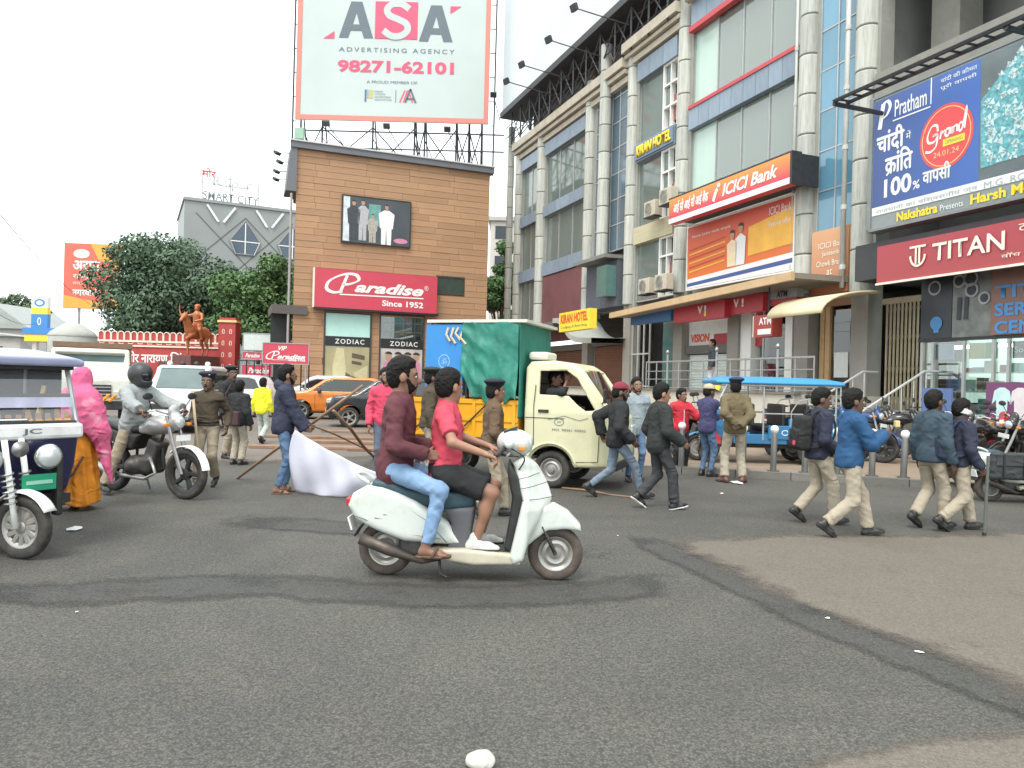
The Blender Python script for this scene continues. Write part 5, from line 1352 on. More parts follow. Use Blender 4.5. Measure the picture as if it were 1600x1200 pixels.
# big jewellery hoarding above
x0, z1 = rl(1366, 163, -.75); z0 = rl(1366, 340, -.75)[1]; zf = rl(1366, 358, -.75)[1]; x1 = 33.5
z1 = 8.75
t, L = sgn('jewellery_hoarding', 'large blue Pratham hoarding with red disc and white Hindi lettering', x0, zf, x1, z1, -.75, .3, M('hoarding_grey', (.24, .27, .27), .5))
SX = lambda px, py=250: rl(px, py, -.75)[0] - x0
SZ = lambda px, py: rl(px, py, -.75)[1]
zw = SZ(1366, 325)
xbl = SX(1531, 200)
MB().b2(.03, xbl, -.015, -.002, zw, z1 - .06).obj('blue_field', grad_mat('blue_field', (.05, .085, .24), (.05, .14, .46), 0, 3.2, 'X'), t)
MB().b2(.03, L, -.015, -.002, zf + .32, zw - .005).obj('white_strip', m_white, t)
hz = lambda px, py: (SX(px, py), SZ(px, py))
def tx(body, pl_, pt, pr_, pb, mat=m_white, **k):
    """box by its top-left and bottom-right corner on the hoarding"""
    xa, za = hz(pl_, pt); xb, zb2 = hz(pr_, pb); text(t, body, xa, xb, zb2, za, mat, -.022, **k)
tx('Pratham', 1399, 158, 1449, 163, bold=.01); 
xa, za = hz(1399, 178); xb = SX(1449, 160)
for o in list(t.children):
    if o.name.startswith('lettering'): bpy.data.objects.remove(o)
text(t, 'Pratham', xa, xb, za - .08, za + .32, m_white, -.022, bold=.01)
MB().b2(xa - .05, xb + .1, -.022, -.016, za - .17, za - .14).obj('rule', m_white, t)
xd = SX(1455, 150); MB().b2(xd, xd + .025, -.022, -.016, za - .1, za + .5).obj('rule', m_white, t)
text(t, 'चांदी की कीमत', xd + .25, xbl - .08, za + .28, za + .4, m_white, -.022); text(t, 'पूरी वापसी', xd + .25, xbl - .08, za + .1, za + .22, m_white, -.022)
xp, zp = hz(1374, 197)
v, f = stroke_mesh([(xp + .03, zp - .1), (xp + .13, zp + .5)], .12, -.022); mesh_obj('logo_mark', v, f, m_white, t)
v, f = stroke_mesh(spline([(xp + .12, zp + .5), (xp + .26, zp + .52), (xp + .33, zp + .38), (xp + .24, zp + .2), (xp + .12, zp + .15)], 5), .09, -.022, cal=(.04, .4)); mesh_obj('logo_mark', v, f, m_white, t)
xa, za = hz(1371, 243); text(t, 'चांदी', xa, SX(1413, 235), za, za + .56, m_white, -.022, bold=.03)
text(t, 'में', SX(1416, 230), SX(1424, 230), za + .14, za + .34, m_white, -.022)
xa, za = hz(1384, 274); text(t, 'कांित', xa, SX(1426, 262), za, za + .54, m_white, -.022, bold=.03)
v, f = stroke_mesh([(xa + .04, za - .02), (xa + .18, za + .12)], .05, -.022); mesh_obj('lettering', v, f, m_white, t)
xa, za = hz(1382, 310); text(t, '100', xa, SX(1425, 290), za, za + .45, m_white, -.022, bold=.03)
text(t, '%', SX(1427, 290), SX(1438, 290), za + .02, za + .22, m_white, -.022, bold=.02); text(t, 'वापसी', SX(1443, 282), SX(1486, 272), za + .08, za + .45, m_white, -.022, bold=.03)
cx, cz = hz(1479, 213); m_disc = M('disc_red', (.72, .07, .07), .45)
rx_, rz_ = (SX(1521, 205) - SX(1437, 225)) / 2, .72
flat(t, 'red_disc', circle_poly(cx, cz, rx_, rz_, 40), m_disc, -.02)
v, f = stroke_mesh(circle_poly(cx, cz, rx_ * .9, rz_ * .9, 40) + [(cx + rx_ * .9, cz)], .02, -.026); mesh_obj('disc_ring', v, f, m_gold, t)
G = [[(.28, .62), (.25, .85), (.12, .88), (.02, .6), (.05, .35), (.2, .3), (.27, .5), (.16, .52), (.27, .5), (.24, .1), (.1, -.02), (-.03, .05)], [(.34, .3), (.37, .55), (.4, .48), (.46, .56)], [(.58, .52), (.5, .55), (.47, .38), (.54, .3), (.6, .55), (.6, .32)], [(.66, .55), (.66, .3), (.68, .5), (.75, .52), (.76, .3)], [(.9, .52), (.82, .54), (.8, .36), (.87, .3), (.98, 1.05), (.93, .3)]]
for st_ in G:
    pts = spline([(cx - rx_ * .72 + q[0] * rx_ * 1.5, cz - .25 + q[1] * .62 + q[0] * .12) for q in st_], 5); v, f = stroke_mesh(pts, .06, -.028, cal=(.025, .9)); mesh_obj('lettering', v, f, m_white, t)
MB().b2(cx - rx_ * .1, cx + rx_ * .7, -.028, -.024, cz - .22, cz - .06).obj('yellow_strip', m_bpyel, t); text(t, 'OPENING', cx - rx_ * .02, cx + rx_ * .62, cz - .18, cz - .1, M('letter_green'), -.031)
text(t, '24.01.24', cx - rx_ * .45, cx + rx_ * .5, cz - .42, cz - .3, m_gold, -.028)
# turquoise crystal picture on the right half
m_cry = M('crystal_print', (.12, .36, .40), .5, var=.5, scale=14)
MB().b2(xbl, L, -.012, -.002, zw, z1 - .06).obj('print_ground', M('print_slate', (.12, .15, .16), .5, var=.2, scale=2), t)
ct = [(xbl + .05, zw + .25), (xbl + 1.2, zw + .3), (L, zw + .5), (L, z1 - .1), (xbl + 1.0, z1 - .1), (xbl + .35, zw + 2.0), (xbl + .02, zw + 1.7)]
flat(t, 'crystal_print', ct, m_cry, -.018)
rr = random.Random(5); cv, cf = [], []
for i in range(240):
    x = rr.uniform(xbl + .1, xbl + 1.9); z = zw + .3 + rr.uniform(0, 1) * (1.6 + .7 * min(1, (x - xbl)))
    s = rr.uniform(.03, .1); a = rr.uniform(0, 6)
    k = len(cv); cv += [(x + s * math.cos(a + q * 2.1), -.022, z + s * math.sin(a + q * 2.1)) for q in range(3)]; cf.append((k, k + 1, k + 2))
tag(mesh_obj('crystal_facets', cv, cf, M('facet_pale', (.50, .74, .76), .5, var=.3, scale=20), t), kind='stuff')
text(t, 'Nakshatra', SX(1402, 338), SX(1466, 325), zf + .05, zf + .27, M('letter_yellow'), -.022, bold=.035); text(t, 'Presents', SX(1470, 322), SX(1506, 315), zf + .07, zf + .2, m_white, -.022)
text(t, 'Harsh Mensu', SX(1517, 315), SX(1517, 315) + 1.75, zf + .05, zf + .27, M('letter_yellow'), -.022, bold=.035)
text(t, 'राजधानी का विश्वसनीय ज्वेलर्स  8109000000'[:24], .15, L * .4, zw - .2, zw - .06, M('strip_print', (.35, .4, .42), .5), -.022)
text(t, 'M.G. ROAD RAIPUR 0771-4088888', L * .42, L * .95, zw - .2, zw - .06, M('strip_print'), -.022)
fm = MB(); fm.b2(-.12, 0, -.03, .35, zf - .05, z1); fm.b2(-.12, L, -.03, .35, zf - .06, zf); fm.b2(-.12, L, -.03, .35, z1 - .0, z1 + .06); fm.obj('frame', M('hoarding_frame', (.20, .22, .22), .5), t)
# lamp ladder sticking out above the hoarding
ld = thing('hoarding_lamp_rack', 'dark ladder-like lamp rack jutting out above the blue hoarding', 'lamp rack', FR.w(0, 0, 0), FR.rz)
xa, za = rl(1303, 158, -2.2); 
MB().tube([(xa, -2.2, za), (xa + 9, -2.2, za)], .05, 5).obj('rail', m_steel, ld); MB().tube([(xa, -1.8, za + .02), (xa + 9, -1.8, za + .02)], .05, 5).obj('rail', m_steel, ld)
for i in range(24): MB().tube([(xa + .1 + i * .36, -2.2, za + .01), (xa + .1 + i * .36, -1.8, za + .03)], .03, 4).obj('rung', m_steel, ld)
for x in (xa, xa + 4.2, xa + 8.4): MB().tube([(x, -2.2, za - .06), (x + .1, -.7, za - .1)], .06, 5).obj('outrigger', m_steel, ld)
# shop front below the sign: posters above, lit showcase below
sh = thing('watch_showroom', 'lit glass front of the watch shop with shelves and dark watch posters', 'shopfront', FR.w(27.4, .0, .75), FR.rz)
MB().b2(-.1, 6.5, 1.5, 1.6, 0, 3.6).obj('back_wall', emis_mat('showroom_wall_glow', (.55, .72, .66), .45), sh)  # the wall itself glows to paint in the lit interior
MB().b2(-.1, 6.5, 0, 1.5, -.65, 0).obj('base', m_plinth, sh)
def pz(py): return rl(1500, py, 0)[1] - .75
SX = lambda px: rl(px, 520, 0)[0] - 27.4
zt_ = pz(527)
MB().b2(SX(1441), SX(1489), -.06, .02, zt_, 3.62).obj('poster', M('poster_navy', (.035, .04, .05), .4, var=.3, scale=2), sh)
MB().b2(SX(1489) + .01, SX(1552), -.05, .02, zt_, 3.62).obj('poster', M('poster_steel', (.17, .18, .165), .35, var=.5, scale=3.5), sh)
MB().b2(SX(1553), 6.5, -.12, .02, zt_, 3.62).obj('service_panel', M('panel_brown', (.26, .14, .11), .5, var=.06), sh)
m_lb = M('letter_blue', (.06, .28, .62), .45)
for i, s_ in enumerate(('TITAN', 'SERVICE', 'CENTRE')):
    text(sh, s_, SX(1560), SX(1560) + 1.6, pz(474 + i * 26), pz(455 + i * 26), m_lb, -.135, bold=.03)
text(sh, 'EXCLUSIVE', SX(1560), SX(1560) + 1.4, pz(432), pz(420), m_lb, -.135, bold=.02)
for cx_, cz_, r in ((SX(1500), pz(440), .13), (SX(1518), pz(438), .16), (SX(1520), pz(456), .14), (SX(1462), pz(446), .15), (SX(1540), pz(470), .12)):
    v, f = stroke_mesh(circle_poly(cx_, cz_, r, r, 20) + [(cx_ + r, cz_)], .045, -.075); mesh_obj('printed_watch', v, f, M('print_grey'), sh)
    flat(sh, 'printed_dial', circle_poly(cx_, cz_, r * .8, r * .8, 16), pbl, -.07)
for px in (1497, 1508): flat(sh, 'printed_strap', [(SX(px), pz(500)), (SX(px) + .1, pz(500)), (SX(px) + .12, pz(465)), (SX(px) + .02, pz(465))], pbl, -.07)
flat(sh, 'printed_dial', circle_poly(SX(1466), pz(503), .16, .16, 18), M('dial_blue', (.06, .22, .45), .4), -.08); MB().b2(SX(1462), SX(1470), -.075, -.065, pz(518), pz(509)).obj('printed_strap', m_lb, sh)
for px in (1441, 1458, 1506, 1552, 1576): MB().b2(SX(px), SX(px) + .06, -.04, .03, 0, zt_).obj('mullion', m_mull, sh)
MB().b2(-.1, 6.5, -.05, .04, zt_ - .08, zt_ - .005).obj('transom', m_strip, sh)
MB().b2(.0, 6.4, .03, .045, 0, zt_ - .08).obj('glass', m_clear, sh)
m_item = [M('item_' + k, c, .5, var=.1) for k, c in (('white', (.7, .72, .7)), ('blue', (.1, .18, .4)), ('green', (.2, .4, .12)), ('yellow', (.6, .5, .15)), ('black', (.03, .03, .03)), ('teal', (.1, .35, .33)), ('red', (.45, .08, .06)))]
rr = random.Random(2)
for z in (.35, .85, 1.3):
    MB().b2(.1, 6.3, .5, .9, z - .02, z).obj('shelf', m_white, sh)
    x = .2
    while x < 3.6:
        w_ = rr.uniform(.08, .3); h_ = rr.uniform(.1, .34)
        MB().b2(x, x + w_, .55, .7, z + .001, z + h_).obj('display_item', rr.choice(m_item), sh); x += w_ + rr.uniform(.03, .2)
for px0, px1, c in ((1460, 1488, 1), (1512, 1536, 3), (1537, 1556, 2), (1580, 1612, 4)): MB().b2(SX(px0), SX(px1), .06, .08, zt_ - .5, zt_ - .14).obj('window_sticker', m_item[c], sh)
text(sh, 'Sonata', SX(1584), SX(1584) + .5, zt_ - .38, zt_ - .26, m_white, .05)
MB().b2(.1, 6.3, .9, 1.0, zt_ - .2, zt_ - .12).obj('light_tube', m_tube, sh)
# standing boards on the pavement before the watch shop
def sboard(name, label, pl_, pr_, pt, pb, y, mat):
    x0, z1 = rl(pl_, pt, y); x1 = rl(pr_, pt, y)[0]; z0 = rl(pl_, pb, y)[1]
    t, L = sgn(name, label, x0, z0, x1, z1, y, .05, mat)
    for q in (.05, L - .1): MB().b2(q, q + .05, .05, .1, .118, z1 - .1).obj('leg', m_gsteel, t)
    return t, L, z0, z1
t, L, z0, z1 = sboard('purple_shirt_board', 'purple standing board with printed shirts at the right edge', 1541, 1625, 597, 665, -1.4, M('board_purple', (.16, .05, .13), .5, var=.08))
h = z1 - z0
for cx_, mt in ((.32, M('shirt_aqua', (.5, .68, .68), .5)), (.66, M('shirt_pale', (.68, .6, .62), .5))):
    c_ = L * cx_; flat(t, 'printed_shirt', [(c_ - L * .1, z0 + h * .1), (c_ + L * .1, z0 + h * .1), (c_ + L * .11, z0 + h * .6), (c_ + L * .19, z0 + h * .5), (c_ + L * .15, z0 + h * .8), (c_ + L * .05, z0 + h * .88), (c_ - L * .05, z0 + h * .88), (c_ - L * .15, z0 + h * .8), (c_ - L * .19, z0 + h * .5), (c_ - L * .11, z0 + h * .6)], mt, -.012)
t, L, z0, z1 = sboard('blue_standing_board', 'muted blue standing board behind the schoolboys', 1441, 1487, 606, 665, -1.5, M('board_blue', (.10, .16, .34), .5, var=.15, scale=3))
# ================================================================ people
V3 = Vector
def frame3(f, up=(0, 0, 1)):
    f = V3(f).normalized(); u = V3(up); l = u.cross(f).normalized(); u = f.cross(l)
    return Matrix((f, l, u)).transposed()
def ik(a, t, l1, l2, pole):
    d = t - a; L = min(max(d.length, abs(l1 - l2) + .01), .998 * (l1 + l2)); dn = d.normalized(); t = a + dn * L
    x = (l1 * l1 - l2 * l2 + L * L) / (2 * L); h = math.sqrt(max(0, l1 * l1 - x * x))
    p = V3(pole) - dn * V3(pole).dot(dn); p.normalize()
    return a + dn * x + p * h, t
m_skin = M('skin_brown', (.22, .115, .075), .5, var=.10, scale=14, bump=.08, bscale=120)
m_skin2 = M('skin_tan', (.31, .16, .105), .5, var=.10, scale=14, bump=.08, bscale=120)
m_skin3 = M('skin_dark', (.12, .066, .046), .5, var=.10, scale=14, bump=.08, bscale=120)
m_hair = M('hair_black', (.007, .006, .0055), .65, var=.3, scale=40, bump=.8, bscale=110, spec=.25)
m_eye = M('eye_dark', (.03, .02, .015), .2)
m_eyew = M('eye_white', (.6, .57, .52), .3)
m_lip = M('lip', (.22, .09, .075), .5)
def cloth(key, col=(.5,.5,.5), rough=.85, var=.10, bump=.35, bscale=220, scale=7):
    new = 'cloth_' + key not in MATS
    m = M('cloth_' + key, tuple(.012 + c * .97 for c in col), rough, var=var, scale=scale, bump=bump, bscale=bscale, spec=.25)
    if new:                                           # creases: ridged, warped noise on top of the weave
        n, l = m.node_tree.nodes, m.node_tree.links; b = n['Principled BSDF']; co = n['Texture Coordinate'].outputs['Object']
        mp = n.new('ShaderNodeMapping'); mp.inputs['Scale'].default_value = (1, 1, 1.5); mp.inputs['Rotation'].default_value = (.5, .4, 0); l.new(co, mp.inputs['Vector'])
        t = n.new('ShaderNodeTexNoise'); t.noise_type = 'RIDGED_MULTIFRACTAL'; t.inputs['Scale'].default_value = 5.5; t.inputs['Detail'].default_value = 2.5; t.inputs['Distortion'].default_value = .7; l.new(mp.outputs[0], t.inputs['Vector'])
        bp = n.new('ShaderNodeBump'); bp.inputs['Strength'].default_value = .8; bp.inputs['Distance'].default_value = .035
        l.new(t.outputs['Fac'], bp.inputs['Height']); old = b.inputs['Normal'].links[0].from_socket; l.new(old, bp.inputs['Normal']); l.new(bp.outputs[0], b.inputs['Normal'])
    return m
m_black_leather = M('leather_black', (.018, .017, .017), .4, var=.2, bump=.2)
m_khaki_c = cloth('khaki', (.33, .275, .20)); m_kpants = cloth('khaki_pale', (.37, .325, .255)); m_olive = cloth('olive_brown', (.066, .05, .03)); m_jeans = cloth('jeans', (.10, .17, .29), var=.28, scale=5)
m_jeans_d = cloth('jeans_dark', (.10, .135, .185), var=.25, scale=5); m_navy = cloth('navy', (.022, .026, .05)); m_blk = cloth('black', (.018, .018, .02)); m_charc = cloth('charcoal', (.04, .042, .045))
def walk(front='L', s=.27, hz=None, lift=.0):
    hz = math.sqrt(.826 ** 2 - s * s) + .106
    a = (s, 0, .088, .18, 0); b = (-s - .02, 0, .17, -.6, 0)
    L, Rr = (a, b) if front == 'L' else (b, a)
    return dict(feet=[(L[0], .085, L[2], L[3], 0), (Rr[0], -.085, Rr[2], Rr[3], 0)], hz=hz)
STAND = dict(feet=[(0, .10, .085, 0, .15), (0, -.10, .085, 0, -.15)], hz=.918)
def person(label, loc, rz, H=1.7, pose=None, top=None, bottom=None, shoe=m_black_leather, skin=m_skin, hair='short', res=.018, group=None, seed=0, beard=False, glasses=False, belt=None, sandal=False, nohead=False, sole=None):
    """top=(material, kind, hem, sleeve, puff) bottom=(material, kind)"""
    P = dict(STAND); P.update(pose or {})
    k = H / 1.75
    root = thing('person', label, 'person', loc, rz, group or 'people on and around the road', scale=k)
    hp = V3((P.get('hx', 0), 0, P['hz'])); lean = P.get('lean', .03); tw = P.get('twist', 0)
    up = V3((math.sin(lean), 0, math.cos(lean))); fw = V3((math.cos(lean), 0, -math.sin(lean)))
    RT = Matrix.Rotation(0, 3, 'Z') @ frame3(fw, up)
    side = V3((-math.sin(tw), math.cos(tw), 0))
    nb = hp + up * .545; sh = [nb - up * .088 + side * .165 * s for s in (1, -1)]; hj = [hp + V3((0, .088 * s, -.02)) for s in (1, -1)]
    if 'hipyaw' in P: hj = [hp + V3((-.088 * s * math.sin(P['hipyaw']), .088 * s * math.cos(P['hipyaw']), -.02)) for s in (1, -1)]
    yaw, pit = P.get('head', (0, 0))
    hd = nb + up * .088 + V3((.02, 0, .045))
    RH = Matrix.Rotation(yaw, 3, 'Z') @ Matrix.Rotation(pit, 3, 'Y')
    # limbs
    knees, ank, elb, wr, feetR = [], [], [], [], []
    for i, s in enumerate((1, -1)):
        fx, fy, fz, fp, fyaw = P['feet'][i]
        kp = P.get('kpole', [(1, .12 * s, 0)] * 2)[i]
        kn, an = ik(hj[i], V3((fx, fy, fz)), .425, .41, kp)
        knees.append(kn); ank.append(an)
        feetR.append(Matrix.Rotation(fyaw, 3, 'Z') @ Matrix.Rotation(-fp, 3, 'Y'))
        ht = P.get('hands', [None, None])[i]
        if ht is None: ht = tuple(sh[i] + V3((.06, .085 * s, -.53)))
        ep = P.get('epole', [(-1, .35 * s, 0)] * 2)[i]
        e, w = ik(sh[i], V3(ht), .295, .262, ep)
        elb.append(e); wr.append(w)
    HS = 1.12
    def hl_(q): return tuple(hd + RH @ V3(q))
    def hs(q): return tuple(hd + (V3(hl_(q)) - hd) * HS)
    def hm_(name, f, mat, lo, hi, h):
        g = Grid(lo, hi, h); V, Q = snet(g, f(g)); V = np.array(hd) + (V - np.array(hd)) * HS
        return np_mesh(name, V, Q, mat, root)
    tk = top[1]; puff = top[4] if len(top) > 4 else .012; hem = top[2]; short = top[3] == 'short'
    # ---- skin body: head, neck, bare arms / legs, hands, feet
    parts = []
    def body(g):
        d = g.ell(hl_((-.012, 0, .03)), (.098, .077, .104), RH)
        d = smin(d, g.ell(hl_((.03, 0, -.045)), (.064, .056, .078), RH), .03)
        d = smin(d, g.rc(hl_((.088, 0, .012)), hl_((.106, 0, -.026)), .009, .0145), .012)
        d = smin(d, g.rc(hl_((.07, -.035, .034)), hl_((.07, .035, .034)), .016, .016), .012)
        d = smin(d, g.rc(hl_((.078, -.016, -.066)), hl_((.078, .016, -.066)), .011, .011), .01)
        d = smin(d, g.ell(hl_((.068, 0, -.103)), (.02, .024, .018), RH), .02)
        for s in (1, -1):
            d = smin(d, g.ell(hl_((-.005, .077 * s, -.008)), (.023, .010, .032), RH), .008)
            d = smax(d, -g.ell(hl_((.093, .032 * s, .008)), (.012, .015, .010), RH), .012)
        d = smin(d, g.rc(hl_((-.02, 0, -.06)), tuple(nb - up * .04), .05, .062), .025)
        return d
    bb = [hl_((.13, .1, .15)), hl_((-.13, -.1, -.15)), hl_((-.13, .1, .15)), hl_((.13, -.1, .15))]
    pts = [V3(q) for q in bb] + [nb - up * .06]
    lo = [min(q[i] for q in pts) - .06 for i in range(3)]; hi = [max(q[i] for q in pts) + .06 for i in range(3)]
    bareleg = bottom[1] == 'shorts'
    def core(g):
        d = smin(g.rc(nb + up * .02, nb - up * .12, .05, .08), g.rc(nb - up * .12, hp, .08, .09), .04); d = smin(d, g.rc(sh[0], sh[1], .04, .04), .03)
        for i in (0, 1):
            d = smin(d, smin(g.rc(sh[i], elb[i], .05, .04), g.rc(elb[i], wr[i], .041, .027), .02) if short else smin(g.rc(sh[i], elb[i], .034, .03), g.rc(elb[i], wr[i], .03, .024), .01), .02)
            if bareleg: d = smin(d, smin(smin(g.rc(hj[i], knees[i], .085, .056), g.rc(knees[i], ank[i], .05, .036), .03), g.ell(tuple(knees[i].lerp(ank[i], .32) - V3((.02, 0, 0))), (.05, .046, .1)), .03), .02)
            else: d = smin(d, smin(g.rc(hj[i], knees[i], .05, .04), g.rc(knees[i], ank[i], .036, .03), .01), .02)
        return d
    cp = sh + elb + wr + hj + knees + ank + [nb + up * .06]
    g = Grid([min(q[i] for q in cp) - .1 for i in range(3)], [max(q[i] for q in cp) + .1 for i in range(3)], .0115 if short or bareleg else .02)
    parts.append(snet(g, core(g)))
    g = Grid(lo, hi, min(res, .010))
    V, Q = snet(g, body(g)); parts.append((np.array(hd) + (V - np.array(hd)) * HS, Q))
    for i, s in enumerate((1, -1)):
        fa = (wr[i] - elb[i]).normalized()
        d_ = V3(P.get('hdir', [None, None])[i] or fa).normalized()
        n_ = V3(P.get('hnrm', [None, None])[i] or (0, -s, 0)); n_ = (n_ - d_ * n_.dot(d_)).normalized()
        t_ = V3(P.get('hth', [None, None])[i] or (1, 0, .1)); t_ = (t_ - d_ * t_.dot(d_)); t_ = (t_ - n_ * t_.dot(n_)).normalized()
        cu = P.get('curl', [.45, .45])[i]; w = wr[i]
        g = Grid([w[j] - .03 + min(0, d_[j]) * .2 - .05 for j in range(3)], [w[j] + .03 + max(0, d_[j]) * .2 + .05 for j in range(3)], .0062 if res < .017 else .0075)
        Rm = Matrix((d_, t_, n_)).transposed()
        d = g.box(tuple(w + d_ * .048), (.046, .040, .0145), .013, Rm); d = smin(d, g.rc(w - fa * .05, w + d_ * .012, .028, .026), .015)
        for q in range(4):
            b0 = w + d_ * .088 + t_ * (.029 - .0195 * q); L1 = (.044, .048, .046, .036)[q]; c1 = cu * (1 + .08 * q); c2 = c1 * 2.0
            m1 = b0 + (d_ * math.cos(c1) + n_ * math.sin(c1)) * L1; m2 = m1 + (d_ * math.cos(c2) + n_ * math.sin(c2)) * L1 * .8
            d = np.minimum(d, smin(g.rc(b0, m1, .0095, .009), g.rc(m1, m2, .009, .0075), .004))
        b0 = w + d_ * .022 + t_ * .032; m1 = b0 + (d_ * .62 + t_ * .62 + n_ * .35).normalized() * .042; m2 = m1 + (d_ * .9 + n_ * (.3 + cu * .6)).normalized() * .034
        d = smin(d, smin(g.rc(b0, m1, .013, .011), g.rc(m1, m2, .011, .0085), .005), .006)
        parts.append(snet(g, d))
        if sandal:
            R_f = feetR[i]; a = ank[i]; fl = lambda q: tuple(a + R_f @ V3(q))
            g = Grid([a[j] - .2 for j in range(3)], [a[j] + .2 for j in range(3)], .009)
            d = smin(g.rc(fl((0, 0, .06)), fl((-.01, 0, -.03)), .034, .036), g.rc(fl((-.035, 0, -.05)), fl((.1, 0, -.062)), .03, .03), .03)
            for q in range(5): d = smin(d, g.rc(fl((.1, (q - 2) * .016, -.064)), fl((.155 - abs(q - 1.2) * .008, (q - 2) * .019, -.07)), .014, .010), .008)
            parts.append(snet(g, d))
    nv = 0; VV, QQ = [], []
    for V, Q in parts:
        if not len(V): continue
        VV.append(V); QQ.append(np.asarray(Q) + nv)
        if nv:                                            # weld the finer hands, head and feet to the limbs under the cloth
            C0, Q0 = parts[0]; c_ = C0[::3]
            dd = ((V[::5, None, :] - c_[None, :, :]) ** 2).sum(2); ia, ib = np.unravel_index(dd.argmin(), dd.shape); ia *= 5; ib *= 3
            qa = Q[np.argmax((Q == ia).any(1))]; qb = Q0[np.argmax((Q0 == ib).any(1))]
            QQ.append(np.array([[qa[0] + nv, qa[1] + nv, qb[1], qb[0]]]))
        nv += len(V)
    bo = np_mesh('body', np.concatenate(VV), np.concatenate(QQ), skin, root)
    for s in (1, -1):
        ey = MB().lathe([(.001, -.0085), (.006, -.006), (.0085, 0), (.006, .006), (.001, .0085)], n=8).obj('eye', m_eyew, root, smooth=True); ey.location = hs((.080, .032 * s, .009)); ey.scale = (HS,) * 3
        ir = MB().lathe([(.001, -.005), (.005, 0), (.001, .005)], n=8).obj('iris', m_eye, ey, smooth=True); ir.location = RH @ V3((.0065, 0, 0))
    mo = MB().box((0, 0, 0), (.006, .036, .008)).obj('mouth', m_lip, root); mo.location = hs((.0875, 0, -.0665)); mo.scale = (HS,) * 3; mo.rotation_euler = RH.to_euler()
    # ---- hair or headgear
    lo = [min(q[i] for q in pts[:4]) - .05 for i in range(3)]; hi = [max(q[i] for q in pts[:4]) + .05 for i in range(3)]
    def cut(g, p, n): return g.plane(hl_(p), RH @ V3(n))
    vol = .001 if P.get('hat') else {'tall': .016, 'none': 0}.get(hair, .010)
    def hairf(g):
        X, Y, Z = g.loc(tuple(hd), RH)
        d = smin(g.ell(hl_((-.012, 0, .03)), (.098, .077, .104), RH), g.ell(hl_((-.04, 0, -.012)), (.068, .066, .085), RH), .03)
        nz = g.wrinkle(.012, 2.2, seed); W = g.wrinkle(.003, 3.4, seed) + g.wrinkle(.003, 6.1, seed + 1)
        xf = np.interp(Z, [-.09, -.03, -.012, .0, .05, .078, .098, .13], [-.05, -.03, .012, .03, .043, .066, .085, .2]).astype(np.float32)
        dist = np.minimum(xf - X + nz * .5, Z + .068 + nz * .6)
        T = .004 + vol * np.clip((Z + .03) / .11, 0, 1)
        th = np.clip(.38 * dist, -.012, T)
        e = np.sqrt((X + .002) ** 2 / .026 ** 2 + (Z + .008) ** 2 / .036 ** 2) - 1           # keep the ears free
        th = np.where(np.abs(Y) > .06, np.minimum(th, .012 * e), th)
        return d - th + W
    if hair != 'none': hm_('hair', hairf, m_hair, [q - .01 for q in lo], [q + .01 for q in hi], .0085)
    eb = MB()
    for s in (1, -1): eb.tube([hs((.0855, .016 * s, .031)), hs((.086, .032 * s, .036)), hs((.076, .05 * s, .031))], [.0035, .0045, .003], 5)
    tag(eb.obj('eyebrows', m_hair, root), kind=None)
    if beard:
        def bf(g):
            d = smin(g.ell(hl_((.03, 0, -.045)), (.0665, .0585, .0805), RH), g.ell(hl_((-.008, 0, -.005)), (.094, .0775, .075), RH), .02); d = np.maximum(d, cut(g, (.075, 0, -.05), (.75, 0, .66))); d = smin(d, g.rc(hl_((.092, -.022, -.055)), hl_((.092, .022, -.055)), .006, .006), .004)
            return np.maximum(np.maximum(d, cut(g, (.012, 0, 0), (-1, 0, -.25))), cut(g, (0, 0, -.005), (0, 0, 1))) + g.wrinkle(.0015, 4, seed)
        hm_('beard', bf, m_hair, lo, hi, .008)
    elif seed % 3 == 1:
        MB().tube([hs((.088, -.026, -.058)), hs((.098, 0, -.050)), hs((.088, .026, -.058))], [.004, .007, .004], 6).obj('moustache', m_hair, root)
    if glasses:
        gl = MB(); gl.tube([hs((.098, -.06, .012)), hs((.103, 0, .014)), hs((.098, .06, .012))], .003, 5)
        for s in (1, -1): gl.tube([hs((.1, .033 * s + .022 * math.cos(a), .006 + .017 * math.sin(a))) for a in np.linspace(0, 2 * PI, 12)], .0025, 4); gl.tube([hs((.098, .06 * s, .012)), hs((0, .082 * s, .01))], .0025, 4)
        gl.obj('spectacles', m_black_leather, root)
    hg = P.get('hat')
    if hg:
        kind, hm = hg
        def hatf(g):
            if kind == 'beret':
                d = smin(g.ell(hl_((-.02, -.012, .118)), (.125, .115, .038), RH), g.ell(hl_((-.012, 0, .09)), (.104, .088, .035), RH), .02)
            elif kind == 'helmet':
                d = g.ell(hl_((-.005, 0, .03)), (.155, .128, .150), RH); d = smin(d, g.ell(hl_((.04, 0, -.06)), (.115, .105, .10), RH), .03)
                d = np.maximum(d, cut(g, (0, 0, -.13), (0, 0, -1))); d = smax(d, -g.box(hl_((.16, 0, .0)), (.06, .11, .045), .02, RH), .01)
            elif kind == 'hood':
                d = smin(g.ell(hl_((-.02, 0, .03)), (.125, .105, .135), RH), g.rc(hl_((-.03, 0, -.06)), tuple(nb - up * .03), .085, .11), .05); d = smax(d, -g.ell(hl_((.13, 0, -.02)), (.09, .07, .10), RH), .015)
            else:
                d = g.ell(hl_((-.012, 0, .05)), (.112, .092, .098), RH); d = smax(d, cut(g, (0, 0, .055), (.12, 0, -1)), .006)
                d = smin(d, g.box(hl_((.125, 0, .056)), (.068, .07, .006), .005, RH @ Matrix.Rotation(.2, 3, 'Y')), .008)
            return d
        hm_({'beret': 'beret', 'helmet': 'helmet', 'hood': 'hood'}.get(kind, 'cap'), hatf, hm, [q - .06 for q in lo], [q + .06 for q in hi], .009)
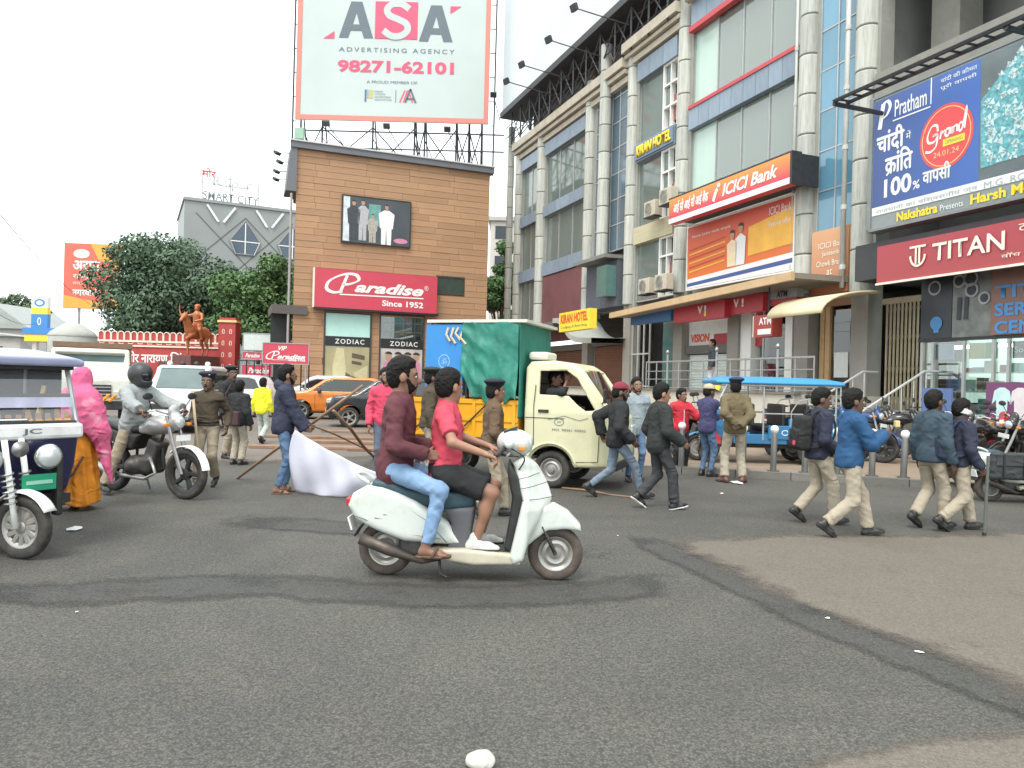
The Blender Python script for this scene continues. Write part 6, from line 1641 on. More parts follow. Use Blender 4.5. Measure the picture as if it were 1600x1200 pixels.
        if kind == 'helmet':
            hm_('visor', lambda g: np.maximum(g.ell(hl_((.0, 0, .02)), (.150, .120, .12), RH), -cut(g, (.09, 0, 0), (1, 0, 0))), M('visor_smoke', (.01, .01, .012), .1, spec=.8), [q - .06 for q in lo], [q + .06 for q in hi], .009)
        if kind == 'beret':
            MB().lathe([(.014, 0), (.012, .006)], n=8).obj('cap_badge', m_white, root).location = hs((.085, .045, .10))
    # ---- torso garment
    def tl(q): return tuple(hp + RT @ V3(q))
    slv = .049 + puff * .5
    def torso(g):
        rz_ = Matrix.Rotation(tw, 3, 'Z') @ RT
        ch = P.get('chest', 1.0)
        d = g.ell(tl((.005, 0, .36)), (.118 * ch, .158 * ch, .205), rz_); d = smin(d, g.ell(tl((.01, 0, .14)), (.118 * ch, .145 * ch, .21), RT), .06); d = smin(d, g.ell(tl((-.008, 0, -.01)), (.126, .165, .17), RT), .06)
        d = smin(d, g.rc(sh[0], sh[1], .05, .05), .05)
        for i in (0, 1): d = smin(d, g.rc(sh[i], tuple(nb - up * .03), .045, .05), .05)
        for i in (0, 1):
            if short:
                m_ = sh[i].lerp(elb[i], .72); a_ = smax(g.rc(sh[i], m_, .064, .062), g.plane(tuple(m_), elb[i] - sh[i]), .01)
            else:
                we = wr[i].lerp(elb[i], .04); a_ = smin(g.rc(sh[i], elb[i], slv + .004, slv - .008), smax(g.rc(elb[i], wr[i], slv - .008, .036 + puff * .6), g.plane(tuple(we), wr[i] - elb[i]), .006), .02)
            d = smin(d, a_, .035)
        d = d - puff + g.folds(P.get('wr', .006), 1.0, seed) + g.folds(.004, 1.9, seed + 2) + g.wrinkle(.0015, 1.3, seed)
        d = smax(d, -((g.x - tl((0, 0, -hem))[0]) * up.x + (g.z - tl((0, 0, -hem))[2]) * up.z), .012)
        d = smax(d, g.plane(tuple(nb + up * .03), up), .01)
        if tk in ('jacket', 'hoodie', 'polo', 'shirt'):
            col = smax(g.rc(tuple(nb - up * .03), tuple(nb + up * .03), .082, .072), -g.rc(tuple(nb - up * .1), tuple(nb + up * .2) , .058, .058), .006); col = smax(col, g.plane(tuple(nb + up * (.045 if tk == 'jacket' else .03)), up + fw * .35), .006); d = smin(d, col, .008)
        if tk == 'hoodie': d = smin(d, smax(g.ell(tuple(nb + up * .01 - fw * .075), (.085, .125, .085)), -g.ell(tuple(nb + up * .10 - fw * .01), (.085, .085, .09)), .02), .025)
        return d
    pts2 = sh + elb + wr + [hp, nb + up * .07, hp - up * hem]
    lo = [min(q[i] for q in pts2) - .21 for i in range(3)]; hi = [max(q[i] for q in pts2) + .21 for i in range(3)]
    lo[2] = max(lo[2], min(min(w.z for w in wr) - .07, hp.z - hem - .04)); hi[2] = nb.z + .16
    np_mesh({'jacket': 'jacket', 'hoodie': 'hooded_jacket'}.get(tk, 'shirt'), *snet(*(lambda g: (g, torso(g)))(Grid(lo, hi, res))), top[0], root)
    if tk == 'jacket' and 'zip' in P:
        MB().tube([tl((.128 + puff, 0, z)) if z < .2 else tl((.13 + puff - .10 * max(0, z - .3), 0, z)) for z in (-.05, .1, .25, .4)], .007, 5).obj('zip', P['zip'], root)
    if belt: np_mesh('belt', *snet(*(lambda g: (g, np.maximum(smin(g.ell(tl((.01, 0, .14)), (.132, .165, .23), RT), g.ell(tl((-.008, 0, -.01)), (.14, .18, .18), RT), .06), np.abs((g.x - hp.x) * up.x + (g.z - hp.z) * up.z - .08) - .02)))(Grid(tl((-.2, -.25, .0)), tl((.2, .25, .16)), .009))), belt, root)
    # ---- lower garment
    slim = bottom[1] == 'jeans'; r = (.088, .064, .059, .050) if slim else (.092, .074, .073, .076)
    def legs(g):
        d = g.ell(tl((-.01, 0, .02)), (.13, .168, .15), RT)
        for i in (0, 1):
            if bottom[1] == 'shorts':
                e = hj[i].lerp(knees[i], .86); a = smax(g.rc(hj[i], e, .105, .098), g.plane(tuple(e), knees[i] - hj[i]), .01)
            else:
                e = ank[i] + (knees[i] - ank[i]).normalized() * .015
                a = smin(g.rc(hj[i], knees[i], r[0], r[1]), smax(g.rc(knees[i], ank[i], r[2], r[3]), g.plane(tuple(e), ank[i] - knees[i]), .008), .03)
                kn = knees[i]; fo = np.exp(-(((g.x - kn.x) ** 2 + (g.y - kn.y) ** 2 + (g.z - kn.z) ** 2) / .03)) + np.exp(-(((g.x - e.x) ** 2 + (g.y - e.y) ** 2 + (g.z - e.z) ** 2) / .018))
                a = a + (g.folds(.008, 2.0, seed + i) + g.wrinkle(.003, 1.5, seed + i)) * fo
            d = smin(d, a, .03)
        d = d + g.folds(.0045, 1.2, seed + 5) + g.wrinkle(.0015, 1.2, seed)
        return smax(d, (g.x - tl((0, 0, .12))[0]) * up.x + (g.z - tl((0, 0, .12))[2]) * up.z, .01)
    pts3 = hj + knees + ([] if bottom[1] == 'shorts' else ank)
    lo = [min(q[i] for q in pts3) - .13 for i in range(3)]; hi = [max(q[i] for q in pts3) + .14 for i in range(3)]; hi[2] = max(hi[2], hp.z + .16)
    if bottom[1] != 'none': np_mesh({'shorts': 'shorts'}.get(bottom[1], 'trousers'), *snet(*(lambda g: (g, legs(g)))(Grid(lo, hi, res))), bottom[0], root)
    # ---- shoes
    for i in (0, 1):
        R_f = feetR[i]; a = ank[i]; fl = lambda q: tuple(a + R_f @ V3(q))
        zl = lambda g: g.plane(fl((0, 0, -.082)), R_f @ V3((0, 0, 1)))
        def shoef(g):
            d = smin(g.rc(fl((-.045, 0, -.045)), fl((.1, 0, -.052)), .043, .044), g.rc(fl((.1, 0, -.055)), fl((.165, 0, -.062)), .043, .030), .02)
            d = smin(d, g.rc(fl((-.01, 0, .02)), fl((-.015, 0, -.03)), .045, .046), .03)
            return smax(d, -zl(g), .005)
        gb = ([a[j] - .22 for j in range(3)], [a[j] + .22 for j in range(3)])
        if sandal:
            s_ = np_mesh('sandal', *snet(*(lambda g: (g, np.maximum(smin(g.rc(fl((-.045, 0, -.07)), fl((.1, 0, -.07)), .042, .046), g.rc(fl((.1, 0, -.07)), fl((.15, 0, -.07)), .046, .036), .02), np.abs(zl(g)) - .012)))(Grid(*gb, .008))), shoe, root)
            MB().tube([fl((.05, .046, -.07)), fl((.075, .03, -.03)), fl((.08, 0, -.018)), fl((.075, -.03, -.03)), fl((.05, -.046, -.07))], .011, 6).obj('strap', shoe, s_)
        else:
            s_ = np_mesh('shoe', *snet(*(lambda g: (g, shoef(g)))(Grid(*gb, .010))), shoe, root)
            np_mesh('sole', *snet(*(lambda g: (g, np.maximum(shoef(g) - .005, np.abs(zl(g) - .009) - .012)))(Grid(*gb, .008))), sole or M('sole_dark', (.03, .028, .026), .7), s_)
    return root, dict(hp=hp, up=up, fw=fw, nb=nb, sh=sh, wr=wr, hd=hd, RT=RT, k=k)
def backpack(label, loc, rz, k, info, mat, trim=None, badge=None):
    t = thing('backpack', label, 'backpack', loc, rz, 'backpacks of the schoolboys', scale=k)
    hp, RT = info['hp'], info['RT']; tl = lambda q: tuple(hp + RT @ V3(q))
    def f(g):
        d = smin(g.box(tl((-.235, 0, .25)), (.085, .145, .225), .06, RT), g.box(tl((-.32, 0, .17)), (.035, .115, .12), .03, RT), .02)
        return d + g.wrinkle(.003, 1.4, 3)
    np_mesh('sack', *snet(*(lambda g: (g, f(g)))(Grid(tl((-.4, -.2, -.03)), tl((-.1, .2, .55)), .013))), mat, t)
    for s in (1, -1):
        MB().tube(spline([tl((-.17, .09 * s, .45)), tl((-.08, .1 * s, .535)), tl((.06, .11 * s, .5)), tl((.145, .12 * s, .38)), tl((.1, .165 * s, .2)), tl((-.08, .18 * s, .1)), tl((-.17, .13 * s, .07))], 5), .016, 6).obj('strap', trim or mat, t)
    MB().tube(spline([tl((-.2, .03, .47)), tl((-.22, .02, .53)), tl((-.22, -.02, .53)), tl((-.2, -.03, .47))], 4), .008, 5).obj('carry_loop', trim or mat, t)
    MB().tube(spline([tl((-.355, .1, .1)), tl((-.36, .1, .26)), tl((-.35, 0, .3)), tl((-.36, -.1, .26)), tl((-.355, -.1, .1))], 4), .005, 4).obj('zip', m_black_leather, t)
    if badge: MB().lathe([(.035, 0), (.03, .01)], n=12, axis='X').obj('badge', badge, t).location = tl((-.365, -.05, .12))
    return t
# ================================================================ vehicles
m_tyre = M('tyre_rubber', (.035, .033, .031), .85, var=.2, scale=10, bump=.3, bscale=60, dirt=(.16, .13, .10), dscale=5, damt=.5)
m_tyred = M('tyre_dusty', (.075, .06, .05), .9, var=.25, scale=10, bump=.3, dirt=(.2, .15, .11), dscale=5, damt=.6)
m_rim = M('rim_steel', (.38, .37, .35), .4, metal=.6, var=.15, scale=12, dirt=(.2, .16, .12), dscale=8, damt=.6)
m_rimd = M('rim_dark', (.04, .04, .042), .45, metal=.3, var=.15)
m_chrome = M('chrome', (.6, .6, .6), .18, metal=.95, var=.05)
m_blkpl = M('black_plastic', (.022, .022, .023), .5, var=.2, scale=10, dirt=(.10, .09, .08), dscale=6, damt=.4)
m_engine = M('engine_grey', (.06, .06, .06), .5, metal=.5, var=.25, scale=14, dirt=(.14, .11, .09), dscale=8, damt=.6)
m_red_l = M('red_lens', (.45, .02, .02), .15, spec=.8); m_amber = M('amber_lens', (.7, .25, .03), .2, spec=.8)
m_lens = M('clear_lens', (.55, .58, .58), .08, spec=.9, metal=.2)
m_carglass = glass_mat('car_glass', (.35, .42, .40), .12, .01, .25, (.05, .06, .06))
def pan(g, pts, hw, k=.04): return smax(g.poly(pts), np.abs(g.y) - hw, k)
def wheel(parent, c, R, w, rim_r, style='disc', spokes=5, tm=m_tyre, rm=m_rim, name='wheel', steer=0.0):
    hw = w / 2
    t = MB().lathe([(rim_r, -hw * .8), (R - .25 * w, -hw), (R - .05 * w, -hw * .62), (R, -hw * .2), (R, hw * .2), (R - .05 * w, hw * .62), (R - .25 * w, hw), (rim_r, hw * .8)], axis='Y', n=36, closed=True).obj(name, tm, parent, smooth=True)
    t.location = c; t.rotation_euler = (0, 0, steer)
    m = MB().lathe([(rim_r * 1.02, -hw * .82), (rim_r * 1.02, -hw * .7), (rim_r * .86, -hw * .45), (rim_r * .86, hw * .45), (rim_r * 1.02, hw * .7), (rim_r * 1.02, hw * .82), (rim_r * .93, hw * .78), (rim_r * .8, hw * .4), (rim_r * .8, -hw * .4), (rim_r * .93, -hw * .78)], axis='Y', n=36, closed=True)
    if style == 'disc':
        m.lathe([(rim_r * .84, -hw * .3), (rim_r * .6, -hw * .55), (rim_r * .45, -hw * .3), (rim_r * .28, -hw * .35), (rim_r * .26, -hw * .9), (.005, -hw * .95), (.005, hw * .95), (rim_r * .26, hw * .9), (rim_r * .28, hw * .35), (rim_r * .45, hw * .3), (rim_r * .6, hw * .55), (rim_r * .84, hw * .3)], axis='Y', n=24)
    else:
        for i in range(spokes):
            a = 2 * PI * i / spokes
            m.tube([(.03 * math.cos(a), 0, .03 * math.sin(a)), (rim_r * .5 * math.cos(a + .08), 0, rim_r * .5 * math.sin(a + .08)), (rim_r * .86 * math.cos(a), 0, rim_r * .86 * math.sin(a))], [.02 + .012 * (style == 'alloy')] * 3 if style != 'wire' else .006, 6)
        m.lathe([(rim_r * .3, -hw * .7), (rim_r * .22, -hw * .9), (.005, -hw * .9), (.005, hw * .9), (rim_r * .22, hw * .9), (rim_r * .3, hw * .7)], axis='Y', n=18)
    m.obj('rim', rm, t, smooth=True, autosmooth=40)
    return t
# ---------------------------------------------------------------- scooter
def scooter(name, label, loc, rz, paint, seatm, tm, group=None, h=.0095):
    t = thing(name, label, 'scooter', loc, rz, group)
    S = lambda px, py: ((px - 603) / 201, (897 + (px - 603) * .0305 - py) / 201)
    PX = lambda L: [S(*q) for q in L]
    side = PX([(544, 787), (552, 768), (577, 754), (600, 757), (625, 766), (653, 779), (671, 792), (700, 811), (726, 847), (669, 844), (634, 840), (593, 824), (558, 807)])
    def bodyf(g):
        w = .175 - .035 * np.clip((g.x - .1) / .5, 0, 1) - .07 * np.clip((-.12 - g.x) / .2, 0, 1)
        d = smax(g.poly(side), np.abs(g.y) - w, .06)
        return smax(d, -g.cyl((0, 0, .215), .27, .075), .02)
    sdf_obj('side_panels', (-.34, -.2, .2), (.65, .2, .8), h, bodyf, paint, t)
    sdf_obj('seat', (-.17, -.17, .48), (.75, .17, .82), h, lambda g: smax(g.poly(PX([(580, 757), (585, 746), (612, 748), (640, 760), (672, 764), (735, 764), (744, 776), (738, 790), (700, 795), (655, 786), (612, 768)])), np.abs(g.y) - (.145 - .02 * np.clip(g.x / .6, 0, 1)), .05), seatm, t)
    sdf_obj('battery_cover', (.4, -.16, .18), (.72, .16, .58), .012, lambda g: pan(g, PX([(692, 792), (741, 788), (737, 820), (731, 856), (700, 852), (705, 815)]), .13, .03), M('scooter_grey', (.10, .10, .11), .6, var=.1), t)
    sdf_obj('floorboard', (.28, -.24, .1), (1.08, .24, .28), .011, lambda g: pan(g, PX([(664, 851), (726, 850), (796, 857), (812, 862), (812, 874), (740, 874), (668, 862)]), .2, .02), M('scooter_cream', (.50, .46, .36), .5, var=.12, dirt=(.3, .25, .18), dscale=5), t)
    sdf_obj('front_apron', (.9, -.28, .12), (1.34, .28, .95), h, lambda g: smax(g.poly(PX([(796, 722), (815, 711), (834, 725), (861, 760), (865, 776), (846, 795), (826, 831), (816, 868), (801, 874), (795, 863), (803, 825), (813, 777), (803, 743)])), np.abs(g.y) - (.225 - .10 * np.clip((g.z - .55) / .3, 0, 1) - 1.0 * np.clip(g.x - 1.08, 0, .2)), .045), paint, t)
    sdf_obj('inner_panel', (.88, -.2, .14), (1.1, .2, .95), .012, lambda g: pan(g, PX([(790, 717), (806, 743), (816, 777), (806, 825), (798, 860), (787, 850), (793, 812), (797, 774), (790, 743)]), .16, .03), m_blkpl, t)
    sdf_obj('front_mudguard', (1.03, -.12, .2), (1.52, .12, .58), h, lambda g: np.maximum(pan(g, PX([(840, 790), (862, 786), (884, 798), (903, 818), (905, 829), (880, 826), (853, 828), (834, 842), (818, 856), (824, 828)]), .085, .04), -g.cyl((1.308, 0, .205), .222, .06)), paint, t)
    hc = S(796, 692)
    hcv = sdf_obj('headlamp_cowl', (hc[0] - .22, -.25, hc[1] - .17), (hc[0] + .24, .25, hc[1] + .17), h, lambda g: smin(smin(g.ell((hc[0], 0, hc[1]), (.125, .16, .105)), g.ell((hc[0] + .07, 0, hc[1] - .01), (.07, .10, .085)), .05), g.rc((hc[0] - .03, -.2, hc[1] + .0), (hc[0] - .03, .2, hc[1] + .0), .035, .035), .05), paint, t)
    MB().lathe([(.075, 0), (.06, .025), (.02, .035)], (hc[0] + .118, 0, hc[1] - .005), 'X', 20).obj('headlamp', m_lens, hcv, smooth=True)
    MB().box((hc[0] - .02, 0, hc[1] + .1), (.11, .16, .012), Matrix.Rotation(-.35, 3, 'Y')).obj('instrument_glass', m_blkpl, hcv)
    for s in (1, -1):
        gx, gz = S(772, 706)
        MB().tube([(hc[0] - .03, .15 * s, hc[1] - .005), (gx + .03, .24 * s, gz + .02), (gx, .36 * s, gz)], [.02, .019, .019], 8).obj('handgrip', m_blkpl, t, smooth=True)
        MB().tube([(gx + .07, .2 * s, gz + .02), (gx + .1, .27 * s, gz + .01), (gx + .08, .36 * s, gz)], .008, 6).obj('brake_lever', m_chrome, t)
        a = hcv; MB().box((hc[0] + .07, .135 * s, hc[1] - .035), (.05, .03, .035)).obj('indicator', m_amber, a, bevel=.008)
    wheel(t, (1.308, 0, .205), .212, .10, .13, 'disc', tm=tm)
    wheel(t, (0, 0, .212), .214, .10, .13, 'disc', tm=tm)
    MB().tube([S(812, 715) [:1] + (0,) + S(812, 715)[1:], (1.2, 0, .45), (1.3, .07, .205)], [.03, .028, .02], 8).obj('fork', m_blkpl, t)
    for s in (1, -1): MB().tube([(1.2, .06 * s, .42), (1.308, .068 * s, .205)], .016, 7).obj('fork_leg', m_engine, t)
    sdf_obj('engine', (-.12, -.2, .1), (.5, .2, .42), .014, lambda g: smin(smin(g.box((.2, .08, .24), (.26, .07, .085), .06), g.box((.24, 0, .26), (.13, .13, .1), .04), .03), g.rc((0, .1, .215), (.3, .1, .26), .09, .07), .03), m_engine, t)
    MB().tube([(.42, -.12, .16), (.3, -.15, .14), (.16, -.17, .19), (.05, -.175, .23), (-.17, -.18, .31)], [.016, .018, .034, .046, .044], 12).obj('exhaust', M('exhaust_brown', (.075, .062, .055), .5, metal=.5, var=.2, dirt=(.2, .15, .11), dscale=6, damt=.6), t, smooth=True)
    sdf_obj('rear_mudguard', (-.34, -.1, .2), (.1, .1, .52), .012, lambda g: np.maximum(np.maximum(g.cyl((0, 0, .212), .262, .07), -g.cyl((0, 0, .212), .246, .2)), np.maximum(-(g.z - .21 + g.x * .35), g.x - .05)), m_blkpl, t)
    MB().tube(spline([(-.12, .12, .72), (-.2, .1, .76), (-.24, 0, .77), (-.2, -.1, .76), (-.12, -.12, .72)], 5), .014, 7).obj('grab_rail', paint, t, smooth=True)
    x, z = S(547, 786); MB().box((x + .0, 0, z + .02), (.06, .16, .07)).obj('tail_lamp', m_red_l, t, bevel=.015)
    MB().box((x + .01, 0, z - .14), (.012, .2, .1), Matrix.Rotation(-.3, 3, 'Y')).obj('number_plate', m_white, t)
    for s in (1, -1): MB().tube([(.33, .12 * s, .2), (.36, .27 * s, .19)], .014, 6).obj('pillion_footrest', m_blkpl, t)
    MB().tube([(.42, -.1, .17), (.44, -.16, .06), (.5, -.2, .04)], .012, 6).obj('side_stand', m_engine, t)
    for a, b in (((590, 803), (632, 811)), ((603, 798), (628, 803))):
        q, r = S(*a), S(*b); MB().tube([(q[0], -.172, q[1]), (r[0], -.163, r[1])], .006, 5).obj('badge_stripe', m_hg, t)
    for L_ in ([(640, 789), (668, 808), (700, 842)], [(560, 800), (600, 815), (640, 828), (690, 836)]):
        q = [S(*w) for w in L_]; MB().tube([(x, -(.172 - .03 * max(0, x - .1) / .5), z) for x, z in q], .0022, 5).obj('panel_seam', m_blkpl, t)
    MB().tube(spline([(hc[0] - .02, -.16, hc[1] - .03), (hc[0] + .09, -.2, hc[1] - .1), (hc[0] + .05, -.12, hc[1] - .2)], 5), .006, 5).obj('brake_cable', m_blkpl, t)
    MB().tube(spline([(1.2, -.09, .42), (1.26, -.12, .3), (1.3, -.075, .22)], 5), .006, 5).obj('brake_cable', m_blkpl, t)
    MB().box((.78, 0, .235), (.4, .3, .008)).obj('floor_mat', m_blkpl, t)
    for a, b in (((806, 745), (838, 738)), ((808, 760), (850, 752)), ((812, 777), (862, 774))):
        q, r = S(*a), S(*b); MB().tube([(q[0], -.185, q[1]), ((q[0] + r[0]) / 2, -.17, (q[1] + r[1]) / 2), (r[0], -.06, r[1])], .0026, 5).obj('panel_seam', m_blkpl, t)
    return t
m_scw = M('scooter_white', (.60, .64, .60), .32, var=.05, scale=3, coat=.3, dirt=(.36, .33, .27), dscale=3.2, damt=.6)
m_scseat = M('seat_teal', (.035, .075, .095), .55, var=.15, bump=.2)
SCR, SCF = gp(603, 897), gp(866, 905)
SC_RZ = math.atan2(SCF.y - SCR.y, SCF.x - SCR.x)
scooter('scooter', 'white scooter with two riders crossing in the foreground', SCR, SC_RZ, m_scw, m_scseat, m_tyred, 'scooters')
# ---------------------------------------------------------------- motorcycle
def motorcycle(label, loc, rz, tank, group=None, steer=0.0, fender=None, lean=0.0):
    t = thing('motorcycle', label, 'motorcycle', loc, rz, group); fender = fender or m_blkpl
    WB = 1.3; R = .305
    wheel(t, (0, 0, R), R, .10, .225, 'alloy', 5, m_tyre, m_rimd); wheel(t, (WB, 0, R), R, .09, .23, 'alloy', 5, m_tyre, m_rimd, steer=steer)
    sdf_obj('fuel_tank', (.5, -.2, .65), (1.1, .2, 1.06), .013, lambda g: smin(g.ell((.84, 0, .88), (.24, .15, .12)), g.box((.66, 0, .82), (.12, .11, .06), .05), .06), tank, t)
    sdf_obj('seat', (-.32, -.17, .68), (.68, .17, .98), .015, lambda g: smax(g.poly([(-.28, .88), (-.22, .94), (.05, .90), (.25, .84), (.6, .86), (.6, .78), (.3, .76), (0, .82), (-.2, .86)]), np.abs(g.y) - (.13 - .04 * np.clip(g.x, 0, .5)), .04), m_blkpl, t)
    sdf_obj('side_cover', (-.34, -.16, .5), (.62, .16, .88), .015, lambda g: pan(g, [(-.33, .86), (-.28, .78), (.05, .66), (.2, .52), (.45, .56), (.6, .76), (.3, .77), (0, .82)], .115, .05), m_blkpl, t)
    sdf_obj('engine', (.35, -.2, .2), (.98, .2, .75), .018, lambda g: smin(smin(g.box((.6, 0, .38), (.2, .14, .11), .06), g.box((.76, 0, .55), (.1, .09, .15), .03, Matrix.Rotation(.35, 3, 'Y')), .03), g.rc((.52, -.13, .36), (.52, .13, .36), .11, .11), .03), m_engine, t)
    f = MB(); f.tube([(.98, 0, .98), (.85, 0, .68), (.92, 0, .35), (.6, 0, .24), (.3, 0, .3)], .022, 7); f.tube([(.3, .1, .78), (.3, .08, .32)], .018, 6); f.tube([(.3, -.1, .78), (.3, -.08, .32)], .018, 6); f.obj('frame', m_blkpl, t)
    for s in (1, -1):
        MB().tube([(.3, .09 * s, .32), (0, .09 * s, R)], .02, 6).obj('swing_arm', m_blkpl, t)
        MB().tube([(-.02, .1 * s, R), (.02, .11 * s, .55), (.08, .11 * s, .78)], [.02, .032, .02], 8).obj('shock_absorber', m_chrome if s > 0 else m_chrome, t)
        MB().tube([(WB, .07 * s, R), (1.13, .075 * s, .70), (1.02, .075 * s, 1.0)], [.024, .024, .018], 8).obj('fork_leg', m_gsteel, t)
        MB().tube([(1.02, .05 * s, 1.02), (.98, .2 * s, 1.07), (.88, .34 * s, 1.04)], [.012, .012, .012], 7).obj('handlebar', m_chrome, t)
        MB().tube([(.93, .27 * s, 1.055), (.86, .37 * s, 1.035)], .019, 7).obj('handgrip', m_blkpl, t)
        MB().tube([(.95, .22 * s, 1.06), (.99, .3 * s, 1.2)], .006, 5).obj('mirror_stem', m_blkpl, t); mr = MB().lathe([(.055, 0), (.05, .015), (.02, .02)], (0, 0, 0), 'X', 14).obj('mirror', m_blkpl, t); mr.location = (.99, .32 * s, 1.24); mr.scale = (1, 1.3, .8)
        MB().box((1.13, .16 * s, .9), (.05, .06, .04)).obj('indicator', m_amber, t, bevel=.01)
    hl_ = sdf_obj('headlamp_cowl', (.94, -.16, .78), (1.28, .16, 1.18), .014, lambda g: smin(g.ell((1.11, 0, .93), (.085, .095, .105)), g.ell((1.06, 0, 1.05), (.05, .08, .09)), .04), tank, t)
    MB().lathe([(.075, 0), (.06, .025), (.02, .035)], (1.165, 0, .925), 'X', 18).obj('headlamp', m_lens, hl_, smooth=True)
    sdf_obj('front_mudguard', (.9, -.08, .4), (1.66, .08, .72), .012, lambda g: np.maximum(np.maximum(g.cyl((WB, 0, R), .345, .06), -g.cyl((WB, 0, R), .328, .2)), -(g.z - .46 - .35 * (WB - g.x))), fender, t)
    sdf_obj('rear_mudguard', (-.4, -.09, .3), (.2, .09, .76), .014, lambda g: np.maximum(np.maximum(g.cyl((0, 0, R), .365, .065), -g.cyl((0, 0, R), .345, .2)), np.maximum(-(g.z - .36 + .55 * g.x), g.x - .1)), m_blkpl, t)
    MB().tube([(.78, -.1, .48), (.92, -.13, .3), (.75, -.15, .22), (.3, -.16, .24), (.1, -.17, .28), (-.32, -.17, .40)], [.02, .02, .022, .028, .048, .045], 10).obj('exhaust', m_gsteel, t, smooth=True)
    MB().tube(spline([(-.08, .13, .86), (-.3, .12, .93), (-.36, 0, .95), (-.3, -.12, .93), (-.08, -.13, .86)], 4), .013, 6).obj('grab_rail', m_blkpl, t)
    MB().box((-.36, 0, .80), (.06, .14, .08)).obj('tail_lamp', m_red_l, t, bevel=.015)
    MB().box((-.40, 0, .62), (.012, .2, .12)).obj('number_plate', m_white, t); MB().box((1.24, 0, .74), (.012, .2, .07)).obj('number_plate', m_white, t)
    for s in (1, -1): MB().tube([(.5, .1 * s, .3), (.5, .26 * s, .29)], .014, 6).obj('footrest', m_blkpl, t)
    MB().tube([(.42, .1, .28), (.4, .22, .02)], .013, 6).obj('side_stand', m_gsteel, t)
    if lean: t.rotation_euler = (lean, 0, rz)
    return t
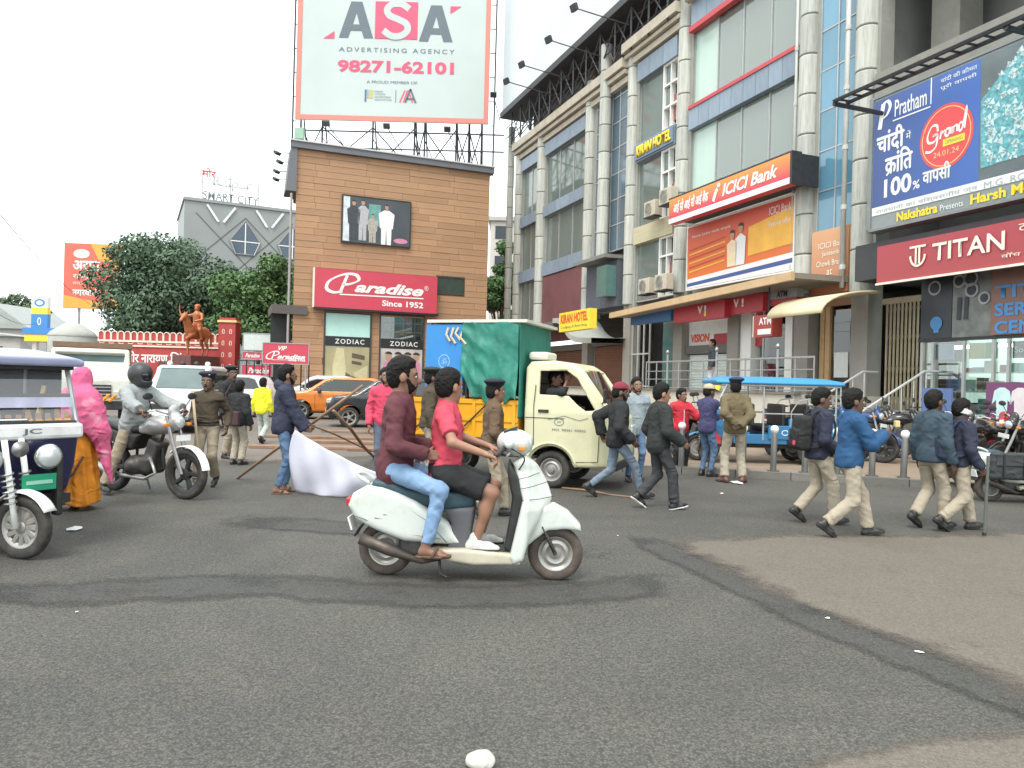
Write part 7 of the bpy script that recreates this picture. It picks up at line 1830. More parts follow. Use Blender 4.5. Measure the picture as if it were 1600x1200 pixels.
# ---------------------------------------------------------------- cars by section profiles
def car(label, loc, rz, paint, L=4.0, W=1.76, Hh=1.58, style='suv', group='cars parked in front of the brown building', res=.028, kind='car'):
    t = thing(kind, label, 'car' if kind != 'jeep' else 'jeep', loc, rz, group)   # x forward, origin at centre on ground
    l, w = L / 2, W / 2
    if style == 'suv':
        prof = [(-l, .45), (-l + .02, .95), (-l + .1, 1.12), (-l + .38, 1.5), (-l + .7, Hh), (.15, Hh), (.45, Hh - .08), (1.08, 1.08), (l - .25, .98), (l - .04, .82), (l, .5), (l - .1, .28), (-l + .12, .28)]
        win = [(-l + .42, 1.06), (-l + .62, 1.42), (-l + .8, 1.47), (.12, 1.48), (.38, 1.42), (.86, 1.05)]; ax = (-1.28, 1.28); wr_ = .34
        fw_ = [(.46, Hh - .12), (1.02, 1.1)]
    else:
        prof = [(-l, .5), (-l, 1.1), (-l + .02, 1.65), (-l + .12, Hh), (.2, Hh), (.38, Hh - .06), (.72, 1.12), (l - .12, 1.05), (l, .95), (l, .5), (l - .08, .36), (-l + .08, .36)]
        win = [(-l + .12, 1.12), (-l + .14, 1.62), (.14, 1.66), (.32, 1.6), (.58, 1.12)]; ax = (-1.3, 1.35); wr_ = .37
        fw_ = [(.36, Hh - .1), (.7, 1.14)]
    def outer(g):
        d = g.poly(prof)
        tum = w - .16 * np.clip((g.z - .95) / .6, 0, 1) - .05 * np.clip((.6 - g.z) / .3, 0, 1)
        tum = tum - .10 * np.clip((np.abs(g.x) - l + .6) / .6, 0, 1)
        d = smax(d, np.abs(g.y) - tum, .10)
        return d
    def body(g):
        d = outer(g)
        for x in ax: d = smax(d, -g.cyl((x, 0, wr_ - .02), wr_ + .05, W), .02)
        d = smax(d, -(np.maximum(g.poly(win), -(np.abs(g.y) - w + .28))), .012)
        fy = w - .25 - .05 * np.clip((g.z - 1) / .5, 0, 1)
        slope = g.poly([(fw_[0][0] - .06, fw_[0][1]), (fw_[0][0] + .35, fw_[0][1] + .1), (fw_[1][0] + .3, fw_[1][1]), (fw_[1][0] - .12, fw_[1][1])])
        d = smax(d, -np.maximum(slope, np.abs(g.y) - fy), .012)
        return d
    lo, hi = (-l - .02, -w - .02, .24), (l + .02, w + .02, Hh + .02)
    sdf_obj('body', lo, hi, res, body, paint, t)
    sdf_obj('side_windows', lo, hi, res, lambda g: np.maximum(np.maximum(outer(g) + .022, g.poly(win) - .02), -(np.abs(g.y) - w + .30)), M('car_window', (.02, .024, .025), .05, spec=.9, var=.1), t)
    sdf_obj('windscreen', lo, hi, res, lambda g: np.maximum(np.maximum(outer(g) + .022, g.poly([(fw_[0][0] - .08, fw_[0][1] + .01), (fw_[0][0] + .35, fw_[0][1] + .1), (fw_[1][0] + .3, fw_[1][1] - .02), (fw_[1][0] - .14, fw_[1][1] - .02)])), np.abs(g.y) - w + .23), M('windscreen_glass', (.085, .13, .13), .25, spec=.12, var=.3, scale=1.5), t)
    for x in ax:
        for s in (1, -1): wheel(t, (x, s * (w - .12), wr_ - .02), wr_ - .02, .2, .22, 'alloy', 5, m_tyre, m_rim)
    for s in (1, -1):
        MB().box((l - .10, s * (w - .25), .82), (.16, .34, .15)).obj('headlamp', m_lens, t, bevel=.03)
        MB().box((l - .03, s * (w - .3), .48), (.08, .2, .1)).obj('fog_lamp', m_lens, t, bevel=.02)
        MB().box((-l + .06, s * (w - .2), .95), (.12, .26, .2)).obj('tail_lamp', m_red_l, t, bevel=.03)
        MB().box((.62, s * (w + .06), 1.05), (.12, .2, .13)).obj('door_mirror', m_blkpl, t, bevel=.03)
        for x in (.05, -.85): MB().box((x, s * (w - .0), .88), (.18, .03, .03)).obj('door_handle', m_blkpl, t)
        m = MB()
        for x in (.78, -.22): m.tube([(x, s * (w - .005), .42), (x, s * (w + .002), .7), (x, s * (w - .0), .98)], .006, 4)
        m.obj('door_seam', m_blkpl, t)
    MB().box((l - .0, 0, .70), (.05, .8, .14)).obj('grille', m_blkpl, t, bevel=.02); MB().box((l + .0, 0, .42), (.06, 1.1, .16)).obj('lower_grille', m_blkpl, t, bevel=.02)
    MB().box((l + .04, 0, .52), (.012, .45, .11)).obj('number_plate', m_white, t)
    MB().box((0, 0, .3), (L - .5, W - .3, .12)).obj('underbody', m_blkpl, t)
    return t
# ---------------------------------------------------------------- small goods truck
def goods_truck(loc, rz):
    t = thing('mini_truck', 'cream mini truck with yellow load bed and green tarpaulin', 'truck', loc, rz)
    cream = M('truck_cream', (.60, .58, .38), .35, var=.05, scale=2, coat=.2, dirt=(.4, .36, .24), dscale=3, damt=.35)
    prof = [(-.42, .40), (-.43, 1.75), (-.36, 1.84), (.0, 1.86), (.28, 1.82), (.45, 1.72), (.86, 1.16), (.93, 1.02), (.96, .56), (.92, .34), (.36, .32)]
    win = [(-.20, 1.36), (-.20, 1.70), (.20, 1.71), (.36, 1.60), (.64, 1.15), (.5, 1.14), (.38, 1.22), (.24, 1.35)]
    def outer(g):
        return smax(g.poly(prof), np.abs(g.y) - (.735 - .07 * np.clip((g.z - 1.1) / .7, 0, 1) - .12 * np.clip((g.x - .6) / .4, 0, 1)), .06)
    def cab(g):
        d = outer(g); d = np.maximum(d, -(d + .05))
        d = np.minimum(d, np.maximum(outer(g), np.maximum(np.abs(g.x - .3) - .8, np.abs(g.z - .58) - .03)))
        d = smax(d, -np.maximum(g.poly(win), .4 - np.abs(g.y)), .01)
        d = smax(d, -g.cyl((0, 0, .27), .345, 2), .012)
        ws = g.poly([(.44, 1.70), (.9, 1.8), (1.1, 1.16), (.80, 1.17)])
        return smax(d, -np.maximum(ws, np.abs(g.y) - .60), .012)
    c = sdf_obj('cab', (-.5, -.78, .28), (1.0, .78, 1.9), .0165, cab, cream, t)
    sdf_obj('cab_shade_shell', (-.5, -.78, .28), (1.0, .78, 1.9), .02, lambda g: smax(smax(np.maximum(np.maximum(outer(g) + .052, -(outer(g) + .085)), g.x - .5), -np.maximum(g.poly(win) - .01, .4 - np.abs(g.y)), .01), -g.cyl((0, 0, .27), .37, 2), .01), m_blkpl, t)  # black inner shell added to darken the cream cab's interior
    vv = []; ny = 10
    for j in range(ny + 1):
        y = -.63 + 1.26 * j / ny; cv = .05 * (1 - (y / .63) ** 2)
        vv += [(.785 + cv, y, 1.15), (.60 + cv, y * .98, 1.44), (.405 + cv, y * .95, 1.73)]
    mesh_obj('windscreen', vv, [(3 * j + k_, 3 * j + 3 + k_, 3 * j + 4 + k_, 3 * j + 1 + k_) for j in range(ny) for k_ in (0, 1)], m_carglass, t, smooth=True)
    MB().box((.55, 0, 1.05), (.3, 1.2, .12)).obj('dashboard', m_blkpl, c); MB().tube([(.45, .35 + .17 * math.cos(a), 1.16 + .17 * math.sin(a)) for a in np.linspace(0, 2 * PI, 18)], .014, 6).obj('steering_wheel', m_blkpl, c)
    MB().box((-.15, 0, .82), (.45, 1.25, .16)).obj('seat', m_blkpl, c, bevel=.03); MB().box((-.34, 0, 1.2), (.1, 1.25, .65)).obj('seat_back', m_blkpl, c, bevel=.03); MB().box((-.40, 0, 1.45), (.02, 1.25, .6)).obj('rear_panel', m_blkpl, c)
    for s in (1, -1):
        m = MB(); y = s * .738
        m.tube([(-.26, y, .62), (-.27, y, 1.2), (-.25, y * .975, 1.5)], .006, 4); m.tube([(.70, y * .99, .42), (.72, y * .985, 1.05)], .006, 4); m.tube([(.34, y, .40), (.70, y * .99, .42)], .006, 4); m.tube([(-.40, y + s * .002, 1.02), (.2, y + s * .001, 1.02)], .005, 4)
        m.obj('door_seam', m_engine, c)
        MB().box((-.12, y, 1.12), (.16, .03, .045)).obj('door_handle', m_blkpl, c, bevel=.008)
        MB().box((.96, s * .5, .82), (.05, .3, .2)).obj('headlamp', m_lens, c, bevel=.03); MB().box((.62, s * .70, 1.0), (.06, .05, .1)).obj('side_lamp', m_blkpl, c)
        MB().tube([(.72, s * .66, 1.25), (.82, s * .85, 1.3)], .01, 5).obj('mirror_arm', m_blkpl, c); MB().box((.82, s * .9, 1.36), (.03, .12, .2)).obj('door_mirror', m_blkpl, c, bevel=.02)
        arch = [(.39 * math.cos(a), s * .742, .27 + .39 * math.sin(a)) for a in np.linspace(.15, PI - .15, 16)]
        MB().tube(arch, .018, 6).obj('wheel_arch', cream, c, smooth=True)
        for x in (0, -1.95): wheel(t, (x, s * .62, .27), .275, .15, .165, 'disc', tm=m_tyre)
    # printed mark on the door
    v, f = stroke_mesh([(-.05, 1.0), (.2, 1.06), (.42, 1.0), (.55, 1.04)], .008, -.743); mesh_obj('door_print', v, f, m_hg, c)
    v, f = stroke_mesh(circle_poly(.12, .97, .07, .05, 18) + [(.19, .97)], .008, -.743); mesh_obj('door_print', v, f, m_hg, c)
    o = text(c, 'MO. 98261 40042', .02, .52, .84, .875, m_hg, -.743)
    o = text(c, 'JAI', .09, .15, .955, .985, m_hg, -.743)
    ye = M('bed_yellow', (.75, .36, .015), .45, var=.08, dirt=(.4, .2, .05), dscale=3, damt=.4)
    ch = MB(); ch.box((-1.1, .35, .45), (3.0, .1, .12)); ch.box((-1.1, -.35, .45), (3.0, .1, .12)); ch.box((-1.5, 0, .6), (2.15, 1.4, .06)); ch.obj('chassis', m_blkpl, t)
    MB().box((.9, 0, .36), (.14, 1.3, .12)).obj('bumper', m_blkpl, t, bevel=.02)
    bx0, bx1 = -2.62, -.50
    for s in (1, -1):
        p_ = MB().box(((bx0 + bx1) / 2, s * .74, .97), (bx1 - bx0, .04, .58)).obj('bed_side', ye, t)
        for z in (.72, .96, 1.22): MB().box(((bx0 + bx1) / 2, s * .765, z), (bx1 - bx0, .025, .05)).obj('rib', ye, p_)
        for x in (-2.5, -1.8, -1.2, -.56): MB().box((x, s * .768, .97), (.05, .03, .56)).obj('stay', ye, p_)
        for x in (-2.2, -1.45): MB().tube([(x, s * .79, .75), (x + .45, s * .79, 1.18)], .012, 4).obj('brace', m_engine, p_)
    MB().box((bx1 - .02, 0, .97), (.04, 1.44, .58)).obj('headboard', M('bed_yellow_dark', (.45, .22, .03), .5, dirt=(.2, .1, .04)), t); MB().box((bx0 + .02, 0, .97), (.04, 1.44, .58)).obj('tailboard', ye, t)
    # tall box frame with blue sheet and tarpaulin
    fr_ = MB()
    for x in (-1.95, -1.35, -.58):
        for s in (1, -1): fr_.tube([(x, s * .72, .66), (x, s * .72, 2.4)], .022, 6)
    fr_.obj('frame_posts', m_steel, t)
    MB().box((-1.2, 0, 2.43), (1.62, 1.56, .045)).obj('roof_sheet', M('sheet_white', (.66, .64, .56), .5, dirt=(.4, .35, .25)), t)
    bl_ = M('sheet_blue', (.03, .22, .55), .4, var=.05)
    b_ = MB().box((-1.72, -.745, 1.83), (.62, .02, 1.1)).obj('blue_panel', bl_, t); MB().box((-2.0, 0, 1.83), (.02, 1.5, 1.1)).obj('blue_panel', bl_, t)
    v, f = stroke_mesh(circle_poly(-1.72, 1.82, .09, .1, 14) + [(-1.63, 1.82)], .012, -.758); mesh_obj('panel_mark', v, f, M('mark_pale', (.3, .5, .75), .5), b_); text(b_, 'ॐ', -1.77, -1.67, 1.77, 1.87, M('mark_pale'), -.758)
    for i, (dx, dz) in enumerate(((0, 0), (.09, -.03), (.17, .02), (.26, -.04))): MB().tube([(-1.66 + dx, -.76, 2.33), (-1.68 + dx * .9, -.785, 2.22 + dz), (-1.62 + dx, -.775, 2.12 + dz)], .018, 5).obj('rope_tuft', M('rope', (.6, .5, .35), .9), t)
    grn = M('tarp_green', (.02, .185, .137), .5, var=.25, scale=3, bump=1.0, bscale=7)
    def sheet(u0, u1, z0, z1, fn, nm, nu=64, nz=56):
        v = []
        for j in range(nz + 1):
            for i in range(nu + 1): v.append(fn(i / nu, j / nz))
        f = [(j * (nu + 1) + i, j * (nu + 1) + i + 1, (j + 1) * (nu + 1) + i + 1, (j + 1) * (nu + 1) + i) for j in range(nz) for i in range(nu)]
        o = mesh_obj(nm, v, f, grn, t, smooth=True); q = o.modifiers.new('s', 'SOLIDIFY'); q.thickness = .006
    def sidef(s):
        def fn(u, w_):
            x = -1.42 + u * .90; zb = 1.26 - .13 * math.sin(u * 9 + 1) * (u > .1) - .10 * u * math.sin(u * 5); zb = 1.60 - .35 * min(1, u * 3.2) + .05 * math.sin(u * 22)
            z = zb + (2.415 - zb) * w_
            fold = .05 * math.sin(u * 15 + 3.5 * w_ + math.sin(4 * w_)) * (1 - w_ * .7) + .03 * math.sin(u * 33 - 5 * w_) * (1 - w_ * .8) + .05 * (abs(math.sin(5 * (u * .8 + w_))) - .5) + .02 * math.sin(25 * w_ + 9 * u) * (1 - u)
            from mathutils import noise as nz_
            n1 = nz_.ridged_multi_fractal(V3((u * 2.6 + w_ * 1.4 + s, w_ * 1.5 - u, 3.3)), 1, 2, 3, 1, 2) - 1.2
            return (x, s * (.77 + fold * .45 + .022 * n1 + .04 * (1 - w_)), z)
        return fn
    sheet(0, 1, 0, 1, sidef(-1), 'tarpaulin_side'); sheet(0, 1, 0, 1, sidef(1), 'tarpaulin_side')
    sheet(0, 1, 0, 1, lambda u, w_: (-.50 + .03 * math.sin(u * 14 + 2 * w_) * (1 - w_), -.78 + 1.56 * u, 1.0 + (2.41 - 1.0) * w_), 'tarpaulin_front')
    MB().box((-.3, -.25, 1.93), (.3, .5, .12)).obj('load_roll', M('sheet_white'), t, bevel=.04)
    return t
# ---------------------------------------------------------------- battery rickshaws
def rickshaw(label, loc, rz, paint, roofm, band=None, group='battery rickshaws', steer=0.0, plate=None, roofz=1.66, front_detail=False, seatm=m_blkpl):
    t = thing('battery_rickshaw', label, 'rickshaw', loc, rz, group)     # x forward, origin under the front wheel
    m_fr = M('rick_frame', (.45, .46, .47), .35, metal=.5)
    wheel(t, (0, 0, .255), .255, .085, .165, 'alloy' if front_detail else 'disc', 12, m_tyre, m_rim, steer=steer)
    for s in (1, -1): wheel(t, (-2.0, s * .44, .235), .235, .09, .15, 'disc')
    st = lambda x, y, z: (x * math.cos(steer) - y * math.sin(steer), x * math.sin(steer) + y * math.cos(steer), z)
    for s in (1, -1):
        fk = MB().tube([st(0, .075 * s, .255), st(-.04, .08 * s, .52), st(-.12, .08 * s, .95)], [.022, .024, .024], 8).obj('fork_leg', m_white if front_detail else m_gsteel, t, smooth=True)
        sp = []
        for i in range(66):
            a = i * .6; z = .42 + i * .0042; sp.append((-.045 + .042 * math.cos(a) - (z - .5) * .2, .085 * s + .042 * math.sin(a), z))
        MB().tube([st(*q) for q in sp], .0085, 5).obj('spring', m_gsteel, fk)
    v, f = [], []
    for a in np.linspace(.5, 2.7, 16):
        for y in (-.065, -.03, .03, .065): r = .30 if abs(y) < .05 else .285; v.append(st(r * math.cos(a), y, .255 + r * math.sin(a)))
    for i in range(15):
        for j in range(3): f.append((4 * i + j, 4 * i + j + 1, 4 * i + j + 5, 4 * i + j + 4))
    o = mesh_obj('mudguard', v, f, m_white if front_detail else paint, t, smooth=True); q = o.modifiers.new('s', 'SOLIDIFY'); q.thickness = .008
    # floor, front shield, sides
    MB().box((-1.15, 0, .42), (1.9, .92, .08)).obj('floor', m_blkpl, t); MB().box((-1.15, 0, .34), (1.9, .5, .1)).obj('chassis', m_blkpl, t)
    def shield(g): return smax(g.poly([(-.42, .36), (-.26, .5), (-.16, .96), (-.22, 1.02), (-.32, 1.0), (-.40, .6), (-.5, .42)]), np.abs(g.y) - (.50 - .06 * np.clip((.7 - g.z) / .4, 0, 1)), .03)
    sdf_obj('front_shield', (-.55, -.52, .34), (-.12, .52, 1.04), .016, shield, paint, t)
    if band: MB().box((-.185, 0, 1.0), (.10, 1.06, .13), Matrix.Rotation(-.1, 3, 'Y')).obj('dash_band', band, t, bevel=.03)
    for s in (1, -1):
        MB().box((-2.05, s * .47, .66), (.95, .03, .4)).obj('rear_side_panel', paint, t, bevel=.01)
        MB().box((-1.05, s * .47, .47), (1.0, .03, .18)).obj('sill_panel', paint, t, bevel=.01)
        MB().tube([(-.21, s * .50, 1.04), (-.42, s * .50, roofz - .06)], .022, 7).obj('front_pillar', m_fr, t)
        for x in (-1.1, -2.45): MB().tube([(x, s * .48, .45), (x, s * .48, roofz - .06)], .018, 7).obj('post', m_fr, t)
        MB().tube([(-1.1, s * .48, .95), (-2.45, s * .48, .95)], .014, 6).obj('side_rail', m_fr, t)
        MB().tube([(-1.6, s * .48, .5), (-1.62, s * .49, 1.0), (-1.75, s * .49, 1.2), (-2.0, s * .48, 1.25)], .012, 6).obj('arm_rail', m_fr, t)
    def roof(g): return smax(smax(g.poly([(-.2, roofz - .11), (-.18, roofz - .04), (-.4, roofz + .03), (-1.3, roofz + .055), (-2.3, roofz + .03), (-2.6, roofz - .03), (-2.58, roofz - .11)]), np.abs(g.y) - .56, .03), g.z + .35 * g.y * g.y - roofz - .05, .02)
    sdf_obj('roof', (-2.65, -.6, roofz - .14), (-.15, .6, roofz + .1), .018, roof, roofm, t)
    MB().box((-1.4, 0, roofz - .125), (2.2, 1.02, .03)).obj('roof_lining', M('lining_pale', (.5, .48, .44), .7) if not front_detail else m_blkpl, t)  # the detailed rickshaw gets a black lining to paint in cabin shade
    for x, b in ((-.72, -1), (-1.3, -1), (-2.15, 1)):
        s_ = MB().box((x, 0, .66), (.36, .84, .12)).obj('seat', seatm, t, bevel=.03)
        MB().box((x + .2 * -b * -1 if b > 0 else x - .2, 0, .92), (.08, .84, .42)).obj('seat_back', seatm, s_, bevel=.03)
        MB().box((x, 0, .53), (.32, .8, .14)).obj('seat_box', paint, s_)
    MB().tube([(-.30, -.3, 1.08), (-.22, -.1, 1.1), (-.22, .1, 1.1), (-.30, .3, 1.08)], .014, 7).obj('handlebar', m_chrome, t)
    if front_detail:
        ws = MB().add([(-.205, -.49, 1.07), (-.205, .49, 1.07), (-.40, .49, roofz - .08), (-.40, -.49, roofz - .08)], [(0, 1, 2, 3)]).obj('windscreen', glass_mat('rick_glass', (.8, .82, .82), .06, .03, .16, (.45, .45, .48)), t)
        MB().tube([(-.205, -.49, 1.07), (-.205, .49, 1.07)], .018, 6).obj('sill', m_blkpl, ws); MB().tube([(-.31, -.5, 1.30), (-.31, .5, 1.30)], .016, 6).obj('cross_bar', m_blkpl, ws)
        m_or = M('decal_orange', (.8, .32, .06), .5, var=.3, scale=8)
        rr = random.Random(3)
        for i in range(12):
            y = -.44 + i * .076; h_ = rr.uniform(.05, .10)
            MB().add([(-.212, y, 1.09), (-.212, y + .055, 1.09), (-.212 - h_ * .38 - .004, y + .05, 1.09 + h_), (-.212 - h_ * .38 - .004, y + .01, 1.09 + h_)], [(0, 1, 2, 3)]).obj('decal', m_or, ws)
        MB().add([(-.225, -.47, 1.20), (-.225, .47, 1.20), (-.245, .47, 1.285), (-.245, -.47, 1.285)], [(0, 1, 2, 3)]).obj('decal_strip', M('decal_mauve', (.42, .42, .55), .5, var=.25, scale=4), ws)
        for y, r in ((.20, .105), (-.24, .10)):
            hl2 = MB().lathe([(.03, -.1), (r * .9, -.05), (r, 0), (r * 1.02, .02), (r * .94, .03)], (-.06, y, .80), 'X', 24).obj('headlamp', m_chrome, t, smooth=True)
            MB().lathe([(r * .93, 0), (r * .7, .03), (.01, .04)], (-.03, y, .80), 'X', 20).obj('lens', m_lens, hl2, smooth=True)
        MB().lathe([(.01, -.04), (.03, -.02), (.06, .02), (.065, .03)], (-.02, -.04, .88), 'X', 16).obj('horn', m_gsteel, t, smooth=True)
        np_ = MB().box((-.02, .12, .60), (.012, .26, .13)).obj('number_plate', M('plate_green', (.01, .25, .13), .45, var=.1), t)
        MB().box((-.012, .12, .60), (.004, .2, .03)).obj('plate_print', M('plate_print', (.25, .5, .4), .5), np_)
        MB().box((-.10, .30, .55), (.1, .06, .5)).obj('side_stay', m_blkpl, t, bevel=.02)
        o = MB().box((-.128, .1, 1.0), (.004, .13, .06)); 
        lt_ = text(t, 'JC', 0, .15, 0, .055, m_hg, 0, bold=.02); lt_.rotation_euler = (0, 0, PI / 2); lt_.location = (-.122, .03, .975)
        MB().tube([(-.36, .25, 1.06), (-.36, .3, 1.38)], .022, 7).obj('brass_rod', M('brass', (.6, .42, .12), .3, metal=.8), t)
        MB().box((-2.5, 0, 1.15), (.03, .96, .8)).obj('back_shade_sheet', M('cabin_shade', (.02, .02, .03), .8), t)  # dark sheet standing in for the shaded depth of the cabin
        MB().box((-1.45, .5, 1.24), (1.9, .015, .62)).obj('side_shade_sheet', M('cabin_shade'), t); MB().box((-1.3, -.1, .98), (.03, .8, .6)).obj('inner_shade_sheet', M('cabin_shade'), t)  # dark sheets added so the see-through cabin reads as shaded
        MB().box((-.41, 0, roofz - .075), (.05, .98, .10)).obj('visor_strip', m_blkpl, t)
    else:
        MB().lathe([(.03, -.1), (.075, -.04), (.085, 0), (.07, .02)], (-.1, 0, .84), 'X', 18).obj('headlamp', m_chrome, t, smooth=True)
        MB().box((-2.56, 0, .75), (.03, .92, .6)).obj('rear_panel', paint, t)
        bx_ = MB().box((-1.5, -.49, .60), (.62, .04, .26)).obj('battery_box', paint, t, bevel=.012)
        MB().box((-1.5, .49, .60), (.62, .04, .26)).obj('battery_box', paint, t, bevel=.012)
        for y in (-.515, .515):
            v, f = stroke_mesh(circle_poly(-1.5, .6, .06, .045, 14) + [(-1.44, .6)], .014, y); mesh_obj('emblem', v, f, m_white, bx_)
    if plate: pass
    return t
# ================================================================ placing vehicles
m_moto_s = M('tank_silver', (.42, .42, .42), .3, metal=.35, var=.08, coat=.3); m_moto_k = M('tank_black', (.02, .02, .022), .25, coat=.4, var=.1); m_moto_r = M('tank_red', (.32, .02, .025), .3, coat=.4); m_moto_b = M('tank_blue', (.02, .05, .16), .3, coat=.4)
# the ridden motorcycle
MF = gp(290, 780); MD = V3((.90, -.44, 0)).normalized(); MR = MF - MD * 1.3; M_RZ = math.atan2(MD.y, MD.x)
mt = motorcycle('silver and black motorcycle ridden by the man in helmet', (MR.x, MR.y, 0), M_RZ, m_moto_s, 'motorcycles', .12, m_white)
# parked ones
park = [(1078, 716, -75, m_moto_r, 'dark red motorcycle parked behind the first bollard'), (1096, 706, -100, m_moto_k, 'black motorcycle partly hidden by the man in purple jacket'),
        (1246, 708, -60, m_moto_k, 'black motorcycle standing behind the blue battery rickshaw'), (1284, 712, -70, m_moto_b, 'dark blue motorcycle behind the boy with black backpack'),
        (1352, 712, -35, m_moto_k, 'black motorcycle parked in front of the entrance steps'), (1392, 722, -12, m_moto_k, 'black motorcycle turned sideways between the two pairs of schoolboys'), (1420, 706, -50, m_moto_r, 'red tanked motorcycle behind the bollard next to the boy in teal'),
        (1228, 716, -82, m_moto_k, 'black motorcycle with its front wheel toward the rickshaw'), (1266, 704, -95, m_moto_k, 'black motorcycle in the row behind the rickshaw seats'), (1312, 706, -80, m_moto_k, 'black motorcycle left of the entrance steps'), (1334, 718, -60, m_moto_b, 'blue motorcycle whose mirrors show right of the blue jacket'), (1492, 736, -130, m_moto_k, 'black motorcycle behind the boy with the head scarf'),
        (1530, 745, -160, m_moto_k, 'black motorcycle in front of the seated man in the tan shirt'), (1566, 742, -140, m_moto_r, 'red motorcycle in front of the purple shirt board'), (1602, 748, -165, m_moto_k, 'black motorcycle cut by the right edge of the picture')]
for px, py, a, mt_, lb in park:
    c = copy_tree(mt); p = gp(px, py, .12); rz = R_(a); d = V3((math.cos(rz), math.sin(rz), 0))
    c.location = (p.x - d.x * .65, p.y - d.y * .65, .12); c.rotation_euler = (R_(-7), 0, rz); c['label'] = lb; c['group'] = 'motorcycles parked on the pavement'
    for o in c.children:
        if o.name.split('.')[0] in ('fuel_tank', 'headlamp_cowl', 'front_mudguard'):
            o.material_slots[0].link = 'OBJECT'; o.material_slots[0].material = mt_
        if o.name.startswith('front_wheel'): pass
# parked scooter at right edge with bag
sc0 = [o for o in SC.objects if o.name == 'scooter'][0]
c = copy_tree(sc0); p = gp(1545, 783); c.location = (p.x, p.y, 0); c.rotation_euler = (0, 0, R_(4)); c['label'] = 'cream white scooter with a grey saddle bag cut by the right edge'
bg = thing('saddle_bag', 'dark grey saddle bag hanging on the scooter at the right edge', 'bag', (p.x, p.y, 0), R_(4))
sdf_obj('pouch', (-.25, -.42, .30), (.4, -.1, .78), .016, lambda g: g.box((.1, -.26, .53), (.28, .075, .19), .06) + g.wrinkle(.006, 1.2, 1), cloth('bag_grey', (.045, .048, .052)), bg)
MB().box((.1, -.34, .62), (.5, .02, .16)).obj('flap', cloth('bag_grey'), bg, bevel=.008)
for x in (-.05, .25): MB().box((x, -.355, .55), (.03, .01, .3)).obj('strap', m_black_leather, bg)
# mini truck
TR = R_(-20); ya = V3((-math.sin(TR), math.cos(TR), 0)); p = gp(862, 762); TL = p + ya * .62
goods_truck((TL.x, TL.y, 0), TR)
# rickshaws
p = gp(35, 873); RK = R_(-33)
rickshaw('dark navy battery rickshaw with white dash band cut by the left edge', (p.x, p.y, 0), RK, M('rick_navy', (.022, .022, .07), .35, coat=.3, var=.15), M('rick_roof', (.36, .38, .55), .5, var=.08), M('rick_white', (.68, .68, .68), .4, dirt=(.4, .38, .35), dscale=5), steer=R_(22), front_detail=True, roofz=1.66)
p = gp(1096, 732); 
rickshaw('blue battery rickshaw with bright blue roof parked behind the bollards', (p.x, p.y + .35, .12), R_(180), M('rick_blue', (.03, .16, .33), .4, var=.1, coat=.2), M('rick_roof_blue', (.045, .25, .50), .5, var=.12, scale=3), roofz=1.60)
# cars
def place_car(px, py, rz, wl_, label, paint, **k):
    """put the wheel at local (x, y) on the ground point of the picture"""
    p = gp(px, py); r = R_(rz); f = V3((math.cos(r), math.sin(r), 0)); l = V3((-math.sin(r), math.cos(r), 0))
    q = p - f * wl_[0] - l * wl_[1]
    return car(label, (q.x, q.y, 0), r, paint, **k)
place_car(545, 668, 190, (1.28, .76), 'black car parked nose left in front of the brown building', M('paint_black', (.016, .018, .022), .2, coat=.6, var=.1, dirt=(.06, .055, .05), dscale=3))
place_car(470, 655, 188, (1.28, .76), 'orange car parked behind the black car', M('paint_orange', (.62, .18, .02), .3, coat=.5, var=.06))
place_car(392, 652, 185, (-1.28, .76), 'white car behind the man in the yellow shirt', M('paint_white', (.68, .69, .69), .3, coat=.4, var=.04))
place_car(455, 640, 184, (1.28, .76), 'pale car roof showing behind the orange car', M('paint_white'), Hh=1.66)
JP = gp(258, 676)
jp = car('white police jeep with roof beacons behind the motorcycle', (JP.x - .1, JP.y + 1.5, 0), R_(-84), M('paint_white'), L=3.9, W=1.75, Hh=1.78, style='jeep', group='jeeps on the square', kind='jeep')
for s, y in enumerate((-.5, -.15, .22, .52)):
    b_ = MB().lathe([(.07, 0), (.075, .06), (.05, .11), (.01, .12)], (-.05, y, 1.78), n=14).obj('beacon', [m_white, m_blkpl, m_blkpl, m_white][s], jp, smooth=True)
MB().box((-.05, 0, 1.765), (.16, 1.3, .03)).obj('beacon_bar', m_blkpl, jp)
# lorry
LO = gp(139, 664)
lo_ = thing('lorry', 'white lorry cab facing the square behind the pink veil', 'lorry', (LO.x, LO.y, 0), R_(-63))
m_lor = M('lorry_cream', (.60, .60, .52), .4, var=.06, dirt=(.4, .36, .28), dscale=2)
def lorry(g):
    d = smax(g.poly([(-1.5, .55), (-1.5, 2.15), (-1.4, 2.24), (-.35, 2.22), (-.2, 2.15), (.02, 1.45), (.1, 1.3), (.12, .5)]), np.abs(g.y) - (1.05 - .06 * np.clip((g.z - 1.4) / .8, 0, 1)), .07)
    d = smax(d, -np.maximum(g.poly([(-.30, 2.06), (.4, 2.2), (.4, 1.44), (-.08, 1.44)]), np.abs(g.y) - .88), .015)
    return smax(d, -np.maximum(g.poly([(-1.1, 1.5), (-1.1, 2.02), (-.42, 2.02), (-.2, 1.5)]), .85 - np.abs(g.y)), .015)
cb = sdf_obj('cab', (-1.55, -1.1, .5), (.2, 1.1, 2.3), .03, lorry, m_lor, lo_)
MB().add([(-.085, -.92, 1.42), (-.085, .92, 1.42), (-.30, .90, 2.08), (-.30, -.90, 2.08)], [(0, 1, 2, 3)]).obj('windscreen', M('windscreen_glass'), cb)
MB().box((.125, .0, 1.0), (.03, 1.1, .34)).obj('grille', m_blkpl, cb)
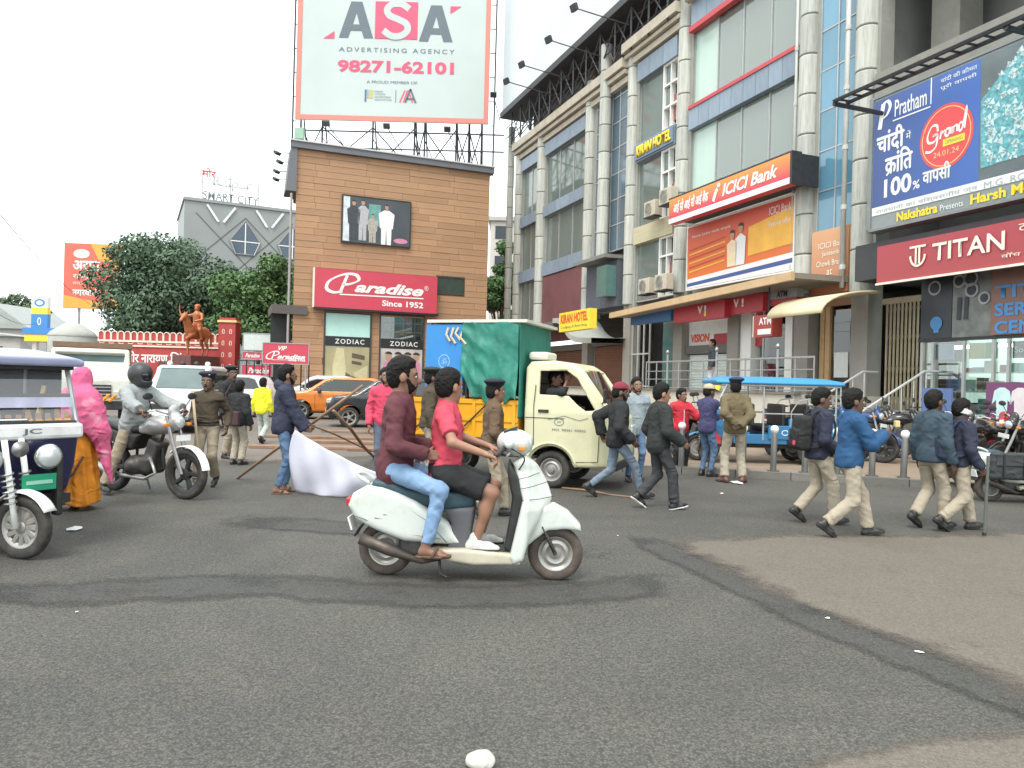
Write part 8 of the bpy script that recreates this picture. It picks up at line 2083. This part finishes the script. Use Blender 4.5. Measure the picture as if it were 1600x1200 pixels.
for z in (.9, 1.0, 1.1): MB().box((.15, 0, z), (.02, 1.1, .03)).obj('grille_bar', m_gsteel, cb)
for s in (1, -1):
    MB().box((.13, s * .76, .88), (.05, .32, .22)).obj('headlamp', m_lens, cb, bevel=.03); wheel(lo_, (-.55, s * .85, .4), .4, .24, .22); wheel(lo_, (-3.6, s * .85, .4), .4, .24, .22)
    MB().box((.0, s * 1.2, 1.6), (.06, .18, .4)).obj('mirror', m_blkpl, cb, bevel=.02); MB().tube([(-.1, s * 1.0, 1.75), (.0, s * 1.2, 1.75)], .015, 5).obj('mirror_arm', m_blkpl, cb)
MB().box((.18, 0, .58), (.2, 2.1, .26)).obj('bumper', m_blkpl, cb, bevel=.03); MB().tube(spline([(.14, -.5, 1.36), (.15, -.2, 1.27), (.15, .2, 1.27), (.14, .5, 1.36)], 4), .012, 5).obj('garland_cord', m_cream, cb)
for i in range(6): MB().lathe([(.01, -.05), (.05, -.02), (.055, .02), (.01, .05)], (.3 + .03 * (i % 2), .35 + .06 * i % .4, .72 + .07 * (i % 3)), n=8).obj('marigold', M('marigold', (.8, .3, .02), .8), cb)
MB().box((-2.9, 0, 1.62), (2.6, 2.1, 1.4)).obj('load_body', M('load_brown', (.17, .10, .06), .7, var=.15), lo_); MB().box((-1.62, 0, 2.36), (.12, 2.15, .16)).obj('header_board', M('load_brown'), lo_); MB().box((-2.4, 0, .62), (4.0, .9, .2)).obj('chassis', m_blkpl, lo_)

# ================================================================ placing people
def who(px, foot, top):
    p = gp(px, foot); return (p.x, p.y, 0), (foot - top) * p.y / FPX
def put(px, foot, head_y, rz, label, **k):
    loc, H = who(px, foot, head_y)
    H = k.pop('H', H)
    r, i = person(label, loc, R_(rz), H, **k); return loc, R_(rz), i
# scooter riders (scooter frame)
sx, sy = SCR.x, SCR.y
m_polo = cloth('coral_red', (.54, .055, .09), var=.07); m_mar = cloth('maroon', (.105, .03, .038), var=.10)
k1 = 1.66 / 1.75
person('scooter driver in coral red polo shirt and black shorts', (sx, sy, 0), SC_RZ, 1.66, dict(hx=.44 / k1, hz=.82 / k1, lean=.0, feet=[(.72 / k1, .13, .31 / k1, 0, .1), (.70 / k1, -.13, .31 / k1, 0, -.1)], kpole=[(1, .25, .6), (1, -.25, .6)],
       hands=[(.76 / k1, .34 / k1, .985 / k1), (.76 / k1, -.34 / k1, .985 / k1)], hdir=[(1, -.1, -.35), (1, .1, -.35)], hnrm=[(.2, 0, -1), (.2, 0, -1)], hth=[(0, -1, 0), (0, 1, 0)], curl=[.85, .85], epole=[(-.4, .8, -.6), (-.4, -.8, -.6)], head=(.75, .05), wr=.005),
       (m_polo, 'polo', .12, 'short', .008), (m_blk, 'shorts'), M('sneaker_white', (.60, .60, .57), .6, var=.25, scale=16), m_skin2, res=.0125, seed=2, sole=M('sole_black', (.03, .03, .03), .6))
k2 = 1.78 / 1.75
person('pillion rider in maroon sweatshirt and light blue jeans with short beard', (sx, sy, 0), SC_RZ, 1.78, dict(hx=.05 / k2, hz=.84 / k2, lean=.05, feet=[(.36 / k2, .24, .285 / k2, .05, .1), (.34 / k2, -.24, .285 / k2, .05, -.1)], kpole=[(1, .35, .5), (1, -.35, .5)],
       hands=[(.33 / k2, .12, .98 / k2), (.31 / k2, -.15, .95 / k2)], hdir=[(1, -.4, -.1), (1, .4, -.1)], hnrm=[(0, -1, -.3), (0, 1, -.3)], epole=[(-.6, .6, -.7), (-.6, -.6, -.7)], head=(.12, .05), wr=.007),
       (m_mar, 'tshirt', .16, 'long', .014), (cloth('jeans_light', (.20, .32, .50), var=.25, scale=6), 'jeans'), M('sandal_brown', (.10, .06, .04), .6), m_skin, hair='tall', res=.0125, seed=4, beard=True, sandal=True)
# motorcycle rider
k3 = 1.6 / 1.75
m_gj = cloth('grey_jacket', (.30, .32, .32), var=.14)
person('motorcyclist in grey jacket, khaki trousers and black full helmet', (MR.x, MR.y, 0), M_RZ, 1.6, dict(hx=.33 / k3, hz=.86 / k3, lean=.16, feet=[(.45, .19, .36, 0, .1), (.24, -.34, .095, 0, -.3)], kpole=[(1, .3, .4), (1, -.45, .3)],
       hands=[(.83 / k3, .33, 1.075 / k3), (.83 / k3, -.33, 1.075 / k3)], hdir=[(1, -.1, -.35), (1, .1, -.35)], hnrm=[(.2, 0, -1), (.2, 0, -1)], hth=[(0, -1, 0), (0, 1, 0)], curl=[.85, .85], epole=[(-.3, .8, -.6), (-.3, -.8, -.6)], head=(.2, .05), hat=('helmet', M('helmet_black', (.03, .032, .034), .45, var=.1)), wr=.007),
       (m_gj, 'jacket', .10, 'long', .03), (m_khaki_c, 'trousers'), m_black_leather, m_skin, hair='none', res=.015, seed=6, beard=True)
# truck driver
T = Matrix.Rotation(TR, 3, 'Z') @ V3((-.10, -.36, 0)) + TL
person('truck driver in dark jacket with one arm raised inside the cream cab', (T.x, T.y, 0), TR, 1.66, dict(hx=0, hz=1.0, lean=.05, feet=[(.5, .12, .72, 0, 0), (.5, -.12, .72, 0, 0)], kpole=[(1, .2, 1)] * 2, hands=[(.36, .12, 1.22), (.28, -.16, 1.66)], epole=[(0, .8, -.5), (.4, -.8, -.4)], hdir=[(1, 0, 0), (-.1, .3, 1)], head=(-.2, .1)), (m_blk, 'jacket', .08, 'long', .02), (m_charc, 'trousers'), res=.02, seed=7)
# left group
loc, rz, i = put(322, 762, 582, -86, 'policeman in olive shirt and beret holding a long stick beside the motorcycle', pose=dict(walk('R', .12), hat=('beret', M('beret_navy', (.012, .014, .028), .8)), hands=[(.02, .29, .92), (.24, -.15, 1.02)], curl=[.5, 1.0], hdir=[None, (.5, .2, -.8)]), top=(m_olive, 'shirt', -.02, 'long', .012), bottom=(m_khaki_c, 'trousers'), belt=m_black_leather, skin=m_skin3, seed=1)
st_ = thing('lathi_stick', 'long pale wooden stick in the policeman\'s hand by the motorcycle', 'stick', loc, rz)
MB().tube([(.44, .10, .015), (.31, -.06, .92), (.26, -.12, 1.30)], [.016, .018, .019], 8).obj('shaft', M('cane', (.42, .33, .22), .6, var=.15), st_, smooth=True)
put(357, 716, 572, -20, 'officer in black jacket and beret standing behind the stick policeman', pose=dict(STAND, hat=('beret', M('beret_black', (.012, .012, .014), .8)), head=(-.5, 0)), top=(m_blk, 'jacket', .1, 'long', .025), bottom=(m_khaki_c, 'trousers'), skin=m_skin3, seed=4, res=.02)
loc, rz, i = put(370, 726, 594, 70, 'person in black jacket and pale trousers with their back turned, left of the yellow shirt', pose=dict(STAND, head=(.3, 0)), top=(m_blk, 'jacket', .12, 'long', .03), bottom=(m_kpants, 'trousers'), seed=8, res=.02, hair='tall')
hb = thing('shoulder_bag', 'small maroon shoulder bag at the hip of the person in black jacket', 'bag', loc, rz)
MB().box((-.19, -.05, .80), (.08, .28, .24)).obj('pouch', M('bag_maroon', (.05, .02, .025), .6), hb, bevel=.02); MB().tube([(-.18, .08, .92), (-.14, .15, 1.2), (0, .17, 1.36), (.1, .1, 1.3)], .01, 5).obj('strap', M('bag_maroon'), hb)
put(408, 693, 590, 80, 'man in bright yellow shirt and pale trousers walking away', pose=walk('L', .16), top=(cloth('yellow', (.72, .72, .03)), 'shirt', .14, 'long', .02), bottom=(cloth('pale_grey', (.42, .46, .42)), 'trousers'), seed=9, res=.022, skin=m_skin3)
loc, rz, hood_i = put(440, 770, 570, 15, 'man in navy hooded jacket and blue jeans holding poles and the white banner', pose=dict(STAND, feet=[(.03, .09, .085, 0, .1), (-.05, -.10, .085, 0, -.15)], hands=[(.30, .08, .90), (.28, -.16, .88)], curl=[.9, .9], head=(.15, .05), hdir=[(1, 0, -.1), (1, .1, -.1)]), top=(cloth('hoodie_navy', (.028, .033, .062)), 'hoodie', .12, 'long', .028), bottom=(m_jeans, 'jeans'), shoe=M('sandal_brown'), sandal=True, beard=True, glasses=True, seed=3, hair='tall', res=.016)
# woman with veil
loc, H = who(122, 795, 577); rz = R_(98); H = 1.58
m_org = cloth('saree_orange', (.60, .21, .012), var=.18, scale=5); m_pink = cloth('veil_pink', (.66, .12, .25), var=.12, scale=4)
_n, _l = m_pink.node_tree.nodes, m_pink.node_tree.links        # pale printed dots
_b = _n['Principled BSDF']; _src = _b.inputs['Base Color'].links[0].from_socket
_v = _n.new('ShaderNodeTexVoronoi'); _v.inputs['Scale'].default_value = 5.0; _l.new(_n['Texture Coordinate'].outputs['Object'], _v.inputs['Vector'])
_r = _n.new('ShaderNodeMapRange'); _r.inputs['From Min'].default_value = .30; _r.inputs['From Max'].default_value = .16; _l.new(_v.outputs['Distance'], _r.inputs['Value'])
_m = _n.new('ShaderNodeMix'); _m.data_type = 'RGBA'; _m.inputs['B'].default_value = (.70, .27, .37, 1); _l.new(_r.outputs['Result'], _m.inputs['Factor']); _l.new(_src, _m.inputs['A']); _l.new(_m.outputs['Result'], _b.inputs['Base Color'])
wm, wi = person('woman in orange saree and long pink veil seen from behind', loc, rz, H, dict(STAND, feet=[(.06, .08, .085, 0, .1), (-.06, -.08, .085, 0, -.1)], hz=.9, hands=[(.2, .2, 1.0), (.25, -.1, 1.02)]), (m_pink, 'shirt', -.05, 'long', .01), (m_org, 'none'), M('sandal_brown'), sandal=True, seed=5, res=.018)
def saree(g):
    z = g.z; r = .175 + .075 * np.clip((.9 - z) / .85, 0, 1); a = np.arctan2(g.y, g.x + .02)
    d = np.sqrt((g.x + .02) ** 2 * 1.25 + g.y ** 2) - r - .014 * np.sin(a * 13 + 4 * z) * np.clip((.95 - z) / .6, .1, 1) - .006 * np.sin(22 * z + 6 * a) - .008 * np.sin(9 * z - 3 * a)
    return smax(smax(d * .85, -(z - .07 - .02 * np.sin(a * 3)), .02), z - 1.02, .02)
sdf_obj('saree', (-.32, -.34, .03), (.32, .34, 1.05), .013, saree, m_org, wm)
MB().tube([(-.22, .17, .22), (-.24, .08, .36), (-.235, -.03, .46), (-.2, -.12, .66)], .017, 6).obj('saree_border', M('border_dark', (.10, .05, .03), .8, var=.4, scale=30), wm)
hd = wi['hd']
def veil(g):
    d = g.ell((hd.x - .025, 0, hd.z + .015), (.135, .118, .155)); d = smin(d, g.rc((hd.x - .05, 0, hd.z - .05), (-.05, 0, 1.36), .105, .15), .06)
    d = smin(d, g.rc((-.03, .12, 1.36), (-.04, -.12, 1.36), .115, .115), .09); d = smin(d, g.ell((-.05, 0, 1.10), (.20, .255, .36)), .10)
    d = smin(d, g.rc((-.05, -.15, 1.22), (-.07, -.25, .95), .13, .12), .09); d = smin(d, g.rc((-.07, -.25, .95), (-.06, -.37, .33), .10, .04), .06)
    u = 9 * g.y + 5 * g.x
    d = d + g.folds(.007, .9, 2) - .010 * ((1 - np.abs(np.sin(2.1 * u + 2.2 * g.z + 1.2 * np.sin(5 * g.z)))) ** 3) * np.clip((1.5 - g.z) / .4, 0, 1)
    d = smax(d, -g.ell((hd.x + .13, 0, hd.z - .02), (.10, .075, .11)), .015)
    low = .93 + 1.6 * np.clip(g.y - .0, 0, .3) * 0 - .0
    return np.maximum(d, -(g.z - .94 + 2.4 * np.clip(-g.y - .14, 0, .3)))
vl = sdf_obj('veil', (-.36, -.48, .3), (.25, .42, 1.80), .012, veil, m_pink, wm)
# behind the scooter
put(598, 748, 578, -70, 'man in pink shirt half hidden behind the pillion rider', H=1.70, pose=dict(STAND), top=(cloth('pink_shirt', (.62, .06, .12)), 'shirt', .1, 'long', .015), bottom=(m_jeans_d, 'jeans'), beard=True, seed=10, res=.02)
put(668, 762, 576, 10, 'policeman in olive jacket with dark cap between the two scooter riders', H=1.70, pose=dict(STAND, hat=('beret', M('cap_green', (.02, .03, .02), .8))), top=(m_olive, 'shirt', .05, 'long', .02), bottom=(m_kpants, 'trousers'), seed=11, res=.02, skin=m_skin3)
put(765, 808, 592, 12, 'policeman in brown shirt and navy beret walking right beside the truck', pose=dict(walk('L', .2), hat=('beret', M('beret_navy')), hands=[(.30, .1, 1.05), (.20, -.20, .95)]), top=(cloth('brown_uniform', (.12, .075, .042)), 'shirt', .06, 'long', .016), bottom=(m_khaki_c, 'trousers'), seed=12, res=.017)
# right of the truck
put(962, 778, 590, 8, 'man in maroon cap, black jacket and faded jeans striding past the truck', pose=dict(walk('R', .36), hat=('cap', cloth('cap_maroon', (.20, .022, .04))), hands=[(-.16, .26, .92), (.14, -.26, .86)], head=(-.25, .1)), top=(m_blk, 'jacket', .12, 'long', .03), bottom=(cloth('jeans_faded', (.17, .22, .28), var=.25), 'jeans'), seed=13, skin=m_skin3, beard=True)
put(990, 752, 606, -80, 'man in grey sweater and pink scarf behind the striding man', H=1.66, pose=dict(STAND), top=(cloth('grey_knit', (.28, .33, .36), var=.25), 'shirt', .14, 'long', .02), bottom=(m_jeans, 'jeans'), beard=True, seed=14, res=.02)
loc, rz, i = put(1026, 795, 597, 12, 'man in black checked jacket and dark baggy trousers walking right', pose=dict(walk('R', .22), hands=[(.12, .25, .90), (.24, -.24, .94)], head=(-.1, .15), zip=m_charc), top=(cloth('jacket_dark', (.022, .026, .026)), 'jacket', .14, 'long', .03), bottom=(m_charc, 'trousers'), seed=15, hair='tall', skin=m_skin2, sole=m_white)
r_ = [o for o in SC.objects if o.get('label', '').startswith('man in black checked')][0]
mdot = M('check_white', (.5, .5, .5), .8)
for a in range(7):
    for b in range(9):
        th = -.2 - a * .13; z = 1.02 + b * .028
        xx, yy = .185 * math.cos(th * 1.0 - .35), .215 * math.sin(th * 1.0 - .35)
        q = unit_box('check_patch', mdot, r_, (xx * .97 + .005, yy, z + (a % 2) * .014), (.012, .012, .012), th - .35)
put(1061, 738, 607, -75, 'man in red jacket with dark sleeves pointing right across the bollards', pose=dict(STAND, hands=[(.38, .42, 1.22), (.1, -.26, .9)], epole=[(-.2, .3, -1), (-1, -.3, 0)], head=(.4, .05), hdir=[(.6, .7, .15), None], curl=[.2, .4], zip=m_white), top=(cloth('jacket_red', (.55, .03, .05)), 'jacket', .1, 'long', .025), bottom=(m_blk, 'trousers'), seed=16, res=.019, hair='tall')
put(1103, 744, 600, 35, 'man in purple track jacket and beige cap with arms folded by the bollards', pose=dict(STAND, hat=('cap', cloth('cap_beige', (.45, .38, .26))), hands=[(.22, -.06, 1.12), (.22, .06, 1.08)], head=(-.2, .15)), top=(cloth('jacket_purple', (.05, .05, .125)), 'jacket', .1, 'long', .022), bottom=(m_jeans, 'jeans'), seed=17, res=.019, skin=m_skin3)
put(1146, 754, 590, 90, 'police officer seen from behind with hands clasped at his back', pose=dict(STAND, feet=[(.0, .15, .085, 0, .5), (0, -.15, .085, 0, -.55)], hz=.912, hands=[(-.20, .03, .98), (-.21, -.03, .96)], epole=[(-.5, 1, .1), (-.5, -1, .1)], hdir=[(-.1, -1, -.3), (-.1, 1, -.3)], hnrm=[(-1, 0, 0), (-1, 0, 0)], hth=[(0, 0, 1), (0, 0, 1)], hat=('beret', M('cap_navy', (.015, .02, .05), .7)), chest=1.08), top=(cloth('uniform_khaki_brown', (.135, .105, .055)), 'shirt', .10, 'long', .022), bottom=(m_kpants, 'trousers'), shoe=M('shoe_redbrown', (.13, .04, .03), .4), belt=None, seed=18, res=.016, skin=m_skin3)
# on the walkway
x, z = rl(1113, 600, -1.4); p = FR.w(x, -1.4, PZ)
person('man in dark jacket standing on the raised walkway outside the phone shop', p, R_(170), 1.64, dict(STAND, head=(.3, 0)), (cloth('jacket_slate', (.035, .04, .055)), 'jacket', .1, 'long', .025), (cloth('pale_lilac', (.45, .45, .55)), 'trousers'), seed=19, res=.022)
# schoolboys
m_bluej = cloth('jacket_blue', (.014, .07, .17), var=.12); m_tealj = cloth('sweater_teal', (.036, .062, .085)); m_beig = cloth('school_beige', (.37, .32, .245))
loc, rz, i = put(1275, 818, 605, 8, 'schoolboy in navy sweater with black backpack walking beside the blue jacket', pose=dict(walk('R', .20), hands=[(.22, .12, 1.0), (.18, -.16, .96)], head=(-.4, .2)), top=(m_navy, 'shirt', .08, 'long', .022), bottom=(m_beig, 'trousers'), seed=20, hair='tall', skin=m_skin3)
backpack('black backpack with red badge on the boy left of the blue jacket', loc, rz, i['k'], i, cloth('pack_black', (.016, .018, .018)), badge=m_hr2)
put(1324, 839, 603, 2, 'schoolboy in bright blue jacket looking at something in his hand', pose=dict(walk('L', .28), hands=[(.33, .06, 1.19), (.34, -.10, 1.20)], epole=[(-.5, .5, -1), (-.4, -.6, -1)], hdir=[(.9, -.3, .3), (.9, .2, .35)], head=(-.1, .1)), top=(m_bluej, 'jacket', .08, 'long', .024), bottom=(m_beig, 'trousers'), seed=21, hair='tall', skin=m_skin3, res=.016)
put(1452, 826, 610, 20, 'boy in dull teal sweater walking away next to the scarfed boy', pose=walk('R', .14), top=(m_tealj, 'shirt', .08, 'long', .024), bottom=(m_beig, 'trousers'), seed=22, hair='tall', skin=m_skin3)
loc, rz, i = put(1494, 829, 619, 6, 'boy in navy jacket and white head scarf with a walking stick', pose=dict(walk('L', .26), hands=[(.1, .2, .9), (.12, -.26, .84)], curl=[.4, .95], head=(.05, .15)), top=(m_navy, 'jacket', .06, 'long', .02), bottom=(m_beig, 'trousers'), seed=23, skin=m_skin3)
r_ = [o for o in SC.objects if o.get('label', '').startswith('boy in navy jacket and white')][0]
hd = i['hd']
sdf_obj('head_scarf', (hd.x - .16, -.14, hd.z - .12), (hd.x + .16, .14, hd.z + .1), .01, lambda g: np.maximum(np.maximum(g.ell((hd.x, 0, hd.z), (.122, .102, .13)), -g.ell((hd.x, 0, hd.z), (.104, .086, .2))), np.abs(g.z - hd.z + .02 + .35 * (g.x - hd.x)) - .04), cloth('scarf_white', (.6, .6, .6)), r_)
backpack('dark blue backpack on the boy with the white head scarf', loc, rz, i['k'], i, cloth('pack_blue', (.022, .032, .07)))
stt = thing('walking_stick', 'grey walking stick in the hand of the scarfed boy', 'stick', loc, rz)
MB().tube([(.10, -.30, .02), (.14, -.28, .86)], .016, 8).obj('shaft', M('stick_grey', (.10, .11, .10), .6), stt); MB().lathe([(.022, 0), (.02, .04)], (.10, -.30, .0), n=8).obj('ferrule', m_blkpl, stt)
pb_ = thing('small_snack', 'small pale snack packet held by the boy in blue jacket', 'packet', gp(1324, 839), R_(2)); MB().box((.46, -.06, 1.19), (.05, .05, .07)).obj('packet', M('snack', (.6, .45, .2), .5), pb_, bevel=.01)
# seated man at the right
p = gp(1556, 728, .12)
person('man in tan striped shirt sitting on a stool before the purple board', (p.x, p.y, .12), R_(-150), 1.6, dict(hx=0, hz=.60, lean=.08, feet=[(.42, .15, .085, 0, .2), (.40, -.15, .085, 0, -.2)], kpole=[(1, .3, 1), (1, -.3, 1)], hands=[(.36, .14, .68), (.36, -.14, .68)], head=(.6, 0)), (cloth('tan_stripe', (.30, .20, .10), var=.35, scale=14), 'shirt', .08, 'long', .02), (m_charc, 'trousers'), seed=25, res=.02, skin=m_skin3)
so_ = thing('plastic_stool', 'dark plastic stool under the man in the tan striped shirt', 'stool', (p.x, p.y, .12), R_(-150))
MB().box((0, 0, .41), (.34, .34, .04)).obj('seat', m_blkpl, so_, bevel=.015)
for a in (-1, 1):
    for b in (-1, 1): MB().tube([(.14 * a, .14 * b, .4), (.18 * a, .18 * b, 0)], .02, 6).obj('leg', m_blkpl, so_)

# ================================================================ banner, poles, timbers
m_ban = M('banner_white', (.58, .58, .68), .8, var=.06, scale=2, bump=.5, bscale=5)
bn = thing('white_banner', 'large white cloth banner trailing from the hooded man to the road', 'banner', gp(455, 769), 0)
b0 = gp(455, 769)
TOP = [(461, 672, 9.62), (490, 690, 9.55), (530, 712, 9.45), (575, 733, 9.4), (640, 752, 9.3), (700, 762, 9.2)]
BOT = [(462, 768, 9.75), (490, 776, 9.6), (530, 778, 9.5), (575, 776, 9.5), (640, 775, 9.5), (700, 775, 9.5)]
LFT = [(461, 672), (454, 700), (450, 730), (452, 755), (462, 768)]
v = []; nu, nw = 40, 18
tp = spline([tuple(at(*q)) for q in TOP], 8); bt = spline([tuple(at(*q)) for q in BOT], 8)
for j in range(nw + 1):
    w_ = j / nw
    for i in range(nu + 1):
        a, b = V3(tp[i]), V3(bt[i]); q = a.lerp(b, w_)
        q.y += -.03 * math.sin(PI * w_) + .022 * math.sin(i * .42 + w_ * 5) * (.3 + w_) + .012 * math.sin(i * .9 - 4 * w_); q.x -= .075 * math.sin(PI * w_ ** .8) * max(0, 1 - i / 9)
        q.z = max(q.z, .012 + .004 * math.sin(i))
        v.append(tuple(q - b0))
f = [(j * (nu + 1) + i, (j + 1) * (nu + 1) + i, (j + 1) * (nu + 1) + i + 1, j * (nu + 1) + i + 1) for j in range(nw) for i in range(nu)]
o = mesh_obj('cloth', v, f, m_ban, bn, smooth=True); s_ = o.modifiers.new('s', 'SOLIDIFY'); s_.thickness = .004
m_wood = M('raw_timber', (.26, .16, .10), .75, var=.25, scale=4, stretch=(1, 1, 1), bump=.3, bscale=40, rnd=.2)
def pole(label, a, b, r=.02):
    a, b = V3(a), V3(b); t = thing('wooden_pole', label, 'pole', a, 0, 'wooden poles around the hooded man')
    d = b - a; n_ = d.normalized().orthogonal()
    MB().tube([(0, 0, 0), d * .33 + n_ * .012, d * .66 - n_ * .01, d], [r, r * 1.05, r * .95, r * .85], 8).obj('shaft', m_wood, t, smooth=True)
pole('long wooden pole resting on the road and held by the hooded man', gp(370, 748), at(566, 603, 9.45), .022)
pole('thick wooden pole leaning against the long pole in front of the black car', gp(586, 716), at(521, 642, 10.3), .026)
pole('thin pale pole slanting down from the hand of the hooded man', at(462, 655, 9.7), gp(600, 712), .014)
pole('pole lying flat on the road in front of the mini truck', gp(878, 764) + V3((0, 0, .016)), gp(1000, 780) + V3((0, 0, .016)), .014)
m_tim = M('timber_brown', (.22, .13, .085), .8, var=.3, scale=3, bump=.3, bscale=30, rnd=.25)
for i, (px, py, L, a) in enumerate(((510, 702, 3.2, 4), (560, 694, 3.6, -3), (530, 686, 4.0, 2), (600, 678, 3.5, -2), (640, 706, 2.6, 5))):
    p = gp(px, py); t = thing('timber_plank', ['nearest brown plank lying on the ground left of the riders', 'second brown plank on the ground behind the banner', 'long brown plank on the ground below the black car', 'farthest brown plank under the side of the black car', 'short brown plank on the ground behind the pillion rider'][i], 'plank', (p.x, p.y, 0), R_(a), 'brown planks lying on the ground')
    MB().box((0, 0, .035), (L, .28, .06)).obj('board', m_tim, t, bevel=.006); MB().box((.3, .34, .03), (L * .8, .2, .05)).obj('board', m_tim, t, bevel=.006)
# ---------------------------------------------------------------- bollards
b1 = None
names = ['leftmost bollard with white ball, in front of the dark red motorcycle', 'bollard with white ball beside the man with arms folded', 'bollard with white ball just right of the officer seen from behind', 'bollard with white ball in front of the blue rickshaw box', 'bollard with white ball behind the boy with the black backpack', 'bollard with white ball behind the boy in blue jacket', 'bollard with white ball right of the boy in blue jacket', 'rightmost bollard with white ball, left of the boy in teal']
for i, px in enumerate((1068, 1115, 1166, 1214, 1264, 1316, 1371, 1421)):
    p = gp(px, 742 + (px - 1068) * .052); p.y += .2
    if b1 is None:
        b1 = t = thing('bollard', names[0], 'bollard', p, 0, 'steel bollards along the kerb')
        m_bol = M('bollard_grey', (.15, .15, .145), .45, metal=.4, var=.15, dirt=(.15, .13, .11), dscale=6)
        MB().lathe([(.062, .0), (.062, .03), (.052, .035), (.052, .66), (.045, .67)], (0, 0, .1), n=18).obj('post', m_bol, t, smooth=True, autosmooth=40)
        MB().lathe([(.03, .0), (.045, .015), (.066, .05), (.07, .075), (.062, .11), (.04, .135), (.01, .145)], (0, 0, .765), n=18).obj('ball', M('ball_white', (.82, .82, .80), .4, var=.03), t, smooth=True)
        MB().lathe([(.1, 0), (.1, .015)], (0, 0, .12), n=14).obj('foot_plate', m_bol, t)
    else:
        c = copy_tree(b1); c.location = p; c['label'] = names[i]; c.rotation_euler = (R_(random.uniform(-1.5, 1.5)), R_(random.uniform(-1.5, 1.5)), i)
# ---------------------------------------------------------------- overhead cables and litter
for i, (a, b) in enumerate((((-30, 300, 22), (150, 480, 60)), ((-30, 425, 30), (110, 432, 70)), ((-40, 465, 30), (60, 505, 60)))):
    A, B = at(*a), at(*b); t = thing('overhead_cable', ['steep overhead cable in the sky at the left', 'level overhead cable left of the orange hoarding', 'low overhead cable above the grey sheds'][i], 'cable', A, 0, 'overhead cables')
    pts = [(B - A) * (k / 12) + V3((0, 0, -.5 * math.sin(PI * k / 12))) for k in range(13)]
    MB().tube(pts, .014, 5).obj('wire', m_steel, t)
p = gp(750, 1196)
sto = sdf_obj('white_stone', (-.08, -.07, -.01), (.08, .07, .07), .006, lambda g: smax(g.ell((0, 0, .02), (.062, .045, .036)) + g.wrinkle(.004, 1.6, 2), -g.z, .004), M('stone_white', (.46, .45, .41), .8, var=.15, scale=30, bump=.3), None)
sto.location = p; tag(sto, 'pale stone lying on the asphalt at the bottom edge', 'stone')
m_pap = M('paper_white', (.70, .70, .68), .8)
for i, (px, py, s) in enumerate(((1152, 756, .16), (1293, 968, .035), (1436, 1021, .03), (117, 828, .12), (120, 958, .02), (1128, 772, .05), (385, 690, .14), (965, 838, .02))):
    p = gp(px, py); rr = random.Random(i); n = 9
    t = thing('paper_scrap', ['crumpled white paper at the feet of the officer seen from behind', 'small paper scrap on the tar seam', 'tiny paper scrap near the right edge of the road', 'flat pale scrap on the road below the pink veil', 'tiny scrap on the empty road at the left', 'little paper scrap on the road before the bollards', 'paper litter behind the hooded man', 'tiny paper scrap right of the scooter wheel'][i], 'litter', (p.x, p.y, .009), rr.uniform(0, 6), 'scraps of litter on the road')
    v = [(0, 0, .25 * s)] + [(s * rr.uniform(.5, 1) * math.cos(k * 2 * PI / n), .6 * s * rr.uniform(.5, 1) * math.sin(k * 2 * PI / n), rr.uniform(0, .12) * s) for k in range(n)]
    mesh_obj('sheet', v, [(0, k + 1, (k + 1) % n + 1) for k in range(n)], m_pap, t)
tp_ = thing('striped_sweet_tin', 'small yellow tin standing on the railing above the blue roof', 'tin', FR.w(rl(1122, 595, -2.4)[0], -2.4, PZ + .06), 0)
MB().lathe([(.09, 0), (.09, .2), (.07, .24)], n=16).obj('tin', M('tin_yellow', (.75, .7, .05), .5), tp_, smooth=True, autosmooth=40)
